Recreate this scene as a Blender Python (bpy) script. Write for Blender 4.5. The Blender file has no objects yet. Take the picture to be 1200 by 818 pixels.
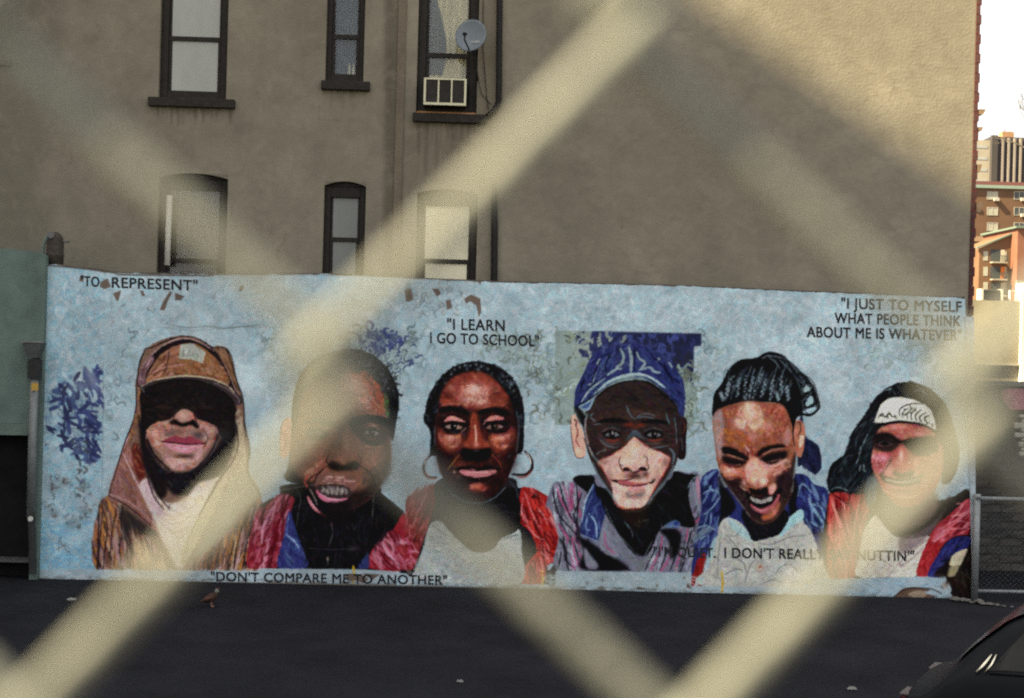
import bpy, bmesh, math, random
import numpy as np
from mathutils import Vector, Matrix

random.seed(7)
RNG = np.random.default_rng(7)
R = math.radians
sc = bpy.context.scene
COL = sc.collection

# ------------------------------------------------------------------ camera
CAM = np.array([0.0, -19.6, 3.3])
YAW, PITCH, ROLL = R(1.9), R(0.0), 0.027
FPX = 1667.0                                   # focal length in photo pixels (50 mm on 36 mm film)
_F = np.array([math.sin(YAW) * math.cos(PITCH), math.cos(YAW) * math.cos(PITCH), math.sin(PITCH)])
_R0 = np.array([math.cos(YAW), -math.sin(YAW), 0.0])
_U0 = np.cross(_R0, _F)
_RC = math.cos(ROLL) * _R0 + math.sin(ROLL) * _U0
_UC = math.cos(ROLL) * _U0 - math.sin(ROLL) * _R0
cam_data = bpy.data.cameras.new("camera")
cam = bpy.data.objects.new("camera", cam_data)
COL.objects.link(cam)
m = Matrix.Identity(4)
for i in range(3):
    m[i][0], m[i][1], m[i][2], m[i][3] = _RC[i], _UC[i], -_F[i], CAM[i]
cam.matrix_world = m
cam_data.sensor_width = 36.0
cam_data.lens = 36.0 * FPX / 1200.0
cam_data.clip_start = 0.02
cam_data.clip_end = 5000.0
cam_data.dof.use_dof = True
cam_data.dof.focus_distance = 19.7
cam_data.dof.aperture_fstop = 7.8
sc.camera = cam

# ------------------------------------------------------------------ sun and sky
SUN_TRAVEL = Vector((0.67, 0.175, -0.71)).normalized()
_s = -SUN_TRAVEL
world = bpy.data.worlds.new("World")
sc.world = world
world.use_nodes = True
nt = world.node_tree
bg = nt.nodes["Background"]
sky = nt.nodes.new("ShaderNodeTexSky")
sky.sky_type = 'NISHITA'
sky.sun_disc = False
sky.sun_elevation = math.asin(_s.z)
sky.sun_rotation = math.atan2(_s.x, _s.y)
sky.air_density = 1.0
sky.dust_density = 4.0
sky.ozone_density = 1.0
hz = nt.nodes.new("ShaderNodeMix"); hz.data_type = 'RGBA'      # thin bright cloud veil over the clear sky
hz.inputs["Factor"].default_value = .72
hz.inputs["B"].default_value = (5.6, 5.5, 5.2, 1)
nt.links.new(sky.outputs[0], hz.inputs["A"])
nt.links.new(hz.outputs["Result"], bg.inputs[0])
bg.inputs[1].default_value = 0.05
sun_d = bpy.data.lights.new("sun", 'SUN')
sun_d.energy = 5.0
sun_d.angle = R(0.4)
sun_d.color = (1.0, 0.84, 0.50)
sun = bpy.data.objects.new("sun", sun_d)
sun.rotation_euler = SUN_TRAVEL.to_track_quat('-Z', 'Y').to_euler()
sun.location = (-40, -50, 60)
COL.objects.link(sun)
sc.view_settings.view_transform = 'Standard'
sc.view_settings.look = 'None'
sc.view_settings.gamma = 1.0
sc.view_settings.use_curve_mapping = False
sc.view_settings.exposure = 2.58
sc.render.engine = 'CYCLES'
sc.cycles.use_denoising = False             # the samples' own fine noise stands for the film's grain
sc.cycles.use_adaptive_sampling = False
sc.cycles.max_bounces = 6
sc.cycles.filter_width = 2.1

# ------------------------------------------------------------------ pixel <-> plane helpers
def at(px, py, Y=0.0):
    """the point where the photo's pixel (1200x818) meets the vertical plane y = Y"""
    d = _F * FPX + _RC * (px - 600.0) - _UC * (py - 409.0)
    t = (Y - CAM[1]) / d[1]
    p = CAM + d * t
    return Vector((float(p[0]), float(p[1]), float(p[2])))

def project(P):
    """photo pixel of world points (n,3)"""
    d = np.asarray(P, dtype=np.float64) - CAM
    z = d @ _F
    return np.stack([600.0 + FPX * (d @ _RC) / z, 409.0 - FPX * (d @ _UC) / z], axis=-1)

def lin(c):
    c = np.asarray(c, dtype=np.float64) / 255.0
    return np.where(c <= 0.04045, c / 12.92, ((c + 0.055) / 1.055) ** 2.4)

# ------------------------------------------------------------------ object helpers
def tag(o, label=None, cat=None, group=None, kind=None):
    if label: o['label'] = label
    if cat: o['category'] = cat
    if group: o['group'] = group
    if kind: o['kind'] = kind
    return o

def empty(name, loc, label, cat, group=None):
    o = bpy.data.objects.new(name, None)
    o.empty_display_size = 0.2
    o.location = loc
    COL.objects.link(o)
    return tag(o, label, cat, group)

def wloc(o):
    v = Vector((0, 0, 0))
    while o:
        v += Vector(o.location); o = o.parent
    return v

class MB:
    """collects world-space faces; build() links them as one mesh object"""
    def __init__(self): self.v, self.f, self.m = [], [], []
    def add(self, vs, fs, mi=0):
        n = len(self.v)
        self.v += [tuple(p) for p in vs]
        self.f += [tuple(i + n for i in f) for f in fs]
        self.m += [mi] * len(fs)
        return self
    def box(self, x0, x1, y0, y1, z0, z1, mi=0):
        if x0 > x1: x0, x1 = x1, x0
        if y0 > y1: y0, y1 = y1, y0
        if z0 > z1: z0, z1 = z1, z0
        vs = [(x0,y0,z0),(x1,y0,z0),(x1,y1,z0),(x0,y1,z0),(x0,y0,z1),(x1,y0,z1),(x1,y1,z1),(x0,y1,z1)]
        return self.add(vs, [(3,2,1,0),(4,5,6,7),(0,1,5,4),(1,2,6,5),(2,3,7,6),(3,0,4,7)], mi)
    def prism(self, poly, y0, y1, mi=0):
        """polygon in xz (counter-clockwise seen from -y) extruded along y"""
        n = len(poly)
        vs = [(p[0], y0, p[1]) for p in poly] + [(p[0], y1, p[1]) for p in poly]
        fs = [tuple(range(n)), tuple(range(2*n-1, n-1, -1))]
        fs += [((i+1) % n, i, i+n, (i+1) % n + n) for i in range(n)]
        return self.add(vs, fs, mi)
    def tube(self, pts, r, n=8, mi=0, caps=True):
        pts = [Vector(p) for p in pts]
        rs = r if isinstance(r, (list, tuple)) else [r] * len(pts)
        vs, fs = [], []
        prev = None
        for i, p in enumerate(pts):
            d = (pts[min(i+1, len(pts)-1)] - pts[max(i-1, 0)]).normalized()
            if prev is None:
                a = Vector((0,0,1)) if abs(d.z) < .9 else Vector((0,1,0))
                u = d.cross(a).normalized()
            else:
                u = (prev - d * prev.dot(d)).normalized()
            prev = u
            w = d.cross(u)
            for k in range(n):
                t = 2*math.pi*k/n
                vs.append(p + (u*math.cos(t) + w*math.sin(t)) * rs[i])
        for i in range(len(pts)-1):
            for k in range(n):
                a, b = i*n+k, i*n+(k+1) % n
                fs.append((a, b, b+n, a+n))
        if caps:
            fs.append(tuple(range(n-1, -1, -1)))
            fs.append(tuple(range((len(pts)-1)*n, len(pts)*n)))
        return self.add(vs, fs, mi)
    def build(self, name, mats, parent=None, smooth=False, bevel=0.0, origin=None):
        me = bpy.data.meshes.new(name)
        V = np.array(self.v, dtype=np.float64)
        if parent is not None: off = np.array(wloc(parent))
        elif origin is not None: off = np.array(origin)
        else:
            off = np.array([(V[:,0].min()+V[:,0].max())/2, (V[:,1].min()+V[:,1].max())/2, V[:,2].min()])
        me.from_pydata([tuple(p) for p in (V - off)], [], self.f)
        if not isinstance(mats, (list, tuple)): mats = [mats]
        for q in mats: me.materials.append(q)
        if any(self.m): me.polygons.foreach_set("material_index", self.m)
        me.update()
        bm = bmesh.new(); bm.from_mesh(me)
        bmesh.ops.recalc_face_normals(bm, faces=bm.faces)
        if bevel:
            bmesh.ops.bevel(bm, geom=[e for e in bm.edges if e.is_manifold and e.calc_face_angle(0) > .6],
                            offset=bevel, segments=1, affect='EDGES')
        bm.to_mesh(me); bm.free()
        if smooth: me.polygons.foreach_set("use_smooth", [True]*len(me.polygons))
        o = bpy.data.objects.new(name, me)
        COL.objects.link(o)
        if parent is not None: o.parent = parent
        else: o.location = off
        return o

def copy_tree(o, parent=None):
    c = o.copy(); COL.objects.link(c)
    if parent is not None: c.parent = parent
    for ch in list(o.children): copy_tree(ch, c)
    return c

# ------------------------------------------------------------------ materials
def mat(name, col, rough=0.8, var=0.15, scale=6.0, bump=0.0, bscale=60.0, metal=0.0, attr=None, spec=0.12, col2=None, stretch=None):
    """noise-mottled principled material; attr = colour attribute that tints or replaces the colour"""
    mt = bpy.data.materials.new(name); mt.use_nodes = True
    t = mt.node_tree; N, L = t.nodes, t.links
    b = N["Principled BSDF"]
    b.inputs["Roughness"].default_value = rough
    b.inputs["Metallic"].default_value = metal
    b.inputs["Specular IOR Level"].default_value = spec
    tc = N.new("ShaderNodeTexCoord")
    src = tc.outputs["Object"]
    if stretch:
        mp = N.new("ShaderNodeMapping"); mp.inputs["Scale"].default_value = stretch
        L.new(src, mp.inputs[0]); src = mp.outputs[0]
    n1 = N.new("ShaderNodeTexNoise"); n1.inputs["Scale"].default_value = scale
    n1.inputs["Detail"].default_value = 8; n1.inputs["Roughness"].default_value = .65
    L.new(src, n1.inputs["Vector"])
    rp = N.new("ShaderNodeValToRGB")
    c1 = np.array(col[:3]) * (1 - var); c2 = np.array(col2[:3]) if col2 is not None else np.array(col[:3]) * (1 + var)
    rp.color_ramp.elements[0].color = (*[float(x) for x in c1], 1); rp.color_ramp.elements[1].color = (*[float(min(1, x)) for x in c2], 1)
    rp.color_ramp.elements[0].position = .3; rp.color_ramp.elements[1].position = .7
    L.new(n1.outputs["Fac"], rp.inputs[0])
    out = rp.outputs[0]
    if attr:
        at_ = N.new("ShaderNodeAttribute"); at_.attribute_name = attr
        mx = N.new("ShaderNodeMix"); mx.data_type = 'RGBA'; mx.blend_type = 'MULTIPLY'
        mx.inputs["Factor"].default_value = 1.0
        L.new(out, mx.inputs["A"]); L.new(at_.outputs["Color"], mx.inputs["B"])
        out = mx.outputs["Result"]
    L.new(out, b.inputs["Base Color"])
    if bump:
        n2 = N.new("ShaderNodeTexNoise"); n2.inputs["Scale"].default_value = bscale; n2.inputs["Detail"].default_value = 6
        L.new(src, n2.inputs["Vector"])
        bp = N.new("ShaderNodeBump"); bp.inputs["Strength"].default_value = bump; bp.inputs["Distance"].default_value = 0.02
        L.new(n2.outputs["Fac"], bp.inputs["Height"]); L.new(bp.outputs[0], b.inputs["Normal"])
    return mt

def brick_mat(name, c1, c2, mortar, scale=1.0, bump=.4, axes='xz'):
    mt = bpy.data.materials.new(name); mt.use_nodes = True
    t = mt.node_tree; N, L = t.nodes, t.links
    b = N["Principled BSDF"]; b.inputs["Roughness"].default_value = .85
    tc = N.new("ShaderNodeTexCoord"); sp = N.new("ShaderNodeSeparateXYZ"); cb = N.new("ShaderNodeCombineXYZ")
    L.new(tc.outputs["Object"], sp.inputs[0])
    ad = N.new("ShaderNodeMath"); ad.operation = 'ADD'
    L.new(sp.outputs["X"], ad.inputs[0]); L.new(sp.outputs["Y"], ad.inputs[1])
    L.new(ad.outputs[0], cb.inputs["X"]); L.new(sp.outputs["Z"], cb.inputs["Y"])
    br = N.new("ShaderNodeTexBrick"); br.inputs["Scale"].default_value = scale
    br.inputs["Brick Width"].default_value = .21; br.inputs["Row Height"].default_value = .072
    br.inputs["Mortar Size"].default_value = .008
    br.inputs["Color1"].default_value = (*c1, 1); br.inputs["Color2"].default_value = (*c2, 1); br.inputs["Mortar"].default_value = (*mortar, 1)
    L.new(cb.outputs[0], br.inputs["Vector"])
    nz = N.new("ShaderNodeTexNoise"); nz.inputs["Scale"].default_value = 3; nz.inputs["Detail"].default_value = 8
    L.new(tc.outputs["Object"], nz.inputs["Vector"])
    mr = N.new("ShaderNodeMapRange"); mr.inputs["To Min"].default_value = .6; mr.inputs["To Max"].default_value = 1.35
    L.new(nz.outputs["Fac"], mr.inputs["Value"])
    mx = N.new("ShaderNodeMix"); mx.data_type = 'RGBA'; mx.blend_type = 'MULTIPLY'; mx.inputs["Factor"].default_value = 1
    L.new(br.outputs["Color"], mx.inputs["A"]); L.new(mr.outputs[0], mx.inputs["B"])
    L.new(mx.outputs["Result"], b.inputs["Base Color"])
    bp = N.new("ShaderNodeBump"); bp.inputs["Strength"].default_value = bump; bp.inputs["Distance"].default_value = .01
    L.new(br.outputs["Fac"], bp.inputs["Height"]); bp.invert = True
    L.new(bp.outputs[0], b.inputs["Normal"])
    return mt

def glass_mat(name, tint=(.95, .95, .94), refl=.1):
    mt = bpy.data.materials.new(name); mt.use_nodes = True
    t = mt.node_tree; N, L = t.nodes, t.links
    N.remove(N["Principled BSDF"])
    tr = N.new("ShaderNodeBsdfTransparent"); tr.inputs[0].default_value = (*tint, 1)
    gl = N.new("ShaderNodeBsdfGlossy"); gl.inputs["Roughness"].default_value = .05; gl.inputs["Color"].default_value = (.55, .57, .6, 1)
    fr = N.new("ShaderNodeFresnel"); fr.inputs[0].default_value = 1.5
    ad = N.new("ShaderNodeMath"); ad.operation = 'ADD'; ad.inputs[1].default_value = refl
    mx = N.new("ShaderNodeMixShader")
    L.new(fr.outputs[0], ad.inputs[0]); L.new(ad.outputs[0], mx.inputs[0])
    L.new(tr.outputs[0], mx.inputs[1]); L.new(gl.outputs[0], mx.inputs[2])
    L.new(mx.outputs[0], N["Material Output"].inputs[0])
    return mt
# ------------------------------------------------------------------ painting engine (fills colour attributes of meshes)
def catmull(pts, closed, k=5):
    P = np.asarray(pts, dtype=np.float64); n = len(P)
    if n < 3: 
        t = np.linspace(0, 1, k+1)[:, None]
        return P[0] * (1-t) + P[-1] * t
    out = []
    for i in range(n if closed else n-1):
        if closed: p0, p1, p2, p3 = P[(i-1) % n], P[i], P[(i+1) % n], P[(i+2) % n]
        else: p0, p1, p2, p3 = P[max(i-1, 0)], P[i], P[i+1], P[min(i+2, n-1)]
        for j in range(k):
            t = j / k
            out.append(.5*((2*p1) + (p2-p0)*t + (2*p0-5*p1+4*p2-p3)*t*t + (3*p1-p0-3*p2+p3)*t**3))
    if not closed: out.append(P[-1])
    return np.array(out)

def blur(a, r):
    r = int(r)
    if r < 1: return a
    for _ in range(2):
        for ax in (0, 1):
            p = np.pad(a, [(r+1, r) if i == ax else (0, 0) for i in range(a.ndim)], mode='edge')
            c = np.cumsum(p, axis=ax)
            n = a.shape[ax]
            sl = lambda s, e: tuple(slice(s, e) if i == ax else slice(None) for i in range(a.ndim))
            a = (c[sl(2*r+1, 2*r+1+n)] - c[sl(0, n)]) / (2*r+1)
    return a

class Canvas:
    def __init__(s, x0, y0, x1, y1, ss, base):
        s.x0, s.y0, s.ss = x0, y0, ss
        s.W, s.H = int((x1-x0)*ss), int((y1-y0)*ss)
        s.a = np.empty((s.H, s.W, 3)); s.a[:] = base
        s.lab = np.zeros((s.H, s.W), dtype=np.int8); s.clip = None; s.mix = 1.
    def c(s, pts): return (np.asarray(pts, dtype=np.float64) - [s.x0, s.y0]) * s.ss
    def box(s, q, pad):
        x0, y0 = np.floor(q.min(0) - pad).astype(int); x1, y1 = np.ceil(q.max(0) + pad).astype(int) + 1
        return max(x0, 0), max(y0, 0), min(x1, s.W), min(y1, s.H)
    def mask(s, pts, soft=.5, smooth=True):
        q = s.c(pts)
        if smooth: q = catmull(q, True)
        pad = int(soft*s.ss*2) + 2
        x0, y0, x1, y1 = s.box(q, pad)
        if x1 <= x0 or y1 <= y0: return None
        k = 2
        xs = x0 + (np.arange((x1-x0)*k) + .5) / k
        H = (y1-y0)*k
        M = np.zeros((H, len(xs)), dtype=np.int8)
        ys = y0 + (np.arange(H) + .5) / k
        for (ax, ay), (bx, by) in zip(q, np.roll(q, -1, 0)):
            if ay == by: continue
            lo, hi = min(ay, by), max(ay, by)
            i0, i1 = np.searchsorted(ys, lo), np.searchsorted(ys, hi)
            if i1 <= i0: continue
            xc = ax + (ys[i0:i1] - ay) * (bx-ax) / (by-ay)
            M[i0:i1] ^= (xs[None, :] > xc[:, None]).astype(np.int8)
        M = M.astype(np.float64).reshape(y1-y0, k, x1-x0, k).mean((1, 3))
        r = soft*s.ss
        if r >= 1: M = blur(M, round(r))
        return M, (slice(y0, y1), slice(x0, x1))
    def put(s, M, sl, col, a):
        w = (M * a)[..., None]
        s.a[sl] = s.a[sl] * (1-w) + np.asarray(col, dtype=np.float64) * w
    def poly(s, pts, col, soft=.5, a=1., smooth=True, lab=None):
        r = s.mask(pts, soft, smooth)
        if r is None: return
        M, sl = r
        s.put(M, sl, col, a)
        if lab is not None: s.lab[sl][M > .5] = lab
    def line(s, pts, col, w=1., a=1., smooth=True, taper=.35, lab=None):
        q = s.c(pts)
        if smooth: q = catmull(q, False)
        hw = w*s.ss/2
        x0, y0, x1, y1 = s.box(q, hw+1.5)
        if x1 <= x0 or y1 <= y0: return
        X, Y = np.meshgrid(np.arange(x0, x1)+.5, np.arange(y0, y1)+.5)
        best = np.full(X.shape, -1e9); n = len(q)-1
        for i in range(n):
            ax, ay = q[i]; dx, dy = q[i+1]-q[i]
            L2 = dx*dx+dy*dy + 1e-9
            t = np.clip(((X-ax)*dx + (Y-ay)*dy)/L2, 0, 1)
            d = np.hypot(X-ax-t*dx, Y-ay-t*dy)
            u = (i+t)/n
            ww = hw*(taper + (1-taper)*np.sqrt(np.clip(4*u*(1-u), 0, 1)))
            best = np.maximum(best, ww-d)
        M = np.clip(best+.5, 0, 1)
        sl = (slice(y0, y1), slice(x0, x1))
        if s.clip is not None: M = M*s.clip[sl]
        s.put(M, sl, col, a)
        if lab is not None: s.lab[sl][M > .5] = lab
    def blob(s, cx, cy, rx, ry, col, a=1., rot=0.):
        c0 = s.c([(cx, cy)])[0]; rx, ry = rx*s.ss, ry*s.ss
        r = 1.6*max(rx, ry)
        x0, y0, x1, y1 = max(int(c0[0]-r), 0), max(int(c0[1]-r), 0), min(int(c0[0]+r)+2, s.W), min(int(c0[1]+r)+2, s.H)
        if x1 <= x0 or y1 <= y0: return
        X, Y = np.meshgrid(np.arange(x0, x1)+.5-c0[0], np.arange(y0, y1)+.5-c0[1])
        ct, st = math.cos(rot), math.sin(rot)
        u, v = (X*ct+Y*st)/rx, (-X*st+Y*ct)/ry
        s.put(np.exp(-1.6*(u*u+v*v)), (slice(y0, y1), slice(x0, x1)), col, a)
    def ell(s, cx, cy, rx, ry, col, a=1., soft=.35):
        t = np.linspace(0, 2*math.pi, 13)[:-1]
        s.poly([(cx+rx*math.cos(u), cy+ry*math.sin(u)) for u in t], col, soft, a)
    def hatch(s, pts, cols, n, L, w, ang, jit=.4, a=.7, bend=.3, smooth=True):
        r = s.mask(pts, 0, smooth)
        if r is None: return
        M, (sy, sx) = r
        ys, xs = np.nonzero(M > .6)
        if len(ys) == 0: return
        s.clip = np.zeros((s.H, s.W)); s.clip[sy, sx] = blur(M, 1)
        for i in RNG.integers(0, len(ys), n):
            x, y = s.x0+(sx.start+xs[i])/s.ss, s.y0+(sy.start+ys[i])/s.ss
            t = ang + RNG.normal(0, jit); l = L*RNG.uniform(.5, 1.3); k = RNG.normal(0, bend)*l
            dx, dy = math.cos(t)*l/2, math.sin(t)*l/2
            c = np.array(cols[RNG.integers(len(cols))], dtype=float) * RNG.uniform(.9, 1.1)
            c = c*s.mix + s.a[min(int((y-s.y0)*s.ss), s.H-1), min(int((x-s.x0)*s.ss), s.W-1)]*(1-s.mix)
            s.line([(x-dx, y-dy), (x-dy*0-k*math.sin(t)*.5, y+k*math.cos(t)*.5), (x+dx, y+dy)], c, w*RNG.uniform(.6, 1.3), a)
        s.clip = None
    def squiggle(s, pts, cols, n, L, w, a=.8, smooth=True, hard=False):
        """little wandering brush marks"""
        r = s.mask(pts, 0, smooth)
        if r is None: return
        M, (sy, sx) = r
        ys, xs = np.nonzero(M > .6)
        if hard: s.clip = np.zeros((s.H, s.W)); s.clip[sy, sx] = M
        for i in RNG.integers(0, len(ys), n):
            x, y = s.x0+(sx.start+xs[i])/s.ss, s.y0+(sy.start+ys[i])/s.ss
            t = RNG.uniform(0, 6.28); P = [(x, y)]
            for k in range(3):
                t += RNG.choice([-1, 1])*RNG.uniform(.7, 1.9)
                l = L*RNG.uniform(.5, 1.2)/3
                x += math.cos(t)*l; y += math.sin(t)*l; P.append((x, y))
            c = np.array(cols[RNG.integers(len(cols))], dtype=float)*RNG.uniform(.9, 1.1)
            s.line(P, c, w*RNG.uniform(.6, 1.3), a)
        s.clip = None
    def brushwork(s, n, L, w, a, jit, on):
        """restate the picture in short strokes that follow its contours"""
        g = blur(s.a.mean(2), 1)
        gy, gx = np.gradient(g)
        src = s.a.copy()
        ys, xs = np.nonzero(on)
        for i in RNG.integers(0, len(ys), n):
            x, y = xs[i], ys[i]
            t = math.atan2(gy[y, x], gx[y, x]) + math.pi/2 + RNG.normal(0, .35)
            c = src[y, x]*RNG.uniform(1-jit, 1+jit) + RNG.normal(0, 60*jit, 3)
            l = L*RNG.uniform(.5, 1.2)*s.ss/2; dx, dy = math.cos(t)*l, math.sin(t)*l
            px, py = s.x0+x/s.ss, s.y0+y/s.ss; dx /= s.ss; dy /= s.ss
            s.line([(px-dx, py-dy), (px+dx, py+dy)], np.clip(c, 0, 255), w*RNG.uniform(.6, 1.2), a, smooth=False)
    def broken(s, pts, n, L=6., w=1.6, a=.5):
        """broken colour: little strokes whose hue is picked by the tone they lie on, laid along the form"""
        LIGHT = [(238,216,192), (226,178,170), (216,160,118), (232,202,160), (214,150,150)]
        MID = [(182,96,68), (200,122,102), (162,76,56), (190,132,80), (172,100,112), (206,140,120)]
        LOW = [(124,54,42), (104,48,44), (134,78,50), (88,44,58), (150,66,52)]
        DARK = [(38,28,38), (58,36,34), (32,38,50), (74,46,40), (50,50,62)]
        r = s.mask(pts, 0, True)
        if r is None: return
        M, (sy, sx) = r
        ys, xs = np.nonzero(M > .6)
        g = blur(s.a[sy, sx].mean(2), 2); gy, gx = np.gradient(g)
        s.clip = np.zeros((s.H, s.W)); s.clip[sy, sx] = M
        for i in RNG.integers(0, len(ys), n):
            v = g[ys[i], xs[i]] + RNG.normal(0, 12)
            pal = LIGHT if v > 150 else MID if v > 98 else LOW if v > 58 else DARK
            loc = s.a[sy.start+ys[i], sx.start+xs[i]]
            c = np.array(pal[RNG.integers(len(pal))], dtype=float)
            c = c*.5 + c*(loc.mean()/max(c.mean(), 1))*.5
            t = math.atan2(gy[ys[i], xs[i]], gx[ys[i], xs[i]]) + math.pi/2 + RNG.normal(0, .4)
            x, y = s.x0+(sx.start+xs[i])/s.ss, s.y0+(sy.start+ys[i])/s.ss
            l = L*RNG.uniform(.5, 1.2)/2; dx, dy = math.cos(t)*l, math.sin(t)*l; k = RNG.normal(0, .25)*l
            s.line([(x-dx, y-dy), (x-math.sin(t)*k, y+math.cos(t)*k), (x+dx, y+dy)], np.clip(c, 0, 255), w*RNG.uniform(.6, 1.3), a)
        s.clip = None
    def lowfreq(s, amp, cell):
        h, w = int(s.H/cell)+3, int(s.W/cell)+3
        g = RNG.normal(0, 1, (h, w))
        yy, xx = np.arange(s.H)/cell, np.arange(s.W)/cell
        iy, ix = yy.astype(int), xx.astype(int); fy, fx = (yy-iy)[:, None], (xx-ix)[None, :]
        fy, fx = fy*fy*(3-2*fy), fx*fx*(3-2*fx)
        v = (g[iy][:, ix]*(1-fy)*(1-fx)+g[iy][:, ix+1]*(1-fy)*fx+g[iy+1][:, ix]*fy*(1-fx)+g[iy+1][:, ix+1]*fy*fx)
        return 1+amp*v
    def sample(s, P, nearest=False):
        q = s.c(P)
        x, y = np.clip(q[..., 0]-.5, 0, s.W-1.001), np.clip(q[..., 1]-.5, 0, s.H-1.001)
        if nearest: return s.lab[np.rint(y).astype(int), np.rint(x).astype(int)]
        ix, iy = x.astype(int), y.astype(int); fx, fy = (x-ix)[..., None], (y-iy)[..., None]
        A = s.a
        return A[iy, ix]*(1-fx)*(1-fy)+A[iy, ix+1]*fx*(1-fy)+A[iy+1, ix]*(1-fx)*fy+A[iy+1, ix+1]*fx*fy

def T(ox, oy, s):
    return lambda *p: [(ox+x/s, oy+y/s) for x, y in p]
# ------------------------------------------------------------------ the painting on the mural wall (photo-pixel canvas coordinates)
class Br:
    def __init__(s, cv, ox, oy, k, lab): s.cv, s.ox, s.oy, s.k, s.lab = cv, ox, oy, k, lab
    def t(s, pts): return [(s.ox+x/s.k, s.oy+y/s.k) for x, y in zip(pts[::2], pts[1::2])]
    def p(s, col, *pts, soft=.5, a=1., base=False, smooth=True):
        s.cv.poly(s.t(pts), col, soft, a, smooth, s.lab if base else None)
    def l(s, col, w, *pts, a=1., taper=.35): s.cv.line(s.t(pts), col, w, a, True, taper)
    def b(s, col, cx, cy, rx, ry, a=.8, rot=0.): s.cv.blob(s.ox+cx/s.k, s.oy+cy/s.k, rx/s.k, ry/s.k, col, a, rot)
    def e(s, col, cx, cy, rx, ry, a=1.): s.cv.ell(s.ox+cx/s.k, s.oy+cy/s.k, rx/s.k, ry/s.k, col, a)
    def h(s, cols, n, L, w, ang, *pts, jit=.35, a=.7, bend=.3): s.cv.hatch(s.t(pts), cols, n, L, w, ang, jit, a, bend)
    def br(s, n, *pts, L=6., w=1.6, a=.5): s.cv.broken(s.t(pts), n, L, w, a)
    def q(s, cols, n, L, w, *pts, a=.8): s.cv.squiggle(s.t(pts), cols, n, L, w, a)

INK = (30, 28, 33)
def eye(b, cx, cy, w, h, iris=(26, 18, 18), white=(176, 160, 154), tilt=0., gaze=0., lid=(24, 17, 19)):
    ct, st = math.cos(tilt), math.sin(tilt)
    def r(*p): return [v for x, y in zip(p[::2], p[1::2]) for v in (cx+x*ct-y*st, cy+x*st+y*ct)]
    b.p(white, *r(-w, h*.1, -w*.5, -h*.75, 0, -h, w*.5, -h*.75, w, h*.1, w*.5, h*.7, 0, h*.85, -w*.5, h*.7), soft=.3)
    ir = max(h*1.05, w*.36)
    b.cv.clip = None
    b.p(iris, *r(gaze-ir, 0, gaze-ir*.8, -h*.9, gaze, -h*1.0, gaze+ir*.8, -h*.9, gaze+ir, 0, gaze+ir*.7, h*.75, gaze, h*.85, gaze-ir*.7, h*.75), soft=.3)
    b.e((226, 222, 216), cx+gaze*ct+ir*.3, cy-h*.35, 6, 5, .7)
    b.l(lid, 2.0, *r(-w*1.12, h*.2, -w*.5, -h*.9, 0, -h*1.15, w*.5, -h*.9, w*1.1, h*.15), a=.95, taper=.5)
    b.l(lid, 1.1, *r(-w, h*.2, -w*.5, h*.85, 0, h*1.0, w*.5, h*.85, w, h*.2), a=.8, taper=.5)
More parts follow.
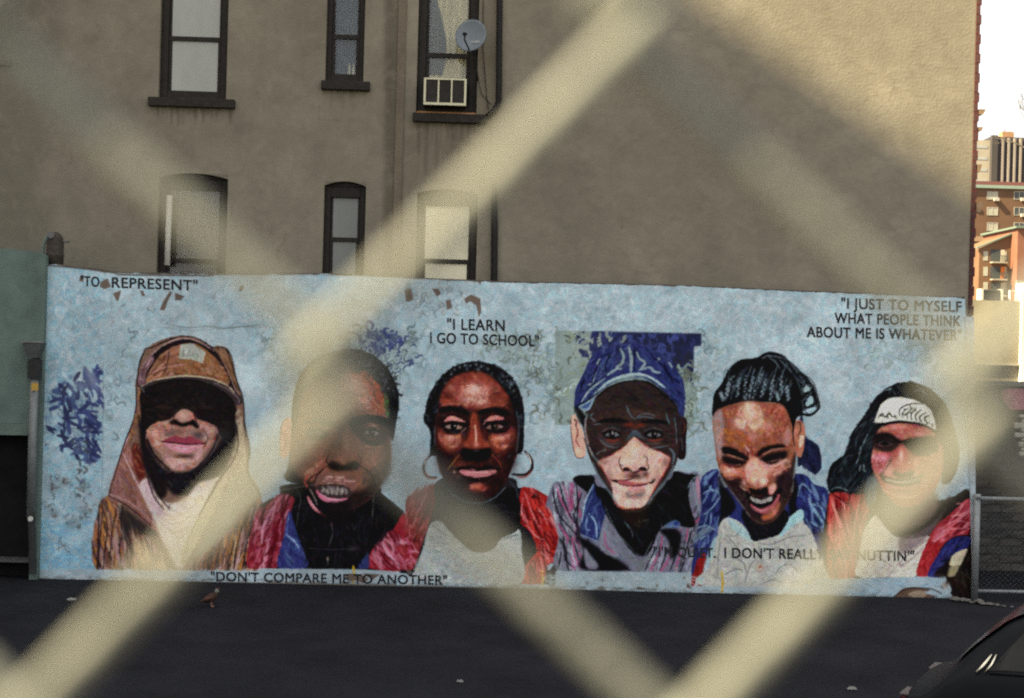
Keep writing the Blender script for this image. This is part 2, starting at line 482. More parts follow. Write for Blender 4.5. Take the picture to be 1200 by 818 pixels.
def paint_background(c):
    full = [(30, 295), (1160, 295), (1160, 715), (30, 715)]
    c.hatch(full, [(150, 168, 180), (165, 172, 184), (138, 160, 176), (172, 176, 186), (158, 180, 190)], 5200, 20, 4, 0.2, 1.2, .55, .5, smooth=False)
    c.hatch(full, [(128, 168, 192), (140, 182, 200), (176, 178, 188), (186, 184, 190), (150, 158, 176)], 9500, 8, 2.0, .6, 1.4, .5, .3, smooth=False)
    left = [(40, 300), (125, 300), (120, 690), (35, 690)]
    c.hatch(left, [(112, 160, 186), (128, 176, 196), (150, 156, 172), (120, 150, 172)], 1500, 9, 1.8, .6, 1.4, .6, .6, smooth=False)
    c.hatch([(40, 610), (121, 610), (118, 690), (35, 690)], [(104, 152, 190), (120, 168, 196)], 420, 10, 2.2, .1, .5, .55, .4, smooth=False)
    right = [(600, 335), (1140, 350), (1140, 470), (830, 470), (640, 400)]
    c.hatch(right, [(176, 186, 198), (190, 192, 200), (158, 192, 208), (182, 180, 192)], 2600, 10, 2.3, .5, 1.4, .42, .35, smooth=False)
    # panel seams and cracks
    for p in ([(121, 425), (120, 550), (117, 668)], [(178, 384), (260, 383), (330, 384), (396, 386)], [(190, 384), (230, 387), (300, 382)],
              [(556, 330), (554, 420)], [(1093, 440), (1092, 500)]):
        c.line(p, (112, 124, 132), .9, .6, taper=.8)
    c.line([(195, 379), (220, 384), (245, 382), (262, 385), (300, 381), (313, 382)], (96, 100, 100), 1.1, .75)
    c.line([(176, 384), (168, 395)], (120, 110, 108), .9, .7)
    for i in range(26):
        x, y = RNG.uniform(55, 480), RNG.uniform(330, 420)
        c.line([(x, y), (x+RNG.normal(0, 9), y+RNG.normal(0, 7)), (x+RNG.normal(0, 14), y+RNG.normal(0, 12))], (112, 118, 122), .7, .55)
    # graffiti-like blue strokes on the left panel
    leaf = [(52, 470), (80, 440), (108, 432), (119, 430), (118, 532), (95, 540), (70, 528), (54, 500)]
    c.hatch(leaf, [(96, 122, 152), (88, 108, 140)], 90, 12, 2.6, .8, 1.2, .6)
    c.hatch(leaf, [(46, 50, 92), (54, 60, 112), (42, 44, 80), (70, 84, 128)], 84, 15, 4.2, .9, .8, .9, .05)
    c.hatch([(98, 428), (120, 425), (119, 535), (102, 532)], [(48, 52, 100), (56, 62, 118), (40, 44, 88)], 34, 17, 4.6, 1.0, .7, .9, .05)
    c.hatch([(84, 515), (104, 520), (104, 580), (86, 575)], [(62, 66, 70), (78, 80, 84), (64, 66, 110)], 22, 9, 3, 1, 1, .75)
    for x, y, r in ((63, 571, 10), (96, 572, 9), (76, 565, 7), (100, 598, 8), (62, 600, 8), (85, 612, 9), (75, 640, 6)):
        c.blob(x, y, r, r*.8, (96, 98, 104), .5)
        c.squiggle([(x-r, y-r), (x+r, y-r), (x+r, y+r), (x-r, y+r)], [(70, 66, 66), (104, 90, 86), (90, 96, 106)], 7, 9, 1.5, .7)
    for x, y in ((54, 521), (70, 480), (98, 576), (60, 558), (101, 590)): c.blob(x, y, 1.3, 1.3, (34, 30, 30), .9)
    # curly foliage passages between the heads
    def foliage(poly, cols, n, L, w, hard=False): c.squiggle(poly, cols, n, L, w, .85, smooth=False, hard=hard)
    c.poly([(398, 384), (488, 386), (486, 424), (440, 440), (400, 418)], (140, 152, 158), 2, .7, smooth=False)
    foliage([(400, 385), (488, 386), (486, 425), (460, 455), (440, 430), (402, 410)], [(66, 78, 120), (92, 104, 112), (120, 132, 124), (52, 60, 104), (150, 164, 168)], 120, 15, 2.2)
    foliage([(425, 386), (470, 386), (466, 415), (430, 412)], [(48, 54, 108), (62, 70, 120), (84, 94, 116)], 46, 14, 3)
    foliage([(300, 388), (400, 384), (400, 420), (340, 430), (300, 420)], [(126, 142, 146), (146, 152, 146), (112, 128, 134)], 60, 16, 1.6)
    foliage([(560, 395), (655, 392), (660, 470), (648, 500), (632, 440), (600, 430), (560, 412)], [(134, 148, 142), (112, 116, 108), (152, 164, 164), (120, 132, 128), (160, 172, 172)], 190, 16, 2.)
    foliage([(604, 440), (650, 430), (650, 490), (625, 490)], [(96, 94, 84), (112, 110, 96)], 22, 16, 1.7)
    foliage([(470, 340), (540, 332), (552, 370), (480, 372)], [(130, 140, 150), (150, 148, 146), (112, 120, 128)], 60, 14, 1.5)
    foliage([(130, 400), (160, 400), (130, 470), (122, 430)], [(130, 136, 146), (122, 140, 156)], 20, 12, 1.3)
    foliage([(1000, 400), (1130, 396), (1130, 440), (1010, 430)], [(146, 160, 158), (158, 168, 174), (136, 148, 150)], 70, 18, 1.8)
    for i in range(46):                              # worn, rubbed patches
        x, y = RNG.uniform(50, 1135), RNG.uniform(325, 660)
        c.blob(x, y, RNG.uniform(10, 42), RNG.uniform(6, 24), ((200, 202, 204), (186, 188, 192), (140, 150, 160))[i % 3], RNG.uniform(.2, .42), RNG.uniform(0, 3))
    for i in range(120):
        x, y = RNG.uniform(50, 1135), RNG.uniform(325, 660)
        c.squiggle([(x-9, y-6), (x+9, y-6), (x+9, y+6), (x-9, y+6)], [(196, 200, 204), (126, 136, 146), (150, 140, 136)], 2, 9, 1.3, .5)
    g_ = c.a.mean(2, keepdims=True)
    c.a = (c.a*.88 + g_*.12)
    for q_, n_ in (([(400, 390), (520, 384), (500, 440), (470, 470), (420, 430)], 40), ([(590, 430), (655, 400), (655, 520), (630, 560), (615, 480)], 50), ([(128, 400), (165, 385), (150, 470), (124, 540)], 26), ([(815, 400), (850, 400), (838, 470), (818, 520)], 24)):
        c.squiggle(q_, [(116, 134, 146), (140, 152, 150), (100, 112, 118), (170, 178, 182)], n_, 20, 2.6, .6)
    c.a *= np.array([1.0, 1.045, 1.035])
    # dark backdrop behind the cap
    c.poly([(651, 387), (822, 391), (822, 405), (813, 406), (812.5, 500), (650, 498)], (134, 150, 148), .4, 1, smooth=False)
    sq = [(651, 387.5), (822, 391), (822, 405), (813, 406), (812.5, 500), (650, 500)]
    c.squiggle(sq, [(150, 166, 160), (112, 124, 112), (92, 100, 90), (160, 178, 178), (128, 140, 122)], 170, 20, 3.2, .85, smooth=False, hard=True)
    c.poly([(694, 388), (822, 391), (822, 405), (813, 406), (812.5, 452), (796, 436), (770, 420), (730, 410), (700, 420), (690, 404)], (36, 40, 76), .8, 1, smooth=False)
    c.squiggle([(676, 388), (740, 389), (716, 420), (672, 418)], [(44, 52, 104), (54, 62, 110), (140, 152, 146), (40, 44, 84)], 46, 15, 4.4, .9, smooth=False, hard=True)
    c.squiggle([(735, 389.5), (822, 391), (822, 405), (813, 406), (812, 450), (780, 424), (730, 410)], [(30, 34, 62), (52, 58, 112), (36, 38, 56), (62, 72, 132)], 70, 18, 4.2, .9, smooth=False, hard=True)
    foliage([(796, 430), (822, 430), (822, 505), (806, 505)], [(126, 146, 138), (104, 112, 100), (148, 166, 158)], 50, 18, 2.4)

def portrait_hooded(c):
    F = Br(c, 100, 370, 2.555, 1); A = Br(c, 140, 385, 5.1125, 1); B = Br(c, 100, 530, 4.814, 1)
    F.p((126, 98, 86), 178,104, 210,80, 250,66, 295,60, 345,72, 385,95, 424,100, 437,130, 452,190, 470,245, 477,320, 492,400, 487,470, 526,540, 525,760, 280,762, 36,762, 42,570, 70,540, 108,410, 125,360, 150,290, 153,200, 163,140, base=True)
    # jacket
    B.h([(186,122,66), (150,98,108), (52,42,48), (126,118,118), (170,112,74), (112,72,56), (176,140,130)], 330, 17, 2.4, 1.35, 80,290, 190,270, 300,420, 420,560, 480,680, 65,665, jit=.22, bend=.12)
    B.h([(176,120,70), (150,104,112), (52,44,50), (128,124,120), (160,118,84), (100,76,66), (190,130,60)], 330, 17, 2.4, 1.75, 560,640, 720,520, 860,400, 990,260, 985,660, 580,665, jit=.22, bend=.12)
    for pl, an in (((80,290, 190,270, 300,420, 420,560, 480,680, 65,665), 1.35), ((560,640, 720,520, 860,400, 990,260, 985,660, 580,665), 1.75)):
        B.h([(206,136,60), (50,38,42), (190,150,160), (60,44,46), (200,176,150), (150,84,50)], 60, 34, 3.0, an, *pl, jit=.12, bend=.1, a=.85)
    for q in ((95,330, 85,480, 72,650), (130,420, 110,560, 100,655), (180,300, 150,460, 140,600), (210,300, 205,440, 260,560, 250,650), (890,400, 850,560, 840,660), (940,420, 900,560, 905,660), (760,520, 730,660), (965,470, 945,660), (700,560, 690,660)):
        B.l((44,36,42), 1.5, *q, a=.85)
    for q in ((150,290, 185,330, 175,420), (185,400, 215,480, 225,560), (270,470, 330,560, 350,640), (735,520, 800,450, 870,430), (870,560, 850,660), (920,480, 915,660), (620,660, 660,580, 720,530), (100,600, 92,655), (165,470, 150,650)):
        B.l((196,166,160), 1.2, *q, a=.8)
    B.p((58,52,54), 195,300, 240,330, 330,400, 420,470, 330,470, 260,430, 230,500, 205,420, soft=2, a=.85)
    B.p((196,170,130), 270,460, 340,530, 400,600, 470,670, 290,665, 275,560, soft=3, a=.7)
    # hood drapes
    F.p((148,104,96), 110,410, 125,365, 150,470, 178,520, 232,640, 214,646, 130,572, 68,540, base=False)
    F.h([(168,120,124), (150,96,60), (130,90,104), (176,132,130), (96,62,54)], 130, 11, 1.8, 1.1, 110,410, 140,430, 178,520, 232,640, 130,572, 70,540)
    F.p((104,42,40), 140,400, 160,385, 180,470, 172,505, 150,470, soft=1, a=.9)
    F.h([(60,34,32), (140,50,44), (180,120,80)], 30, 12, 1.6, 1.4, 140,400, 160,385, 180,470, 172,505)
    F.l((208,176,176), 1.6, 110,405, 140,470, 178,545, 232,645, a=.9)
    F.l((196,160,168), 1.3, 150,300, 128,365, 110,410, a=.9)
    F.l((40,32,36), 1.3, 70,540, 130,572, 200,630, a=.9)
    F.l((200,168,170), 1.0, 75,535, 135,560, 205,620, a=.8)
    F.h([(180,120,60), (112,66,50), (176,130,120), (60,40,40)], 60, 13, 1.6, 1.9, 152,200, 166,190, 165,300, 135,380, 112,410, 150,290)
    # white shirt
    F.p((196,184,174), 163,510, 192,488, 215,540, 260,562, 310,540, 338,492, 388,468, 404,500, 345,600, 290,758, 240,690, 200,600, soft=1)
    F.h([(212,196,186), (196,168,164), (176,162,150), (206,176,140), (204,190,196)], 120, 14, 1.8, .3, 200,540, 260,565, 340,500, 390,480, 340,600, 290,700, 240,660)
    for q in ((205,560, 250,600, 300,590, 350,540), (215,590, 260,625, 320,600), (225,620, 270,650, 310,630)):
        F.l((160,130,106), 1.1, *q, a=.6)
    F.p((198,168,178), 165,508, 190,490, 215,560, 240,600, 205,590, 180,540, soft=1, a=.8)
    F.l((70,44,52), 2, 185,480, 205,540, 235,580, a=.9)
    F.l((62,48,54), 2, 200,470, 225,545, 255,580, a=.8)
    # right side of the hood
    F.p((178,162,134), 440,290, 452,330, 468,300, 480,380, 488,450, 482,500, 420,510, 400,560, 300,740, 290,700, 340,600, 395,490, 440,440, 436,400, 452,360, soft=.8)
    F.h([(196,180,150), (150,126,104), (190,160,150), (128,110,96)], 90, 12, 1.7, 1.9, 440,290, 470,300, 488,450, 482,500, 400,540, 430,440)
    for q in ((470,310, 482,400, 485,470), (452,370, 440,430, 400,500, 330,620, 290,740), (480,480, 440,500, 400,560), (440,400, 470,420, 450,450)):
        F.l((112,92,80), 1.3, *q, a=.8)
    F.p((146,146,128), 488,470, 520,540, 480,570, 420,650, 330,720, 400,560, 440,500, soft=2, a=.8)
    F.l((196,186,160), 1.3, 500,500, 440,560, 425,620, a=.7)
    # neck and shadow under the chin
    F.p((38,35,40), 170,300, 190,380, 225,450, 290,470, 350,445, 400,380, 440,300, 452,350, 436,420, 400,480, 340,500, 305,535, 265,535, 235,500, 200,440, 176,390, soft=1.2)
    F.h([(58,58,66), (30,28,33), (76,66,64), (44,46,54)], 90, 12, 1.6, .9, 190,390, 240,460, 300,475, 380,430, 440,340, 430,420, 340,500, 290,530, 220,480)
    F.l((104,86,92), 1.2, 190,420, 215,470, 245,520, a=.7)
    # cap crown and hood rim
    A.p((44,36,40), 110,340, 128,250, 180,170, 260,105, 330,70, 400,62, 480,78, 560,125, 620,190, 670,270, 715,400, 655,345, 600,250, 520,150, 430,100, 330,110, 240,170, 180,260, 150,345)
    A.l((190,160,156), 1.3, 120,260, 165,190, 250,110, 340,68, 420,62, 500,92, 570,140, a=.9)
    A.l((160,124,112), 2.0, 575,120, 640,230, 690,350, 720,400, a=.8)
    A.p((126,92,66), 570,110, 640,118, 672,180, 700,300, 715,370, 640,230, soft=.6)
    A.h([(150,110,80), (90,62,48), (170,134,120)], 40, 12, 1.5, 1.2, 580,115, 640,118, 672,180, 705,330, 640,230)
    A.p((120,90,96), 112,300, 130,240, 190,165, 205,190, 165,260, 150,330, 120,345, soft=.6)
    A.h([(160,128,136), (80,58,62), (184,150,150)], 26, 12, 1.4, -.9, 112,300, 130,240, 190,165, 205,190, 165,260, 130,345)
    A.l((28,24,28), 1.3, 100,330, 115,240, 150,130, 200,112, 290,70, 380,45, 470,60, 560,112, 630,115, 672,170, 700,300, 725,410, a=.9)
    A.p((140,98,70), 158,332, 178,262, 240,165, 330,108, 430,88, 510,122, 588,192, 640,262, 655,335, 560,300, 450,276, 330,282, 230,302)
    A.h([(176,126,114), (158,98,48), (84,52,44), (120,78,56), (188,142,130), (150,110,112)], 150, 10, 2.0, -.7, 165,325, 180,262, 240,165, 345,108, 350,190, 330,282, 230,302, jit=.4)
    A.h([(158,98,48), (84,56,46), (128,84,58), (176,132,120)], 110, 10, 2.0, .6, 350,200, 500,210, 588,192, 640,262, 655,335, 560,300, 450,276, 330,282, jit=.4)
    A.l((190,134,140), 2, 190,270, 250,240, 320,225, 400,215, a=.7)
    A.l((60,40,36), 1.5, 300,130, 285,220, 270,260, a=.8)
    A.p((158,162,152), 366,96, 440,90, 516,142, 500,210, 430,184, 354,182, smooth=False)
    A.h([(128,134,130), (178,180,172), (140,140,134)], 40, 6, 1.1, 1.5, 375,105, 440,98, 505,145, 495,200, 430,178, 362,176, a=.8)
    A.l((190,176,120), .9, 516,142, 500,210, a=.8)
    for x in (385, 415, 440, 470): A.l((118,124,124), .9, x,120+(x-385)*.35, x-4,165+(x-385)*.2, a=.9)
    # face in the shade of the brim
    A.p((42,36,37), 128,372, 220,332, 330,308, 450,308, 560,340, 660,405, 700,470, 690,560, 670,660, 600,640, 580,600, 470,545, 430,500, 350,510, 300,565, 190,600, 150,640, 130,540)
    A.h([(42,40,44), (24,22,26), (48,42,42), (34,36,42)], 70, 16, 2, .2, 140,380, 330,320, 560,350, 680,450, 650,600, 440,490, 300,540, 160,580, a=.6)
    A.h([(66,50,46), (54,44,48), (78,60,54)], 46, 10, 1.8, .4, 180,420, 640,440, 600,560, 440,500, 300,540, 190,560, a=.5); A.b((70,54,50), 260,470, 50,14, .6); A.b((70,54,50), 520,470, 50,14, .6)
    # brim
    A.p((66,56,58), 128,350, 200,312, 330,284, 450,282, 560,302, 680,362, 737,428, 722,458, 690,448, 650,398, 560,343, 450,308, 330,309, 220,334, 150,366)
    A.l((198,180,150), 1.7, 132,348, 200,312, 330,288, 440,286, 550,302, 640,338, 690,385, a=.95)
    A.l((140,120,126), 1.3, 560,322, 650,365, 712,418, 715,450, a=.8)
    A.l((24,22,26), 1.6, 150,366, 220,334, 330,310, 450,310, 560,345, 650,400, 690,450, a=.9)
    A.l((120,130,136), 1.0, 132,352, 150,385, a=.8)
    # lit lower face
    A.p((164,126,116), 160,640, 188,582, 300,545, 338,512, 380,484, 430,498, 462,540, 560,578, 590,632, 555,690, 520,740, 470,818, 420,842, 330,850, 262,790, 240,740, 175,690)
    A.h([(186,144,136), (150,104,80), (196,154,150), (132,92,80), (170,124,132), (176,140,90)], 110, 9, 1.9, .5, 165,640, 190,585, 300,548, 300,640, 250,720, 180,690, jit=.6)
    A.h([(190,150,146), (156,108,80), (196,158,160), (140,98,92)], 80, 9, 1.9, -.5, 470,560, 560,580, 588,632, 540,700, 510,720, 500,660, jit=.6)
    A.h([(198,150,154), (168,126,120), (206,166,168), (150,104,74)], 70, 8, 1.9, 0, 270,760, 330,760, 460,760, 470,810, 420,840, 330,848, jit=.5)
    A.b((206,160,150), 215,640, 40,34, .7); A.b((200,152,146), 545,620, 36,30, .7); A.b((86,60,56), 170,690, 30,60, .8); A.b((90,66,62), 588,660, 26,60, .7); A.b((212,168,164), 360,800, 70,24, .8)
    A.br(260, 160,640, 190,582, 340,512, 430,498, 590,632, 520,740, 420,842, 330,850, 240,740)
    A.b((120,90,84), 350,620, 70,30, .7); A.b((74,66,74), 470,640, 50,36, .85); A.b((98,76,80), 300,630, 40,22, .6)
    A.b((204,164,150), 385,520, 42,34, .9); A.b((176,96,86), 440,530, 24,26, .6)
    A.p((36,24,25), 300,570, 318,545, 345,548, 372,566, 420,556, 445,546, 480,588, 458,598, 430,580, 385,590, 335,578, soft=.7)
    A.l((74,44,42), 1.5, 330,520, 318,560, a=.8); A.l((74,44,42), 1.5, 440,505, 465,560, a=.8)
    A.l((66,50,54), 1.6, 500,600, 530,660, 500,720, a=.6)
    A.p((150,66,82), 252,680, 300,652, 335,642, 385,656, 420,644, 470,664, 512,688, 400,692, 320,684)
    A.p((200,134,146), 262,684, 340,688, 400,696, 500,696, 455,732, 390,748, 325,732, 285,712)
    A.l((216,164,172), 1.4, 330,712, 390,722, 450,708, a=.8)
    A.l((34,20,25), 1.5, 248,680, 320,684, 400,694, 515,690, a=.95)
    A.b((60,42,42), 390,765, 70,16, .85)
    A.p((196,150,150), 468,720, 492,705, 498,740, 470,790, 450,770, soft=.8, a=.9)
    A.l((36,30,34), 2.6, 165,660, 200,740, 250,800, 300,845, a=.9)
    A.l((40,38,46), 2.4, 590,640, 560,720, 500,800, 440,850, a=.8)
    A.l((92,106,114), 1.2, 540,660, 580,680, 560,740, a=.6)
    F.p((30,27,31), 158,300, 172,330, 184,400, 214,455, 246,520, 224,548, 190,490, 168,420, soft=1, a=.85)
    for q in ((153,200, 150,290, 126,360, 108,410, 70,540), (178,104, 163,140, 154,200), (424,100, 452,190, 472,250, 478,330, 492,400, 487,470, 526,540), (42,570, 36,762), (446,300, 458,380, 440,440, 398,495, 340,600)):
        F.l((44,34,36), 2.0, *q, a=.8, taper=.6)
    A.b((70,78,82), 630,640, 50,60, .45)

def portrait_torn(c):
    F = Br(c, 290, 370, 2.555, 2); A = Br(c, 320, 405, 5.1125, 2); B = Br(c, 290, 530, 4.814, 2)
    # clothes
    B.p((34,31,36), 60,320, 180,240, 230,180, 700,190, 760,235, 830,290, 890,350, 930,470, 900,652, 60,652, 20,560, base=True)
    B.p((138,48,60), 100,305, 180,238, 262,258, 242,340, 205,480, 172,645, 72,655, 0,655, 0,560, 48,340, base=True)
    B.h([(188,116,136), (120,32,46), (168,70,86), (100,26,38), (196,136,156)], 190, 14, 2.3, 1.95, 100,310, 180,245, 255,262, 205,480, 172,640, 20,640, 50,345, jit=.25)
    B.h([(206,140,160), (84,18,30), (178,84,104), (70,16,28)], 30, 34, 3.2, 1.95, 100,310, 180,245, 255,262, 205,480, 172,640, 20,640, 50,345, jit=.15, bend=.15, a=.85)
    B.l((206,150,170), 3, 150,300, 90,420, 80,520, a=.7); B.l((110,28,40), 2.5, 215,300, 150,480, 110,640, a=.8); B.l((186,120,140), 2, 130,480, 90,600, a=.7)
    B.p((58,62,118), 236,330, 270,430, 300,520, 338,648, 172,650, 206,470, base=True)
    B.h([(96,116,170), (46,48,96), (70,76,136), (40,40,76)], 60, 14, 2, 1.2, 236,340, 270,430, 330,640, 180,645, 206,470)
    B.l((150,180,210), 1.5, 215,460, 262,500, 290,540, a=.9); B.l((150,180,210), 1.3, 235,350, 222,440, a=.6); B.l((120,140,186), 1.6, 210,560, 260,620, a=.7)
    B.p((150,42,54), 682,652, 678,600, 735,510, 800,472, 838,410, 885,345, 925,470, 960,520, 905,664, base=True)
    B.h([(200,122,146), (130,34,46), (170,56,70), (206,142,164), (104,28,40)], 150, 14, 2.4, 1.0, 690,645, 740,512, 830,440, 920,560, 900,655, jit=.3)
    B.h([(220,150,172), (84,18,30), (190,90,112)], 26, 30, 3.2, 1.0, 690,645, 740,512, 830,440, 920,560, 900,655, jit=.2, bend=.2, a=.85)
    B.l((214,150,172), 3.5, 760,500, 800,580, 890,650, a=.8); B.l((40,30,36), 1.5, 770,570, 830,620, a=.7)
    B.p((60,66,116), 622,652, 650,610, 680,570, 684,652)
    # painted-out chin, drips and scratches
    B.h([(44,42,46), (26,24,28), (54,54,60), (38,36,44)], 240, 16, 2, 1.5, 270,260, 600,240, 760,250, 830,380, 690,600, 620,648, 345,648, 300,430, jit=.5, a=.6)
    for q in ((280,220, 300,260, 290,330, 275,420), (575,190, 595,250, 605,335), (700,150, 712,250, 700,420), (470,380, 480,460, 455,540), (450,590, 455,640), (590,400, 600,440), (640,250, 700,260)):
        B.l((132,130,124), .8, *q, a=.6)
    B.b((168,150,138), 453,602, 8,14, .8); B.b((90,86,88), 600,545, 30,20, .5)
    B.l((98,98,104), .8, 330,540, 450,548, 640,545, a=.5)
    # head
    A.p((36,36,40), 108,470, 118,330, 160,180, 250,80, 390,30, 490,20, 575,45, 668,112, 732,220, 756,340, 740,450, 718,570, 690,560, 640,820, 110,820, 95,700, base=True)
    A.p((130,88,72), 150,430, 182,290, 285,205, 405,165, 520,172, 612,225, 672,330, 690,450, 702,560, 710,650, 694,740, 650,830, 570,930, 460,985, 350,960, 240,890, 160,800, 112,730, 100,650, 112,560, base=True)
    A.p((38,33,35), 100,690, 150,780, 210,800, 260,840, 330,880, 450,870, 560,850, 600,760, 690,690, 690,770, 650,840, 570,940, 460,1000, 340,980, 220,900, 130,820, soft=3, a=.85)
    A.q([(52,54,60), (76,86,96), (24,24,28)], 150, 9, 1.5, 150,220, 260,100, 400,45, 520,40, 650,120, 720,240, 690,300, 600,200, 500,150, 400,140, 280,180, 180,270)
    A.q([(28,28,32), (60,70,82), (96,108,116)], 60, 8, 1.5, 440,30, 560,55, 660,120, 730,220, 740,330, 690,250, 620,150, 500,90)
    A.q([(28,28,32), (36,34,38)], 40, 9, 1.7, 640,90, 720,160, 748,300, 745,440, 715,330, 690,220)
    A.p((196,148,128), 42,620, 48,490, 90,428, 112,470, 104,600, 82,668, 46,662, base=True); A.l((140,70,60), 1.3, 60,520, 78,570, 62,630, a=.8); A.l((90,60,52), 1, 46,660, 40,560, 60,460, 95,430, a=.8)
    A.h([(150,108,90), (112,76,64), (170,124,104), (134,104,92), (150,84,64)], 260, 10, 2.2, .4, 160,430, 190,270, 280,170, 400,130, 500,150, 440,420, 420,620, 300,680, 130,680, jit=.7, a=.6)
    A.b((206,160,142), 470,240, 90,76, .85); A.b((206,150,136), 540,330, 66,50, .75); A.b((168,132,112), 330,280, 90,90, .5)
    A.h([(182,84,52), (168,70,44), (196,118,92), (140,58,44)], 90, 10, 2.2, 1.1, 520,150, 600,190, 660,280, 660,400, 600,390, 560,280, jit=.5)
    A.h([(196,156,150), (176,124,116), (186,140,120)], 50, 9, 1.8, .2, 420,200, 540,220, 600,300, 580,390, 450,380, jit=.6)
    A.l((60,40,36), 1.4, 540,180, 600,240, 610,300, 640,360, a=.7); A.l((120,50,36), 1.6, 570,320, 640,390, a=.8)
    A.h([(74,110,62), (58,84,58), (96,120,80)], 26, 10, 1.8, 1.4, 665,280, 690,300, 700,420, 672,410)
    A.br(420, 150,430, 190,270, 280,165, 400,128, 520,140, 622,200, 690,330, 700,560, 690,740, 560,760, 300,760, 130,700, 115,560)
    # eyes and brows
    A.p((30,26,29), 450,450, 500,422, 590,416, 685,436, 690,500, 600,462, 520,482, 470,500)
    A.p((46,36,36), 170,470, 240,438, 320,440, 370,470, 330,480, 250,466)
    A.p((52,40,40), 470,500, 560,478, 690,500, 690,560, 640,604, 560,590, 500,540, soft=1.4, a=.85)
    eye(A, 592, 522, 46, 19, tilt=.12, white=(150,138,128)); A.l((60,40,36), 1.4, 540,560, 590,590, 660,575, a=.7); A.l((210,170,140), 1.2, 558,492, 600,480, 640,505, a=.9)
    A.l((30,22,24), 1.8, 520,545, 570,582, 630,592, 668,570, a=.9); A.l((196,138,110), 1.4, 560,606, 620,608, 660,594, a=.8); A.l((166,70,60), 1.2, 550,550, 590,562, 620,556, a=.7)
    A.p((56,44,44), 190,520, 250,488, 330,520, 300,560, 230,560, soft=1); eye(A, 258, 525, 44, 17, white=(130, 118, 110))
    # nose
    A.p((92,72,64), 400,440, 420,560, 400,640, 330,690, 310,640, 370,560, soft=2, a=.6)
    A.b((158,126,112), 440,590, 24,110, .7)
    A.l((150,90,64), 2, 465,520, 480,600, 520,660, a=.7)
    A.b((128,92,78), 425,655, 70,50, .7); A.p((46,36,35), 328,712, 352,690, 392,702, 425,716, 462,700, 500,690, 520,712, 505,742, 430,752, 350,744, soft=1); A.l((60,42,38), 1.6, 335,650, 322,690, 335,725, a=.7); A.l((60,42,38), 1.6, 510,650, 526,690, 515,725, a=.7)
    A.h([(168,104,74), (150,84,60), (188,128,112), (120,80,60)], 60, 9, 2, 1.2, 560,620, 680,600, 700,680, 660,760, 560,740, jit=.6)
    A.h([(174,96,84), (150,70,60), (188,140,116)], 46, 10, 1.8, -.9, 190,760, 300,660, 330,740, 220,818, jit=.3)
    A.h([(90,76,68), (70,62,60), (104,80,70)], 60, 10, 2, 1.5, 520,770, 700,700, 680,800, 560,840)
    A.l((60,40,36), 2.2, 330,720, 270,770, 240,840, a=.8); A.l((60,40,36), 2.0, 520,720, 590,770, 610,830, a=.8); A.b((186,116,84), 600,680, 50,50, .6); A.b((70,48,42), 680,640, 40,120, .55); A.b((78,54,46), 170,640, 50,140, .45); A.b((74,52,46), 425,480, 40,60, .4)
    A.l((70,48,44), 1.1, 250,300, 400,280, 560,310, a=.6); A.l((70,48,44), 1.1, 260,350, 400,332, 540,356, a=.5)
    # mouth
    B.p((130,92,84), 400,130, 480,118, 600,140, 600,220, 520,250, 400,210, soft=1.5, a=.8)
    B.h([(206,150,150), (180,120,120), (120,80,80), (210,176,166)], 34, 8, 1.6, .1, 430,150, 480,128, 600,150, 590,180, 440,180)
    B.p((70,56,58), 390,195, 480,180, 580,205, 575,250, 500,262, 420,245)
    B.h([(170,162,156), (150,144,140), (186,178,170)], 40, 6, 2.2, 1.4, 420,200, 480,190, 570,210, 560,240, 430,235, jit=.2)
    B.p((198,112,140), 386,208, 430,246, 500,262, 572,258, 500,284, 420,268)
    B.l((226,168,186), 1.4, 410,235, 470,266, 530,268, a=.8)
    B.l((200,116,130), 3.2, 340,250, 372,310, 440,362, a=.95); B.l((224,170,176), 1.4, 352,275, 390,325, a=.8); B.l((196,70,70), 1.6, 410,340, 446,364, a=.9)
    B.l((170,66,64), 2.4, 345,125, 325,165, 340,200, a=.85); B.l((150,140,130), 1.5, 350,205, 380,260, 395,300, a=.8)
    B.l((36,30,32), 2, 370,190, 350,150, 420,110, a=.5)
    B.p((36,32,35), 450,286, 560,284, 590,330, 560,400, 430,390, 410,330, soft=2, a=.8)
    B.l((150,150,146), .9, 0,290, 100,235, 240,205, 400,180, a=.6)

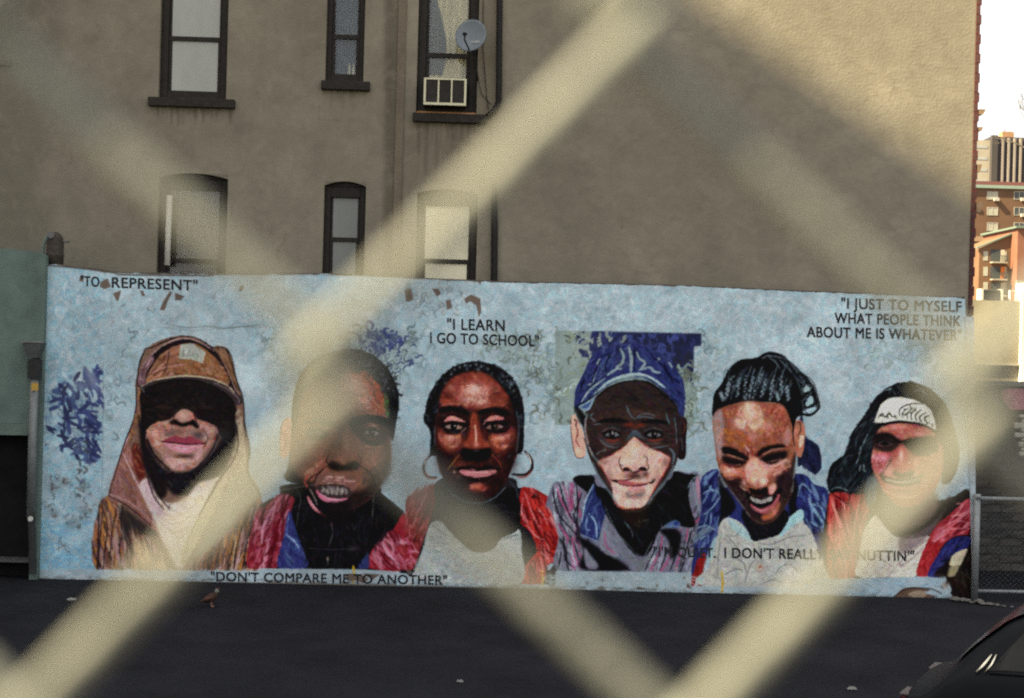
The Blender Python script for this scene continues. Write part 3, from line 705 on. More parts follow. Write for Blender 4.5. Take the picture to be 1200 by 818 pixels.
def portrait_hoops(c):
    A = Br(c, 480, 415, 5.1125, 3); B = Br(c, 470, 530, 4.814, 3)
    # red jacket, dark lining
    B.p((36,34,44), 0,655, 60,560, 165,330, 200,190, 660,200, 740,215, 800,300, 880,480, 880,610, 820,640, 872,740, 780,742, 560,740, 60,700, base=True)
    B.p((130,44,46), 36,255, 120,215, 185,178, 205,230, 180,330, 112,540, 62,665, 0,645, -20,560, 36,450, 26,335, base=True)
    B.h([(176,96,100), (112,30,36), (150,52,54), (94,28,36), (190,120,130)], 120, 14, 2.2, 1.9, 40,260, 180,185, 180,330, 110,540, 30,560, jit=.25)
    B.h([(196,120,150), (140,36,48), (170,60,80), (206,150,170)], 60, 14, 2.6, .9, -30,500, 30,480, 100,560, 55,660, -30,640, jit=.3)
    B.l((188,122,126), 1.6, 150,235, 100,330, 60,430, a=.8); B.l((60,26,30), 1.6, 175,260, 110,400, 70,520, a=.8)
    B.p((168,42,40), 678,205, 705,196, 765,212, 842,262, 862,330, 842,380, 892,470, 882,600, 822,640, 800,735, 668,732, 700,640, 762,550, 728,450, 668,390, 666,290, base=True)
    B.h([(200,60,54), (140,30,32), (186,50,46), (214,112,112), (120,28,32)], 210, 12, 2.3, 1.1, 680,215, 765,215, 860,330, 890,470, 880,590, 760,720, 690,710, 765,550, 730,450, 672,380, jit=.35)
    B.h([(226,140,140), (86,18,24), (206,66,58), (70,16,22)], 40, 26, 2.8, 1.15, 680,215, 765,215, 860,330, 890,470, 880,590, 760,720, 690,710, 765,550, 730,450, 672,380, jit=.25, bend=.2, a=.85)
    for q in ((700,230, 735,330, 768,405), (690,320, 720,420, 770,480, 810,490), (765,320, 800,350, 830,410), (785,560, 830,600), (720,620, 690,720), (690,260, 680,330, 700,400)):
        B.l((222,140,146), 1.3, *q, a=.8)
    for q in ((760,215, 845,262), (820,380, 850,430), (760,550, 830,560, 870,600), (800,480, 780,540), (760,420, 790,500)):
        B.l((80,22,28), 1.3, *q, a=.8)
    B.b((24,18,22), 748,246, 24,20, .95); B.b((206,60,66), 736,240, 12,10, .9)
    B.p((34,34,46), 885,610, 872,742, 812,740, 820,690, 850,650, soft=.5)
    B.p((30,28,34), 664,430, 700,500, 752,545, 768,560, 700,640, 668,720, soft=.6)
    # shirt
    B.p((160,168,166), 162,412, 230,392, 340,500, 400,556, 450,566, 520,546, 560,492, 662,432, 682,560, 670,742, 300,745, 58,722, 80,670, 124,540, base=True)
    B.h([(172,180,176), (150,158,162), (182,180,166), (140,150,156), (160,172,180), (176,168,150)], 320, 13, 2.2, .3, 165,420, 230,400, 340,505, 450,570, 560,500, 660,440, 678,560, 668,735, 300,740, 75,690, 124,540, jit=.8, a=.5)
    B.l((112,120,128), 1.2, 170,405, 240,460, 330,490, a=.8); B.l((196,204,204), 1.4, 570,480, 620,455, 660,448, a=.8); B.l((84,88,96), 1.4, 560,495, 610,478, 665,465, a=.8)
    B.l((120,116,110), 1, 250,660, 270,640, a=.8)
    # neck
    B.p((31,29,34), 222,150, 600,140, 660,210, 668,420, 560,490, 522,542, 432,566, 352,522, 232,392, 196,300)
    B.h([(44,44,52), (24,22,26), (56,54,62), (38,34,40)], 120, 18, 2.2, .1, 230,280, 600,290, 655,400, 540,480, 430,550, 350,500, 240,380, jit=.3, a=.6)
    B.l((86,100,110), 1, 610,160, 650,210, 660,260, a=.7); B.l((74,84,94), 1, 215,340, 300,400, 420,420, a=.5)
    # hair
    A.p((31,31,36), 84,400, 95,330, 108,270, 160,170, 240,90, 340,48, 450,48, 560,90, 642,180, 682,300, 688,400, 682,560, 664,592, 640,600, 155,610, 122,600, 125,470, base=True)
    A.q([(52,58,68), (22,22,26), (74,84,94)], 90, 8, 1.5, 100,380, 110,270, 165,170, 245,95, 345,55, 450,55, 560,100, 640,185, 680,310, 680,500, 650,520, 620,280, 540,170, 430,100, 330,100, 240,150, 185,230, 160,400)
    for x, y in ((300,78), (330,66), (365,70), (400,64), (430,76), (470,90), (585,160), (600,200), (625,220), (270,92), (250,120), (345,92), (415,92), (560,130), (610,180)):
        A.b((136,150,158), x, y, 8, 10, .75)
    # earrings
    for col, w, q in (((44,32,34), 3.2, (128,606, 96,640, 84,690, 108,735, 165,738)), ((214,204,190), 1.1, (112,618, 94,645, 88,665)), ((150,64,50), 1.2, (92,700, 118,742, 160,748)),
                      ((40,30,32), 3.8, (692,582, 728,630, 732,685, 690,722, 615,720)), ((214,206,196), 1.3, (700,590, 722,628, 726,660)), ((150,64,50), 1.3, (735,700, 690,738, 640,738))):
        A.l(col, w, *q, taper=.5)
        c.lab[0, 0] = 0
    # face
    A.p((62,35,35), 168,340, 190,230, 250,150, 340,106, 440,108, 530,168, 602,270, 640,400, 652,560, 622,660, 575,770, 500,850, 430,885, 350,870, 250,800, 188,720, 160,600, 152,430, base=True)
    A.h([(84,46,44), (52,30,33), (96,54,48), (60,40,44), (72,34,34)], 330, 10, 2, 1.3, 170,340, 250,160, 340,110, 440,112, 530,175, 640,400, 648,560, 580,760, 430,880, 260,800, 165,600, jit=.8, a=.6)
    A.b((40,25,28), 190,620, 50,110, .8); A.b((40,25,28), 610,620, 50,110, .8); A.b((44,27,30), 180,430, 30,90, .6); A.b((42,27,30), 625,420, 34,110, .7); A.b((40,25,27), 330,770, 60,60, .7); A.b((40,25,27), 520,770, 60,60, .7); A.b((44,26,28), 400,850, 130,40, .7)
    A.p((140,68,54), 188,260, 240,160, 340,114, 440,114, 540,190, 592,290, 500,322, 390,332, 300,300, 200,312, soft=2)
    A.h([(160,76,62), (122,50,44), (176,92,80), (150,64,46), (104,48,42)], 160, 8, 2, .5, 190,255, 250,155, 340,116, 440,116, 540,190, 590,290, 390,330, 205,308, jit=.9)
    A.b((206,160,150), 385,225, 95,55, .85); A.b((222,184,176), 380,210, 40,26, .8); A.b((204,150,150), 430,290, 50,28, .8); A.b((196,140,136), 335,275, 46,26, .7); A.b((186,120,110), 470,210, 40,30, .6)
    A.b((150,62,62), 280,180, 46,30, .7); A.b((178,116,112), 250,205, 30,20, .6); A.b((96,44,40), 520,250, 50,40, .6); A.b((72,34,34), 225,250, 34,24, .7)
    A.h([(226,190,184), (206,150,150), (190,110,100), (214,170,150)], 70, 7, 1.6, 1.4, 310,190, 450,180, 480,270, 420,310, 320,300, jit=.6, a=.65)
    A.l((176,104,90), 1.6, 190,308, 250,296, 310,300, a=.8); A.l((166,84,70), 1.6, 500,300, 560,306, 592,330, a=.8)
    A.p((142,64,48), 176,440, 300,470, 330,500, 320,560, 250,590, 190,560, 165,500, soft=3, a=.8); A.p((142,64,48), 480,480, 600,440, 640,460, 620,540, 560,590, 490,570, soft=3, a=.8)
    # brows, eyes
    A.p((28,21,24), 174,335, 220,311, 300,318, 352,345, 362,385, 330,362, 250,345, 195,356); A.p((28,21,24), 408,350, 450,325, 540,323, 602,352, 592,372, 500,350, 430,368)
    A.p((44,27,29), 165,400, 250,362, 335,378, 358,425, 300,478, 230,474, 185,440, soft=1); A.p((44,27,29), 425,405, 480,364, 565,368, 606,420, 575,472, 510,474, 448,432, soft=1)
    A.p((196,128,126), 206,402, 255,372, 322,396, 330,408, 260,398, soft=.6); A.p((190,122,116), 448,402, 510,366, 566,388, 520,396, soft=.6)
    A.l((24,16,18), 2.2, 196,428, 255,408, 330,420, 356,436, a=.95); A.l((24,16,18), 2.2, 430,432, 480,410, 545,412, 600,432, a=.95)
    eye(A, 264, 436, 58, 17, tilt=.06, gaze=0, white=(150, 126, 120)); eye(A, 510, 436, 58, 17, tilt=-.06, gaze=-4, white=(146, 120, 116))
    A.p((28,19,21), 205,448, 260,462, 320,456, 300,478, 240,480, soft=.8, a=.9); A.p((28,19,21), 460,456, 520,462, 580,450, 560,476, 500,478, soft=.8, a=.9)
    A.l((206,150,150), 1.3, 215,408, 250,380, 310,392, a=.8); A.l((206,150,148), 1.3, 440,425, 475,390, 530,376, a=.8); A.l((196,148,148), 1.1, 310,470, 340,440, a=.7)
    A.br(620, 170,340, 200,230, 260,150, 340,108, 440,110, 530,170, 602,275, 640,400, 645,560, 600,700, 430,880, 330,860, 190,720, 160,560)
    # nose, cheeks
    A.p((146,66,50), 372,352, 402,360, 420,450, 452,520, 474,560, 330,560, 350,500, 368,430, soft=1.5)
    A.l((226,164,150), 2.3, 392,425, 398,480, 402,545, a=.9); A.b((214,140,124), 400,540, 22,22, .8); A.b((170,84,62), 342,542, 22,20, .8); A.b((166,78,60), 462,540, 22,20, .8)
    A.l((110,44,38), 1.4, 440,440, 462,500, a=.7); A.l((176,88,64), 1.4, 372,380, 366,440, a=.7)
    A.p((24,17,20), 308,582, 330,562, 400,576, 470,562, 492,590, 474,630, 400,644, 326,628, soft=.7); A.l((96,104,112), .9, 385,580, 415,578, a=.7)
    A.h([(196,120,112), (160,64,56), (214,160,152), (140,48,42), (176,96,60)], 75, 8, 2.0, .6, 175,450, 230,490, 310,480, 300,540, 240,575, 185,530, jit=.7)
    A.h([(186,106,98), (152,58,52), (206,146,140), (138,46,42), (170,90,60)], 75, 8, 2.0, -.6, 480,480, 570,480, 615,430, 610,520, 560,575, 500,540, jit=.7)
    A.b((214,158,150), 240,505, 36,22, .75); A.b((206,146,138), 545,505, 36,22, .7)
    # mouth, chin
    A.l((142,84,56), 1.8, 302,596, 262,650, 224,698, a=.85); A.l((104,112,66), 1.2, 262,650, 225,700, a=.6); A.l((138,62,50), 2, 490,600, 530,640, 552,680, a=.8)
    A.p((120,60,50), 290,640, 340,655, 380,648, 330,680, 270,690, soft=1, a=.7)
    A.p((40,22,26), 248,690, 330,668, 372,674, 400,682, 430,674, 470,664, 548,690, 470,700, 330,700)
    A.p((192,122,124), 300,698, 370,690, 420,696, 492,694, 520,702, 472,730, 392,740, 322,722); A.l((220,166,166), 1.5, 345,712, 410,708, 470,710, a=.8)
    A.l((24,15,18), 1.4, 255,692, 340,692, 400,698, 480,692, 545,690, a=.9)
    A.b((28,18,21), 400,755, 80,14, .9); A.b((196,160,150), 268,708, 9,10, .8); A.b((180,116,104), 515,710, 12,10, .8); A.b((120,88,98), 296,736, 16,14, .6)
    A.b((190,86,70), 405,800, 60,28, .9); A.b((214,130,110), 410,790, 28,12, .8); A.h([(196,96,76), (160,60,50), (220,150,130)], 22, 6, 1.6, 0, 350,795, 410,775, 470,800, 420,825)
    A.br(200, 190,470, 330,470, 300,580, 240,590); A.br(200, 480,470, 620,430, 610,540, 520,580); A.b((226,176,166), 238,498, 26,14, .6); A.b((222,168,158), 546,500, 26,14, .6)
    B.l((96,106,116), 1.6, 260,205, 330,265, 420,288, 510,268, 590,200, a=.8); A.l((74,86,98), 2, 640,330, 655,450, 640,590, a=.7); A.l((96,112,120), 1.3, 150,430, 152,560, a=.7); A.l((70,84,96), 1.6, 590,620, 610,600, a=.7)

def portrait_blue_cap(c):
    A = Br(c, 660, 385, 5.1125, 4); C = Br(c, 665, 450, 5.1125, 4); B = Br(c, 640, 530, 4.814, 4)
    # striped overshirt over a black shirt
    B.p((118,118,136), 40,178, 90,166, 152,168, 165,136, 270,130, 720,106, 790,118, 866,130, 872,400, 840,470, 822,672, 400,676, 60,662, 70,480, 30,340, 0,300, base=True)
    B.h([(148,150,166), (98,98,112), (130,128,150), (168,170,182)], 240, 16, 2.4, 1.35, 45,185, 150,175, 190,300, 260,500, 300,655, 75,655, 75,480, 40,340, jit=.25)
    B.h([(190,196,206), (36,34,42), (176,84,130), (50,48,60)], 44, 30, 3.0, 1.35, 45,185, 150,175, 190,300, 260,500, 300,655, 75,655, 75,480, 40,340, jit=.15, bend=.15, a=.85)
    B.h([(190,196,206), (36,34,42), (176,84,130), (50,48,60)], 26, 30, 3.0, 1.9, 560,670, 640,480, 780,420, 860,300, 830,660, jit=.15, bend=.15, a=.85)
    B.h([(148,150,166), (98,98,112), (130,128,150)], 120, 16, 2.4, 1.9, 560,670, 640,480, 780,420, 860,300, 830,660, jit=.25)
    for q in ((60,190, 80,260, 130,360), (95,185, 140,300, 130,340), (190,210, 185,300, 200,380), (60,400, 120,480, 110,520), (150,480, 160,580, 190,650), (215,540, 250,640), (320,470, 330,520, 380,560), (130,200, 150,280, 140,330), (655,470, 640,560, 590,665), (720,520, 690,600, 650,670), (800,430, 790,500), (760,560, 730,660), (850,150, 865,260), (840,400, 865,370)):
        B.l((176,78,124), 2.2, *q, a=.85)
    for q in ((40,200, 60,330, 130,420, 175,470), (100,470, 110,600, 160,655), (170,180, 180,300, 170,420), (200,230, 160,350), (300,520, 420,640, 480,665), (250,560, 290,650), (85,560, 70,650), (75,180, 110,300, 160,400), (620,540, 560,665), (690,540, 640,670), (760,470, 740,560, 700,665), (820,440, 790,560)):
        B.l((36,34,42), 2.0, *q, a=.9)
    B.p((32,30,36), 180,480, 240,500, 300,540, 400,600, 460,665, 200,660, 210,560, soft=1); B.p((132,132,150), 215,540, 250,580, 295,640, 270,662, 225,640, soft=.8)
    B.p((30,29,35), 640,440, 720,430, 760,460, 750,560, 700,600, 690,500, soft=1)
    B.p((128,130,146), 310,450, 340,400, 360,460, 400,560, 420,600, 330,570, 300,520, soft=.8); B.l((176,78,124), 2, 330,450, 340,530, 390,570, a=.8)
    # black shirt and neck
    B.p((28,27,31), 152,160, 182,130, 268,136, 320,200, 660,170, 725,108, 790,122, 858,132, 812,190, 810,290, 838,420, 700,410, 640,440, 590,560, 545,590, 480,560, 380,420, 300,300, 220,220)
    B.h([(40,40,46), (22,21,24), (52,54,60)], 110, 18, 2.2, 1.2, 170,150, 300,220, 400,420, 540,580, 640,420, 800,400, 800,180, 700,140, 560,320, 420,300, jit=.5, a=.6)
    B.p((44,36,34), 400,300, 480,330, 580,300, 560,400, 530,430, 480,420, 430,370, soft=2); B.l((96,108,116), 1.2, 440,390, 480,440, 490,480, a=.8); B.l((110,112,104), 1.2, 540,390, 580,380, a=.6); B.h([(70,70,60), (56,48,44)], 16, 8, 1.6, .3, 470,390, 580,380, 550,430)
    for q in ((300,260, 340,400, 430,520, 540,590), (330,300, 400,450, 500,560), (350,480, 450,580, 540,660), (600,500, 560,580, 545,660), (440,580, 500,610, 545,640)):
        B.l((104,114,122), 1.4, *q, a=.75)
    B.p((112,116,120), 430,540, 500,590, 545,600, 590,570, 560,640, 545,668, 500,640, soft=1, a=.8)
    # blue collar
    B.p((50,58,108), 270,182, 282,240, 330,330, 318,400, 288,498, 200,462, 196,400, 230,260)
    B.h([(40,44,84), (70,84,140), (96,116,160)], 40, 14, 2, 1.7, 270,190, 325,330, 285,490, 205,455, 232,260)
    B.l((150,180,204), 1.7, 268,182, 225,270, 200,400, a=.9); B.l((150,184,208), 2, 240,345, 280,400, 285,480, a=.85); B.l((120,146,186), 1.5, 235,360, 225,430, 250,440, a=.8); B.l((140,166,190), 1.4, 195,465, 285,500, a=.8)
    B.p((92,116,158), 672,416, 720,384, 755,400, 745,425, 700,425, soft=.7); B.p((50,60,130), 715,395, 745,395, 738,418, soft=.6)
    B.l((120,140,150), 2.2, 800,200, 830,150, 862,135, a=.8); B.l((130,150,160), 2, 830,180, 850,280, 872,340, a=.8); B.p((184,140,160), 845,160, 866,145, 870,300, 850,230, soft=.8, a=.8)
    # ears
    C.p((206,160,142), 22,205, 44,184, 64,226, 98,300, 108,400, 100,436, 50,432, 24,310, base=True); C.l((120,52,46), 1.6, 50,230, 62,300, 52,340, 82,390, a=.85); C.l((60,34,32), 1.1, 22,205, 24,310, 50,434, 100,440, a=.85); C.l((44,26,28), 1.6, 36,215, 56,225, 50,260, a=.8); C.b((226,186,166), 60,400, 24,30, .7)
    C.p((46,36,38), 680,212, 716,222, 712,330, 708,430, 684,454, 660,420, base=True); C.l((140,70,50), 1.2, 696,225, 704,260, 690,300, a=.7); C.l((90,100,108), 1.2, 686,330, 690,400, a=.7)
    # head
    C.p((60,48,46), 64,150, 104,190, 120,130, 230,20, 450,-20, 600,30, 692,190, 690,240, 664,420, 642,500, 592,592, 542,662, 482,742, 400,772, 320,748, 250,642, 170,522, 118,400, 96,280, base=True)
    C.h([(50,46,50), (26,24,27), (60,52,52), (44,48,56)], 160, 14, 2, .1, 110,190, 230,40, 450,0, 600,50, 680,200, 650,420, 440,320, 330,380, 190,450, 120,380, jit=.4, a=.55)
    C.h([(84,60,52), (66,52,52), (74,70,78), (96,66,56)], 110, 9, 1.9, .3, 150,210, 400,160, 640,210, 630,400, 440,330, 330,370, 180,440, jit=.6, a=.6)
    # cap
    A.p((52,60,108), 66,470, 68,420, 76,360, 130,250, 180,152, 268,112, 400,94, 520,118, 602,170, 672,240, 724,330, 724,525, 690,500, 680,452, 600,372, 500,302, 420,280, 330,302, 230,372, 140,455, 100,480, base=True)
    A.h([(40,46,86), (66,76,130), (58,62,118), (34,38,68), (88,104,140)], 200, 13, 2.4, -.9, 76,420, 130,255, 185,155, 270,115, 400,97, 400,270, 330,298, 230,368, 140,450, jit=.4)
    A.h([(40,46,86), (62,68,126), (52,56,112), (36,40,76), (74,84,140)], 200, 13, 2.4, .8, 400,97, 520,120, 602,172, 672,242, 722,330, 722,500, 600,372, 500,300, 410,275, jit=.4)
    hl = (150,170,170)
    for w, q in ((4, (396,112, 408,180, 406,262)), (3.4, (345,120, 362,170, 352,210, 322,232, 350,245)), (3, (330,235, 290,262, 265,280)), (3, (440,140, 455,178, 490,205, 475,230, 455,250)), (3, (470,245, 520,235, 545,258, 582,264)),
                 (2.2, (222,180, 206,205, 214,228)), (2, (196,255, 176,320, 150,340)), (2.6, (250,300, 200,335, 150,380, 110,440)), (2.2, (560,200, 578,180)), (1.8, (630,200, 655,235)), (1.8, (690,215, 700,245))):
        A.l(hl, w, *q, a=.85)
    for q in ((240,160, 200,240, 170,330), (300,130, 260,200, 250,260), (430,110, 425,200, 430,260), (600,200, 640,280, 700,330), (520,150, 600,230, 660,330), (130,290, 100,380)):
        A.l((26,28,48), 1.8, *q, a=.8)
    A.p((122,146,162), 92,466, 140,440, 196,392, 186,430, 156,486, 122,492); A.p((66,82,126), 112,468, 150,446, 170,430, 150,472, 126,480)
    A.l((166,190,192), 3, 150,440, 215,370, 300,306, 420,274, 520,292, 612,356, a=.95); A.l((96,122,134), 2.2, 200,400, 300,322, 420,296, 500,308, 580,352, a=.8); A.l((22,22,28), 2.2, 190,420, 300,340, 420,312, 520,330, 620,410, 680,470, a=.9)
    A.l((18,18,22), 2, 78,465, 150,430, 210,380, a=.8); A.p((30,29,33), 64,470, 100,480, 130,520, 120,580, 90,540, soft=.8)
    A.h([(52,44,44), (38,34,36), (60,54,50)], 60, 16, 2, .15, 200,440, 320,350, 500,340, 640,430, 680,510, 420,480, a=.5)
    # lit lower face
    C.p((206,170,160), 182,462, 250,430, 330,385, 370,340, 400,318, 442,345, 490,380, 560,410, 614,440, 604,490, 562,560, 532,612, 482,700, 440,742, 330,748, 276,702, 268,612, 228,540, 200,492)
    C.h([(222,188,172), (206,158,166), (190,146,130), (214,176,180), (226,200,176)], 210, 9, 2, .7, 195,465, 330,390, 400,325, 560,415, 605,445, 540,590, 480,695, 330,740, 280,690, 270,610, 205,490, jit=.9, a=.55)
    for q in ((182,464, 260,428, 340,375, 392,322), (410,322, 470,370, 560,408, 614,440), (614,442, 600,500, 545,590, 490,690), (272,690, 330,746, 440,742), (200,490, 232,545, 262,600)):
        C.l((156,52,48), 1.5, *q, a=.85)
    C.b((232,204,180), 395,400, 36,56, .8); C.l((40,34,38), 1.2, 332,425, 312,450, 312,478, 335,490, a=.9); C.l((40,34,38), 1.2, 450,440, 475,440, 480,490, a=.9); C.b((206,196,160), 345,455, 20,24, .6); C.b((232,210,190), 458,462, 14,22, .7); C.b((206,140,140), 400,500, 40,14, .6)
    C.b((120,84,78), 400,540, 78,34, .85); C.e((34,24,26), 352,512, 22,13, .95); C.e((34,24,26), 450,510, 24,14, .95); C.b((48,36,38), 405,556, 56,20, .85); C.l((52,36,38), 1.6, 318,490, 330,520, 375,520, 402,532, 440,520, 478,516, 488,490, a=.8); C.b((60,48,48), 470,540, 22,24, .7)
    C.p((34,24,28), 266,572, 300,574, 370,572, 400,570, 300,590); C.l((30,22,26), 2.2, 266,575, 300,592, 330,606, a=.9); C.l((30,22,26), 2.4, 470,596, 505,590, 525,572, a=.95); C.b((70,60,54), 515,578, 14,18, .7)
    C.p((164,82,92), 300,582, 340,576, 400,592, 470,592, 500,592, 450,606, 390,612, 320,602); C.p((206,142,150), 318,606, 400,618, 480,602, 445,638, 382,646, 340,630); C.l((30,20,24), 1.2, 300,596, 390,613, 490,598, a=.9)
    C.p((74,70,76), 335,652, 400,656, 466,642, 450,676, 392,684, 352,676, soft=2.5, a=.8); C.l((110,124,132), 1, 400,672, 445,668, a=.7); C.b((222,184,180), 380,715, 60,18, .6)
    C.br(330, 182,462, 330,385, 400,318, 560,410, 614,440, 604,490, 532,612, 440,742, 330,748, 270,640, 228,540); C.br(200, 130,200, 400,150, 650,210, 640,400, 440,330, 330,370, 180,440, a=.4)
    C.b((120,70,64), 215,470, 40,26, .6); C.b((120,70,64), 590,470, 34,40, .6); C.b((150,104,98), 250,560, 30,60, .5); C.b((150,104,98), 540,560, 30,60, .5)
    C.b((112,74,62), 268,345, 70,40, .55); C.b((112,74,62), 520,345, 60,36, .5); C.b((104,70,58), 400,180, 120,50, .45)
    # eyes in shade
    for x in (268, 520):
        C.p((24,22,25), x-62,300, x-20,276, x+30,280, x+58,305, x+20,328, x-30,326); C.b((120,124,130), x+24,304, 20,12, .8); C.b((110,114,118), x-30,304, 14,10, .6); eye(C, x, 303, 46, 18, white=(112, 112, 116), iris=(16, 14, 16))
        C.l((100,110,120), 1.1, x-60,286, x-10,262, x+50,278, a=.6); C.l((150,56,48), 1.6, x-34,334, x+8,340, x+44,330, a=.75)
        C.l((90,96,104), 1.2, x-50,350, x,362, x+40,352, a=.5)
    C.p((26,24,27), 180,232, 230,205, 320,208, 372,232, 300,232); C.p((26,24,27), 440,232, 500,210, 570,215, 612,240, 520,236)
    C.b((150,58,40), 368,245, 36,14, .8); C.b((150,58,40), 440,246, 32,12, .75); C.b((134,60,46), 405,262, 30,12, .5)
    for q in ((352,130, 372,176, 402,212), (402,212, 440,184, 482,178, 525,192), (415,205, 460,196, 520,206), (380,300, 402,280, 440,300)): C.l((96,112,122), 1.5, *q, a=.85)
    C.p((84,100,108), 352,340, 380,296, 405,276, 440,305, 470,335, 430,322, 402,310, soft=.8, a=.8)
    edge = (104,126,136)
    for w, q in ((2.4, (120,175, 106,240, 112,330, 148,420, 190,470)), (2.6, (150,470, 180,540, 225,610, 262,660, 300,720)), (2.4, (612,385, 640,425, 630,480)), (3.2, (640,490, 590,580, 530,650, 480,720)), (1.6, (640,200, 652,280, 655,360)), (1.4, (160,245, 195,238)), (1.6, (150,180, 140,200, 170,225)), (1.5, (190,330, 240,372, 300,380)), (1.5, (480,390, 540,380, 610,370)), (1.6, (170,420, 230,392)), (1.3, (590,170, 610,240))):
        C.l(edge, w, *q, a=.75)
    C.l((190,150,148), 1.6, 112,200, 108,260, 122,350, 150,430, a=.6)

def portrait_laughing(c):
    A = Br(c, 815, 405, 5.1125, 5); C = Br(c, 815, 465, 5.1125, 5); B = Br(c, 800, 530, 4.814, 5)
    # jacket and red lining
    B.p((50,56,112), 104,150, 200,96, 232,200, 640,120, 740,178, 826,240, 826,545, 790,560, 800,700, 110,752, 48,752, 62,560, 106,330, base=True)
    B.h([(40,44,88), (66,76,136), (54,58,122), (34,36,66)], 190, 15, 2.3, 1.9, 106,155, 200,105, 230,260, 240,380, 190,470, 65,560, 106,330, jit=.4)
    B.h([(40,44,88), (66,76,136), (54,58,122), (34,36,66)], 170, 15, 2.3, 1.1, 650,130, 740,185, 824,245, 824,540, 760,500, 690,390, jit=.3)
    B.h([(130,162,190), (28,28,54), (84,100,164)], 34, 28, 3.0, 1.2, 650,130, 740,185, 824,245, 824,540, 760,500, 690,390, jit=.2, bend=.2, a=.8)
    B.h([(130,162,190), (28,28,54), (84,100,164)], 24, 26, 3.0, 1.9, 106,155, 200,105, 230,260, 240,380, 190,470, 65,560, 106,330, jit=.25, bend=.2, a=.8)
    for q in ((115,235, 160,212, 200,225, 206,260, 150,330, 115,355), (650,250, 665,190, 690,185, 730,230), (710,265, 745,330, 790,400, 805,450), (765,300, 790,330, 815,420), (735,290, 770,310), (720,390, 760,420), (80,430, 130,415, 185,440), (70,500, 140,470)):
        B.l((128,162,182), 1.9, *q, a=.85)
    B.p((26,25,31), 196,130, 236,190, 300,300, 250,372, 200,420, 215,300, soft=1); B.p((26,25,31), 620,130, 652,200, 640,300, 680,390, 610,370, 600,240, soft=1)
    B.p((112,132,146), 62,480, 130,420, 185,430, 120,470, 75,520, soft=1, a=.7)
    B.p((146,40,38), 90,600, 130,580, 128,752, 50,752, 62,680, soft=.5); B.h([(170,54,46), (112,30,30)], 26, 12, 2, 1.7, 80,620, 128,600, 120,745, 60,745)
    B.p((150,178,184), 130,610, 190,470, 200,680, 180,750, 112,750, soft=.8)
    # pale shirt
    B.p((178,178,170), 208,412, 252,370, 330,400, 380,470, 402,500, 470,490, 545,462, 600,372, 672,322, 682,390, 722,440, 762,545, 802,760, 112,752, 152,640, 186,520, soft=.6)
    B.h([(196,194,184), (160,162,164), (150,154,160), (190,180,160), (172,180,186), (128,130,136)], 300, 14, 2., 1.2, 210,415, 252,380, 400,505, 545,470, 680,395, 760,545, 795,750, 130,745, 190,520, jit=.8, a=.5)
    for q in ((220,440, 205,560, 195,700), (260,480, 320,560, 330,620), (330,420, 300,470, 240,470), (420,510, 500,520, 600,480, 690,470), (350,740, 380,640, 420,600), (240,690, 300,660, 340,670), (520,690, 560,640, 620,640, 650,680), (600,600, 660,560, 720,570), (160,690, 215,720), (430,530, 430,600), (270,590, 340,620, 360,680), (450,740, 520,720, 560,740)):
        B.l((112,112,116), 1.5, *q, a=.7)
    B.b((150,112,96), 438,652, 34,28, .6); B.b((170,60,56), 438,646, 7,8, .9); B.b((220,214,200), 440,660, 8,8, .8)
    B.p((150,186,194), 252,372, 300,392, 372,455, 400,505, 340,480, 280,430, soft=.7, a=.7); B.p((150,190,196), 548,462, 600,374, 672,324, 680,380, 620,420, 560,475, soft=.6); B.h([(170,206,208), (128,166,176)], 22, 11, 1.8, -.7, 570,450, 610,380, 670,335, 670,380, 600,430)
    # neck
    B.p((34,32,38), 340,330, 560,320, 600,372, 545,462, 470,488, 402,502, 372,452)
    B.h([(48,46,54), (26,24,29)], 40, 14, 2, .2, 380,400, 560,390, 530,460, 410,490, a=.6)
    # ponytail and hair
    A.p((42,44,74), 632,400, 660,540, 700,570, 742,612, 756,720, 724,772, 700,765, 640,720, 610,700, base=True)
    A.h([(34,34,50), (56,60,104), (30,30,40)], 46, 12, 2, 1.1, 645,560, 735,620, 750,720, 700,760, 620,700)
    A.p((29,31,36), 102,425, 104,350, 112,288, 160,220, 200,140, 270,84, 360,74, 432,38, 520,54, 590,120, 662,180, 712,250, 742,330, 742,380, 690,424, 632,420, 602,452, 620,560, 580,500, 520,360, 400,340, 300,340, 182,366, 140,410, base=True)
    for q in ((500,80, 570,150, 610,200), (440,70, 480,100, 520,160), (560,90, 640,200, 690,290), (600,190, 650,230, 690,240), (640,330, 690,300, 715,340), (650,385, 700,380, 722,355), (400,80, 430,60, 470,70)): A.l((108,124,134), 1.3, *q, a=.75)
    A.p((156,180,186), 640,265, 668,240, 690,262, 655,280); A.p((152,176,184), 660,345, 690,300, 706,340, 670,365, soft=.6); A.p((152,176,184), 640,398, 700,372, 726,372, 690,408)
    A.l((26,26,30), 1.6, 680,280, 730,330, 742,375, 690,420, 640,415)
    for x0, y0, x1, y1 in ((225,180,195,300), (262,190,250,310), (300,175,300,320), (345,185,325,310), (395,165,345,320), (420,200,395,310), (465,200,450,330), (510,180,520,300), (545,240,560,330), (195,215,185,320), (150,280,170,330), (480,270,500,330)):
        n = 8
        for i in range(n):
            t = (i+.5)/n; x = x0+(x1-x0)*t+4*(-1)**i; y = y0+(y1-y0)*t
            A.b((168,190,200), x, y, 9, 8, .95*(.6+.4*math.sin(2.6*t+.4)))
    for x in (215, 285, 325, 370, 440, 490, 535): A.l((16,16,20), 1.2, x+20,130, x,230, x-12,320, a=.8)
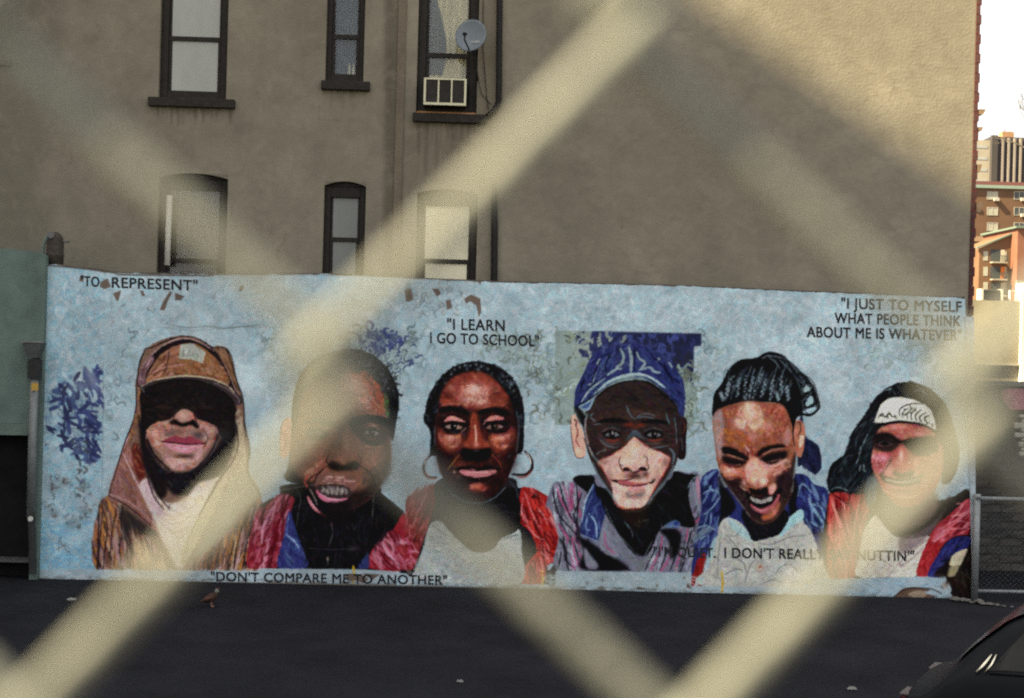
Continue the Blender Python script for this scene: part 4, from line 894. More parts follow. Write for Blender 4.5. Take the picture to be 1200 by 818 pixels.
    for i in range(70):
        x = RNG.uniform(150, 560); y0_ = RNG.uniform(110, 250)
        A.l((120,140,152) if i % 3 else (20,20,24), RNG.uniform(.7, 1.3), x+20, y0_, x+4, y0_+40, x-(x-360)*.02-6, min(y0_+90, 325), a=.55)
    for q in ((470,60, 560,90, 640,170, 700,250), (430,60, 520,80, 600,150, 660,220), (600,140, 690,200, 720,270, 736,330), (540,100, 610,210, 640,300), (660,200, 640,260, 660,300, 700,280), (640,330, 660,400, 720,390, 735,340)):
        A.l((112,130,140), 1.2, *q, a=.7)
        A.l((18,18,22), 1.0, *[v+6 for v in q], a=.8)
    # head
    C.p((142,88,68), 104,130, 150,70, 300,28, 420,35, 522,50, 572,150, 592,250, 602,330, 592,480, 582,570, 522,682, 470,742, 400,764, 330,724, 250,612, 170,502, 132,400, 112,250, base=True)
    C.h([(166,92,62), (120,70,56), (180,112,90), (150,80,46), (132,88,84)], 330, 9, 2.1, .7, 110,130, 300,35, 420,40, 520,60, 590,250, 580,450, 400,540, 180,500, 115,250, jit=.9, a=.6)
    C.p((158,150,156), 108,130, 150,75, 170,150, 165,260, 180,350, 140,370, 116,250, soft=1.5, a=.75); C.l((84,62,62), 1.4, 185,80, 180,200, 200,290, a=.5)
    C.h([(178,104,44), (160,84,40), (190,120,60)], 60, 9, 2.1, .9, 180,190, 300,220, 330,290, 260,300, 200,270, jit=.5)
    C.h([(162,62,56), (186,96,84), (140,52,46), (196,128,110)], 90, 8, 2, 1.2, 370,60, 520,60, 560,180, 500,250, 400,220, 440,140, jit=.7)
    C.h([(160,76,44), (140,66,50), (180,110,90)], 50, 8, 2, .8, 170,80, 280,60, 240,120, 200,160, jit=.5)
    C.b((230,204,176), 325,110, 66,76, .85); C.b((234,214,186), 320,60, 40,36, .7); C.b((226,190,190), 265,160, 46,36, .75); C.b((222,184,170), 385,170, 46,40, .7); C.b((208,150,150), 440,170, 30,40, .6); C.b((196,126,70), 395,205, 26,18, .6); C.b((214,160,160), 340,240, 40,30, .5)
    C.h([(238,220,196), (226,190,180), (214,160,150), (232,206,160)], 90, 7, 1.8, 1.2, 270,50, 380,50, 420,170, 350,220, 240,170, jit=.7, a=.6)
    C.p((176,140,140), 530,220, 560,190, 572,260, 540,300, soft=1, a=.7)
    # right shaded side, jaw
    C.p((50,38,42), 600,330, 592,480, 582,570, 522,682, 470,740, 400,762, 330,722, 250,612, 160,490, 160,440, 240,500, 300,560, 330,640, 400,700, 450,680, 500,600, 480,520, 500,470, 560,440, soft=1.2)
    C.h([(64,48,50), (36,28,32), (76,60,60), (90,70,64)], 110, 11, 2, 1.1, 590,400, 575,570, 470,735, 340,725, 170,500, 300,570, 400,700, 500,600, 520,460, jit=.5, a=.6)
    C.l((110,116,122), 1.4, 160,500, 250,612, 330,722, a=.7); C.l((120,140,146), 1.6, 600,390, 590,480, 580,570, a=.75)
    C.br(650, 110,140, 160,75, 300,32, 420,38, 520,55, 572,150, 590,300, 560,430, 400,500, 200,480, 135,380)
    # ear
    C.p((176,114,92), 600,150, 630,142, 652,170, 658,240, 640,345, 622,362, 606,340, 590,240, base=True); C.l((60,34,32), 1.5, 605,160, 625,155, 630,200, 615,230, a=.85); C.p((214,184,160), 630,235, 652,240, 640,290, 622,300, soft=.6); C.l((160,74,56), 1.6, 602,260, 612,320, a=.8); C.l((24,20,24), 1.5, 590,160, 585,230, 596,300, a=.8)
    # brows and eyes
    C.p((34,25,27), 160,302, 205,300, 262,326, 308,356, 320,382, 270,372, 212,348, 165,340, soft=.8); C.p((32,23,26), 352,352, 395,312, 455,290, 522,284, 538,302, 470,316, 412,334, 380,360, soft=.8)
    C.p((46,32,33), 160,352, 230,366, 304,384, 286,408, 226,422, 176,402, soft=1.2); C.l((206,150,136), 1.3, 190,344, 240,362, 290,378, a=.6); C.l((22,15,17), 2.2, 172,380, 238,392, 298,396, a=.95); C.l((170,120,110), 1.0, 200,404, 236,410, 270,404, a=.7); C.l((30,20,22), 1.3, 182,412, 232,424, 284,408, a=.8)
    C.p((44,31,33), 382,378, 430,344, 486,326, 548,326, 546,362, 500,390, 436,406, soft=1.2); C.l((204,150,138), 1.3, 404,348, 462,318, 530,308, a=.6); C.l((22,15,17), 2.2, 398,382, 452,362, 538,350, a=.95); C.l((170,120,112), 1.0, 430,390, 470,384, 510,370, a=.7); C.l((28,19,21), 1.3, 412,402, 470,406, 536,376, a=.8)
    C.p((216,166,160), 388,385, 420,400, 470,404, 540,372, 560,400, 500,440, 430,440, 395,410, soft=.8, a=.8)
    C.l((150,50,44), 2, 330,300, 345,350, 350,370, a=.8); C.l((226,180,176), 2, 300,300, 325,330, a=.75); C.l((150,48,46), 1.6, 372,330, 360,370, a=.8); C.l((80,40,36), 1.3, 310,330, 320,380, a=.7)
    # cheeks, nose
    C.h([(190,124,96), (206,156,150), (168,96,44), (196,140,130), (176,104,76)], 90, 9, 2, .5, 150,410, 240,430, 290,430, 270,490, 200,500, 160,460, jit=.5)
    C.h([(206,140,130), (180,100,80), (166,96,60), (218,170,164)], 60, 9, 2, -.4, 430,440, 560,400, 560,440, 490,470, 440,470, jit=.5)
    C.b((222,180,178), 215,445, 40,22, .7); C.b((96,66,48), 548,405, 18,16, .8)
    C.p((200,142,136), 292,430, 330,370, 352,358, 400,388, 440,440, 432,512, 382,542, 312,512, 284,470, soft=1)
    C.h([(222,176,172), (190,120,112), (206,150,110), (214,170,140)], 60, 8, 1.9, 1.3, 300,430, 350,365, 435,440, 425,505, 380,535, 310,505, jit=.6, a=.6)
    C.b((240,216,180), 352,492, 26,24, .85); C.b((240,214,180), 406,506, 20,26, .85); C.b((226,178,170), 292,512, 20,24, .8); C.b((170,76,44), 375,525, 12,16, .8); C.l((166,60,50), 1.8, 296,440, 300,500, 330,545, a=.7); C.l((166,64,50), 1.6, 435,470, 440,510, 410,540, a=.7)
    C.p((40,26,26), 318,545, 345,550, 380,556, 430,540, 438,585, 380,596, 330,575, soft=.6)
    C.b((40,28,30), 262,500, 16,18, .8); C.l((206,160,140), 2, 262,530, 300,560, 330,580, a=.8)
    C.b((46,32,35), 240,520, 60,50, .7); C.b((52,36,38), 545,520, 46,80, .6)
    C.br(160, 160,400, 290,430, 290,500, 200,500); C.br(160, 300,420, 350,360, 440,440, 430,520, 310,515)
    # laughing mouth
    C.p((30,20,23), 300,568, 345,588, 390,598, 440,586, 490,556, 512,540, 514,590, 474,664, 402,694, 340,664)
    C.p((158,152,146), 330,598, 392,614, 452,596, 456,622, 392,640, 345,628); C.l((110,104,100), .8, 360,610, 362,632); C.l((110,104,100), .8, 395,614, 396,638); C.l((110,104,100), .8, 425,608, 426,632); C.l((56,44,44), 1, 335,600, 392,616, 452,598, a=.8)
    C.p((166,84,96), 330,640, 380,668, 450,650, 500,585, 498,620, 450,690, 390,698, 345,672, soft=.6); C.l((214,150,158), 1.3, 350,660, 395,684, 440,668, a=.8)
    C.p((218,152,140), 440,545, 470,520, 485,535, 470,575, 450,585, soft=.8); C.p((176,100,76), 400,715, 450,690, 500,625, 506,660, 470,720, 410,742, soft=1.2); C.b((206,130,110), 470,690, 22,30, .7); C.b((190,104,60), 425,720, 34,14, .7)

def portrait_bandana(c):
    A = Br(c, 970, 440, 5.1125, 6); B = Br(c, 960, 540, 4.814, 6)
    # clothes
    B.p((44,36,34), 56,190, 130,170, 300,100, 640,220, 760,200, 858,200, 862,780, 740,750, 700,640, 560,650, 58,650, base=True)
    B.p((164,44,46), 58,195, 130,180, 255,190, 300,230, 262,330, 238,420, 205,652, 58,652, base=True)
    B.h([(190,66,62), (140,34,40), (206,110,106), (120,28,36), (180,54,60), (214,140,128)], 230, 15, 2.1, 1.5, 62,200, 250,200, 262,330, 210,640, 62,640, jit=.3)
    B.h([(226,140,128), (92,20,28), (214,90,80), (80,18,26)], 34, 36, 3.0, 1.45, 62,200, 250,200, 262,330, 210,640, 62,640, jit=.15, bend=.15, a=.85)
    for q in ((80,250, 105,350, 150,450, 190,560), (140,230, 150,330, 185,460), (230,220, 205,330, 195,480), (285,250, 235,360, 215,520), (65,400, 120,500, 150,600), (310,270, 250,370, 230,450)): B.l((222,160,148), 1.3, *q, a=.75)
    for q in ((120,220, 130,330, 160,420), (180,230, 185,330, 190,420), (260,250, 225,360)): B.l((84,24,32), 1.5, *q, a=.7)
    B.p((150,60,58), 205,470, 240,420, 225,560, 205,650, soft=1, a=.8)
    B.p((204,198,184), 312,310, 360,360, 432,428, 520,440, 622,428, 590,520, 556,645, 380,655, 210,652, 225,540, 250,400, soft=.6, base=True)
    B.h([(216,210,194), (190,182,172), (206,190,170), (182,178,178), (220,206,196)], 240, 15, 2, 2.3, 315,320, 430,430, 615,435, 556,640, 220,648, 255,400, jit=.6, a=.5)
    for q in ((620,440, 540,500, 470,560, 390,650), (600,470, 540,540, 450,600), (430,420, 470,440, 520,440), (300,520, 420,600)): B.l((150,134,134), 1.9, *q, a=.75)
    B.p((124,104,108), 450,440, 560,400, 660,330, 720,260, 640,400, 560,480, 470,520, soft=1.5, a=.7)
    B.p((160,48,56), 552,645, 560,580, 600,480, 650,380, 740,300, 850,215, 852,400, 760,428, 690,490, 612,650, soft=.6)
    B.h([(186,84,100), (136,34,42), (176,60,70), (204,120,136), (110,30,40)], 170, 15, 2.2, -.7, 640,420, 740,305, 850,225, 850,390, 760,420, 660,470, jit=.35)
    B.h([(220,140,154), (90,20,30), (200,84,96)], 26, 30, 3.0, -.75, 640,420, 740,305, 850,225, 850,390, 760,420, 660,470, jit=.2, bend=.2, a=.85)
    B.h([(168,40,44), (140,30,36), (190,70,70)], 60, 14, 2.4, -1.2, 560,640, 600,500, 680,450, 640,560, 605,645, jit=.2)
    for q in ((770,240, 810,250, 780,300, 830,310), (700,380, 760,340, 850,350), (650,440, 720,390, 850,380), (740,330, 790,290)): B.l((214,140,150), 1.3, *q, a=.75)
    B.p((50,52,116), 612,652, 640,580, 690,500, 752,440, 852,430, 838,490, 770,520, 730,560, 690,650, soft=.6); B.h([(66,70,148), (36,36,72), (30,28,40), (80,84,150)], 60, 12, 2.4, -.8, 625,640, 700,510, 760,445, 845,440, 760,525, 690,640, jit=.5)
    B.p((196,186,160), 738,560, 770,520, 838,498, 812,560, 792,590, 742,590, soft=.6); B.p((150,140,112), 735,600, 790,590, 770,650, 722,648, soft=.8)
    B.p((42,34,32), 690,600, 730,560, 720,650, 650,652, 660,620, soft=1)
    B.p((46,38,36), 800,590, 852,500, 860,785, 760,770, 745,700, 770,640, soft=.8); B.h([(70,60,52), (34,28,28), (54,40,36)], 40, 14, 2.2, 1.4, 800,600, 850,520, 852,770, 765,760, 765,660)
    # hair
    A.p((28,31,36), 4,690, 8,560, 60,500, 100,470, 140,350, 220,240, 280,140, 360,70, 470,38, 560,55, 650,110, 720,200, 762,330, 790,470, 760,600, 690,650, 640,500, 320,480, 300,640, 240,690, 180,715, 90,700, base=True)
    A.h([(44,52,60), (20,21,25), (74,88,96), (34,36,44), (54,60,66)], 240, 18, 1.8, 2.1, 10,680, 12,560, 100,475, 145,350, 285,145, 320,180, 270,420, 260,560, 290,650, 180,710, jit=.25)
    A.h([(44,52,60), (20,21,25), (60,70,76), (84,92,94)], 90, 16, 1.8, .9, 330,100, 470,42, 560,58, 650,115, 720,205, 780,420, 700,560, 650,300, 560,150, jit=.35)
    for q in ((200,430, 190,480, 170,530), (240,350, 205,430), (195,540, 190,575), (215,530, 220,575), (130,380, 110,440), (275,140, 330,95, 380,80), (515,95, 560,90, 600,120)): A.l((130,150,158), 1.4, *q, a=.8)
    A.p((84,96,102), 225,640, 270,600, 300,640, 290,730, 250,800, 225,740, soft=1.2); A.h([(120,136,140), (60,68,74)], 26, 13, 1.6, 1.6, 230,650, 280,620, 295,720, 245,790)
    A.l((150,170,178), 1.1, 10,690, 60,670, 120,690, a=.7); A.l((30,28,32), 1.6, 5,690, 60,730, 130,780, a=.8)
    # face
    A.p((166,96,90), 262,500, 276,430, 302,330, 400,288, 560,300, 642,350, 692,450, 690,560, 640,690, 560,768, 450,796, 372,742, 312,652, 272,570, base=True)
    A.h([(200,140,128), (170,92,88), (206,156,140), (160,76,76), (190,124,120)], 230, 10, 2.1, .6, 270,500, 300,335, 400,292, 640,350, 685,460, 640,680, 450,790, 320,650, jit=.8, a=.6)
    A.h([(196,84,92), (206,130,130), (170,120,76), (182,66,76)], 70, 8, 2, .3, 310,330, 400,295, 560,310, 620,350, 450,385, 380,350, jit=.5)
    A.b((220,166,166), 420,310, 50,16, .7); A.b((206,150,156), 540,350, 30,14, .7); A.b((160,130,84), 340,320, 34,14, .6)
    A.br(520, 262,500, 276,430, 310,330, 400,290, 560,302, 642,350, 690,460, 690,560, 640,690, 450,790, 312,652)
    A.p((60,44,44), 270,430, 278,362, 350,342, 400,368, 440,405, 392,452, 332,458, 290,440, soft=1.2); A.l((30,22,24), 2.4, 285,402, 335,388, 400,408, a=.95); A.l((110,84,80), 1.2, 300,418, 340,424, 385,416, a=.8); A.e((26,20,22), 345,406, 20,12, .95); A.b((36,28,30), 300,380, 40,16, .7); A.p((38,32,32), 450,402, 540,380, 645,378, 660,450, 590,486, 525,474, soft=1); A.l((92,94,96), 1, 300,410, 340,392, 390,412, a=.6); A.l((60,48,48), 1, 330,425, 370,430, a=.6)
    A.p((34,27,29), 272,374, 300,346, 380,350, 440,388, 520,372, 645,366, 650,388, 560,394, 450,408, 380,380, 300,378, soft=1.2, a=.9); A.b((70,50,50), 330,446, 60,16, .6); A.b((48,36,38), 580,470, 70,24, .7)
    A.l((24,20,22), 2.2, 400,392, 460,400, 560,378, a=.85); A.l((196,110,84), 1.5, 270,455, 330,462, 380,470, a=.6)
    A.h([(190,70,84), (206,112,124), (170,54,64), (222,160,170)], 80, 9, 2.1, -.9, 265,480, 340,465, 390,480, 350,560, 290,580, jit=.5)
    A.b((222,166,178), 335,495, 30,24, .7)
    A.p((178,70,70), 392,470, 425,430, 465,440, 490,520, 510,560, 440,570, 392,545, soft=1); A.b((224,196,186), 440,480, 18,50, .85); A.b((196,130,140), 415,520, 20,26, .6); A.l((150,46,52), 1.8, 480,490, 505,540, a=.8); A.b((236,236,232), 488,524, 7,7, .9)
    A.l((60,40,42), 2.2, 385,500, 350,560, 320,600, a=.75); A.p((206,140,132), 335,580, 380,530, 395,580, 370,600, soft=1, a=.8)
    A.p((58,46,46), 395,575, 440,590, 515,572, 510,602, 450,612, 400,600, soft=.8)
    A.b((222,196,180), 530,590, 14,28, .7)
    A.p((52,38,40), 318,600, 380,616, 440,622, 520,614, 575,590, 556,640, 500,664, 440,670, 370,656, 330,630, soft=.8); A.p((168,146,136), 345,616, 440,632, 550,612, 530,634, 440,648, 365,636, soft=.6); A.p((196,112,112), 350,650, 430,664, 500,662, 545,640, 500,682, 440,690, 380,676, soft=.8); A.l((40,28,30), 1.8, 312,596, 380,620, 440,626, 520,616, 580,586, a=.9)
    A.l((150,60,60), 2, 320,640, 370,710, 440,770, a=.7); A.l((226,176,150), 1.8, 330,680, 400,720, 500,730, 560,700, a=.7); A.b((110,84,80), 450,690, 50,12, .6); A.l((86,100,108), 1.8, 275,590, 300,650, 350,730, a=.7)
    A.h([(206,150,130), (182,112,104), (196,140,110)], 60, 10, 2, .4, 520,500, 680,470, 660,620, 560,640)
    A.p((112,92,86), 330,700, 372,742, 450,796, 560,768, 640,690, 660,800, 560,900, 420,920, 340,840, soft=2, a=.85)
    # bandana
    A.p((212,212,198), 284,276, 302,215, 322,172, 372,138, 462,133, 560,165, 622,215, 645,322, 560,288, 430,272, 330,284, base=True)
    A.h([(226,226,212), (190,190,178), (204,200,180)], 60, 10, 1.9, .2, 300,250, 330,175, 460,140, 560,170, 620,220, 635,310, 430,268, a=.6)
    A.l((26,24,27), 2.6, 284,284, 330,290, 430,276, 560,294, 645,330, a=.9)
    for q in ((430,240, 432,205, 465,180, 520,168, 580,172), (450,250, 455,215, 490,195), (480,262, 478,225, 510,195), (505,268, 500,235, 530,200), (535,275, 525,240, 560,205), (565,280, 550,250, 590,220), (600,290, 580,255, 610,240), (455,200, 475,210), (490,180, 505,196), (300,255, 325,230, 345,250, 370,228, 390,250, 415,240), (310,238, 330,245), (355,240, 362,258), (400,235, 410,262), (470,232, 462,240), (500,218, 492,226), (625,290, 630,310)):
        A.l((30,28,30), 1.5, *q, a=.9)

def paint_finish(c):
    # pale strip under the figures, torn plaster and drips
    strip = [(40, 668), (248, 672), (304, 665), (430, 668), (478, 674), (488, 676), (470, 684), (610, 686), (652, 690), (652, 669), (810, 672), (808, 690), (850, 690), (970, 690), (990, 680), (1110, 676), (1116, 705), (40, 690)]
    for q in ([(36, 667), (310, 669), (310, 700), (36, 700)], [(304, 666), (432, 667.5), (476, 672), (484, 678), (520, 684), (520, 700), (304, 700)],
              [(651, 669), (810.5, 671), (809.5, 691), (651, 689)], [(809, 686.5), (960, 690), (960, 705), (809, 705)], [(600, 685), (660, 687), (660, 700), (600, 700)]):
        c.poly(q, (156, 172, 180), .5, .97, smooth=False, lab=0)
    c.poly([(955, 680), (985, 678), (1075, 676), (1100, 678), (1113, 686), (1112, 696), (1090, 697), (1060, 690), (1050, 705), (955, 705)], (158, 176, 186), .6, 1, lab=0)
    c.hatch([(36, 668), (480, 669), (470, 690), (36, 690)], [(150, 180, 194), (172, 178, 184), (140, 160, 172), (186, 188, 190)], 420, 9, 1.7, .1, .8, .6)
    c.hatch([(652, 671), (810, 673), (808, 690), (652, 688)], [(150, 180, 190), (176, 182, 184), (160, 176, 176)], 260, 8, 1.7, .6, 1.2, .6)
    c.hatch([(955, 682), (1100, 678), (1090, 696), (955, 697)], [(140, 176, 196), (172, 180, 188), (120, 150, 168)], 130, 10, 1.9, .1, .5, .6)
    for x, y in ((688, 683), (706, 680), (802, 677), (770, 686), (1104, 688)): c.blob(x, y, 1.6, 2, (96, 78, 66), .8)
    c.poly([(1046, 702), (1058, 690), (1075, 688), (1090, 692), (1080, 694), (1096, 700), (1060, 706), (1046, 706)], (96, 74, 62), .6, 1)
    c.poly([(1064, 696), (1078, 692), (1086, 697), (1074, 702)], (150, 132, 112), .5, 1); c.line([(1046, 700), (1064, 690), (1090, 690), (1104, 696)], (40, 32, 30), 1.4, .9)
    c.blob(1108, 686, 5, 5, (150, 130, 116), .8); c.blob(1110, 683, 3, 3, (60, 40, 36), .8)
    for x, y0, y1 in ((414, 664, 683), (635, 668, 686), (846, 671, 694)):
        c.line([(x, y0), (x+1, (y0+y1)/2), (x, y1)], (196, 160, 44), 2.4, .95, taper=.8)
    # brown plaster showing where the paint has peeled
    peel = (98, 84, 76)
    for q in ([(110, 312), (122, 312), (131, 317), (124, 320), (114, 318)], [(118, 330), (126, 326), (130, 336), (122, 339), (117, 336)], [(132, 344), (142, 340), (139, 352), (137, 353)], [(164, 340), (168, 341), (170, 347), (166, 347)],
              [(192, 352), (196, 346), (199, 341), (202, 343), (197, 352), (193, 364), (187, 363)], [(205, 343), (216, 347), (212, 352), (205, 352)], [(281, 336), (286, 334), (284, 341), (280, 342)], [(92, 329), (97, 321), (98, 331)],
              [(506, 338), (514, 338), (517, 344), (512, 348)], [(522, 352), (528, 351), (530, 361), (524, 363)], [(544, 350), (552, 345), (563, 350), (564, 366), (561, 372), (558, 358), (551, 353), (546, 356)], [(558, 328), (564, 329), (563, 334)], [(474, 340), (482, 338), (484, 352), (476, 354)],
              [(404, 676), (408, 672), (424, 673), (432, 679), (425, 684), (418, 680), (408, 681)], [(425, 672), (446, 673), (436, 680)], [(476, 668), (482, 667), (480, 676)], [(700, 688), (706, 687), (708, 690)], [(746, 687), (760, 690), (748, 691)], [(804, 688), (806, 683), (812, 691)]):
        c.poly(q, peel, .35, .95, smooth=False)
    c.line([(55, 311), (90, 314), (130, 319), (150, 322), (250, 323)], (84, 76, 70), 2.2, .9, taper=.8)
    c.line([(250, 322.5), (420, 323), (560, 330)], (120, 118, 112), 1.2, .7, taper=.8)
    for x, y in ((152, 352), (175, 366), (198, 376), (312, 368), (150, 340), (140, 372), (250, 352)): c.squiggle([(x-8, y-6), (x+8, y-6), (x+8, y+6), (x-8, y+6)], [(120, 112, 112), (104, 104, 108)], 4, 8, 1, .6)

def make_mural_canvas():
    c = Canvas(30, 295, 1160, 715, 1.6, (156, 170, 182))
    paint_background(c)
    c.mix = .7
    for f in (portrait_hooded, portrait_torn, portrait_hoops, portrait_blue_cap, portrait_laughing, portrait_bandana): f(c)
    c.mix = 1.
    paint_finish(c)
    c.brushwork(19000, 6., 1.7, .55, .15, c.lab > 0)
    on = blur((c.lab > 0).astype(float), 1)[..., None]
    cc_ = (c.a-104)*1.2+98; cc_ = cc_*.86 + cc_.mean(2, keepdims=True)*.14; c.a = c.a*(1-on) + np.clip(cc_, 14, 255)*on
    c.hatch([(36, 674), (400, 680), (1139, 699), (1139, 706), (400, 688), (36, 682)], [(70, 66, 64), (96, 92, 88), (84, 80, 74)], 420, 12, 2.6, .02, .2, .28, smooth=False)
    c.a *= c.lowfreq(.035, 60)[..., None] * c.lowfreq(.03, 12)[..., None]
    c.a = np.clip(c.a*(1+RNG.normal(0, .025, c.a.shape[:2]))[..., None], 0, 255)
    return c
# ------------------------------------------------------------------ ground
YB = 1.0                                        # face of the tenement's side wall
M_asphalt = mat("asphalt", (.0150, .0155, .0195), .92, .35, .9, .6, 160., spec=.08)
_t = M_asphalt.node_tree; _p = _t.nodes["Principled BSDF"]
_n2 = _t.nodes.new("ShaderNodeTexNoise"); _n2.inputs["Scale"].default_value = 110.; _n2.inputs["Detail"].default_value = 3
_tc = next(n for n in _t.nodes if n.type == 'TEX_COORD')
_t.links.new(_tc.outputs["Object"], _n2.inputs["Vector"])
_mr = _t.nodes.new("ShaderNodeMapRange"); _mr.inputs["From Min"].default_value = .60; _mr.inputs["From Max"].default_value = .80; _mr.inputs["To Min"].default_value = .9; _mr.inputs["To Max"].default_value = 2.6
_t.links.new(_n2.outputs["Fac"], _mr.inputs["Value"])
_mx = _t.nodes.new("ShaderNodeMix"); _mx.data_type = 'RGBA'; _mx.blend_type = 'MULTIPLY'; _mx.inputs["Factor"].default_value = 1
_l = _p.inputs["Base Color"].links[0]; _src = _l.from_socket; _t.links.remove(_l)
_t.links.new(_src, _mx.inputs["A"]); _t.links.new(_mr.outputs[0], _mx.inputs["B"]); _t.links.new(_mx.outputs["Result"], _p.inputs["Base Color"])
M_pave = mat("pavement_concrete", (.11, .108, .10), .9, .15, 4., .2, 120.)
g = MB()
g.add([(-1500, -1500, -.012), (1500, -1500, -.012), (1500, 1500, -.012), (-1500, 1500, -.012)], [(0, 1, 2, 3)])
tag(g.build("ground", mat("far_ground", (.16, .155, .14), .95, .3, .05), origin=(0, 0, 0)), kind="structure")
g = MB(); g.add([(-24, -19.0, -.004), (26, -19.0, -.004), (26, 22, -.004), (-24, 22, -.004)], [(0, 1, 2, 3)])
tag(g.build("parking_lot", M_asphalt, origin=(0, 0, 0)), kind="structure")
g = MB(); g.box(-24, 30, -30, -19.15, -.4, 1.7)
tag(g.build("pavement", M_pave, origin=(0, 0, 0), bevel=.02), kind="structure")

# ------------------------------------------------------------------ mural wall
cv = make_mural_canvas()
ALB = 1.25
top_px = [(55, 310.5), (64, 310.5), (90, 314), (118, 317), (128, 319.5), (150, 321), (254, 322), (376, 321.5), (433, 324), (500, 327.5), (587, 331), (700, 333), (800, 335.5), (930, 341.5), (1060, 346.5), (1131, 349.5)]
bot_px = [(43, 678.5), (400, 684), (657, 690), (900, 697.5), (1050, 700.5), (1139.5, 703.5)]
nu, nv = 1230, 410
def resample(P, n):
    P = np.array(P, dtype=float); t = np.linspace(0, 1, n)
    x = P[0, 0] + (P[-1, 0]-P[0, 0])*t
    return np.stack([x, np.interp(x, P[:, 0], P[:, 1])], 1)
tp, bp_ = resample(top_px, nu), resample(bot_px, nu)
for arr in (tp,):
    arr[:, 1] += np.convolve(RNG.normal(0, 1.0, nu+8), np.ones(9)/9, 'valid')*1.2
def at_many(px, Y=0.0):
    px = np.asarray(px, dtype=float)
    d = _F*FPX + _RC*(px[..., :1]-600.) - _UC*(px[..., 1:]-409.)
    t = (Y-CAM[1])/d[..., 1:2]
    return CAM + d*t
TW, BW = at_many(tp), at_many(bp_)
v = np.linspace(0, 1, nv)[:, None, None]
G = BW[None]*(1-v) + TW[None]*v                 # (nv,nu,3)
PX = project(G.reshape(-1, 3))
colr = lin(np.clip(cv.sample(PX), 0, 255))*ALB
colr = np.clip(colr, 0, .86)
idx = np.arange(nu*nv).reshape(nv, nu)
quads = np.stack([idx[:-1, :-1], idx[:-1, 1:], idx[1:, 1:], idx[1:, :-1]], -1).reshape(-1, 4)
ctr = PX[quads].mean(1)
qlab = cv.sample(ctr, nearest=True)
M_paint = mat("mural_paint", (1, 1, 1), .62, .05, 30., .35, 45., attr="Paint", spec=.05)
mural_org = Vector((0, 0, 0))
mural = empty("mural_wall", (float((BW[0, 0]+BW[-1, 0])/2), 0, 0), "long masonry lot wall painted with a pale blue mural of six big smiling portraits and black lettering", "mural wall")
def grid_part(name, mask, material, attr, parent, label=None):
    q = quads[mask]
    used, inv = np.unique(q, return_inverse=True)
    P = G.reshape(-1, 3)[used] - np.array(wloc(parent))
    me = bpy.data.meshes.new(name)
    me.vertices.add(len(used)); me.vertices.foreach_set("co", P.astype(np.float32).ravel())
    n = len(q)
    me.loops.add(n*4); me.loops.foreach_set("vertex_index", inv.astype(np.int32).ravel())
    me.polygons.add(n); me.polygons.foreach_set("loop_start", (np.arange(n)*4).astype(np.int32)); me.polygons.foreach_set("loop_total", np.full(n, 4, dtype=np.int32))
    ca = me.color_attributes.new(attr, 'FLOAT_COLOR', 'POINT')
    cc = np.ones((len(used), 4), dtype=np.float32); cc[:, :3] = colr[used]
    ca.data.foreach_set("color", cc.ravel())
    me.materials.append(material); me.update(calc_edges=True); me.validate()
    o = bpy.data.objects.new(name, me); COL.objects.link(o); o.parent = parent
    if label: o['label'] = label
    return o
grid_part("painted_background", qlab == 0, M_paint, "Paint", mural)
for k, l in enumerate(("painted portrait of a person in a brown hood and cap with eyes in shade", "torn painted portrait of a person with short curly hair and a red collar",
                       "painted portrait of a person in a red jacket with large hoop earrings", "painted portrait of a person in a blue baseball cap and striped overshirt",
                       "painted portrait of a laughing person with braided hair and pale shirt", "painted portrait of a person with long dark hair and a white patterned headband"), 1):
    grid_part("portrait", qlab == k, M_paint, "Paint", mural, l)
del cv
# body of the wall behind the painted face
M_render = mat("old_render", (.16, .14, .125), .9, .3, 5., .4, 60.)
b = MB()
tw = [at(x, y) for x, y in top_px]; bw = [at(x, y) for x, y in bot_px]
poly = [(p.x, -.05 if i not in (0,) else -.05) for i, p in enumerate([bw[0]])] + [(bw[-1].x, -.05)] + [(p.x, p.z) for p in reversed(tw)]
b.prism([(p[0], p[1]-.004) for p in poly], .003, .30)
b.build("wall_body", M_render, mural)
b = MB()
for i in range(len(tw)-1):
    p, q = tw[i], tw[i+1]
    b.prism([(p.x, p.z-.003), (q.x, q.z-.003), (q.x, q.z+.02), (p.x, p.z+.02)], .012, .31)
b.build("coping", mat("coping_cement", (.11, .095, .085), .9, .4, 9., .5, 50.), mural)
e0, e1 = at(1130, 371), at(1141, 371)
b = MB(); b.prism([(bw[-1].x+.004, 0), (bw[-1].x+.05, 0), (e1.x, e0.z), (e0.x+.006, e0.z)], -.02, .26)
b.build("end_pier", mat("pier_paint", (.40, .46, .50), .7, .2, 12., .4, 50.), mural)

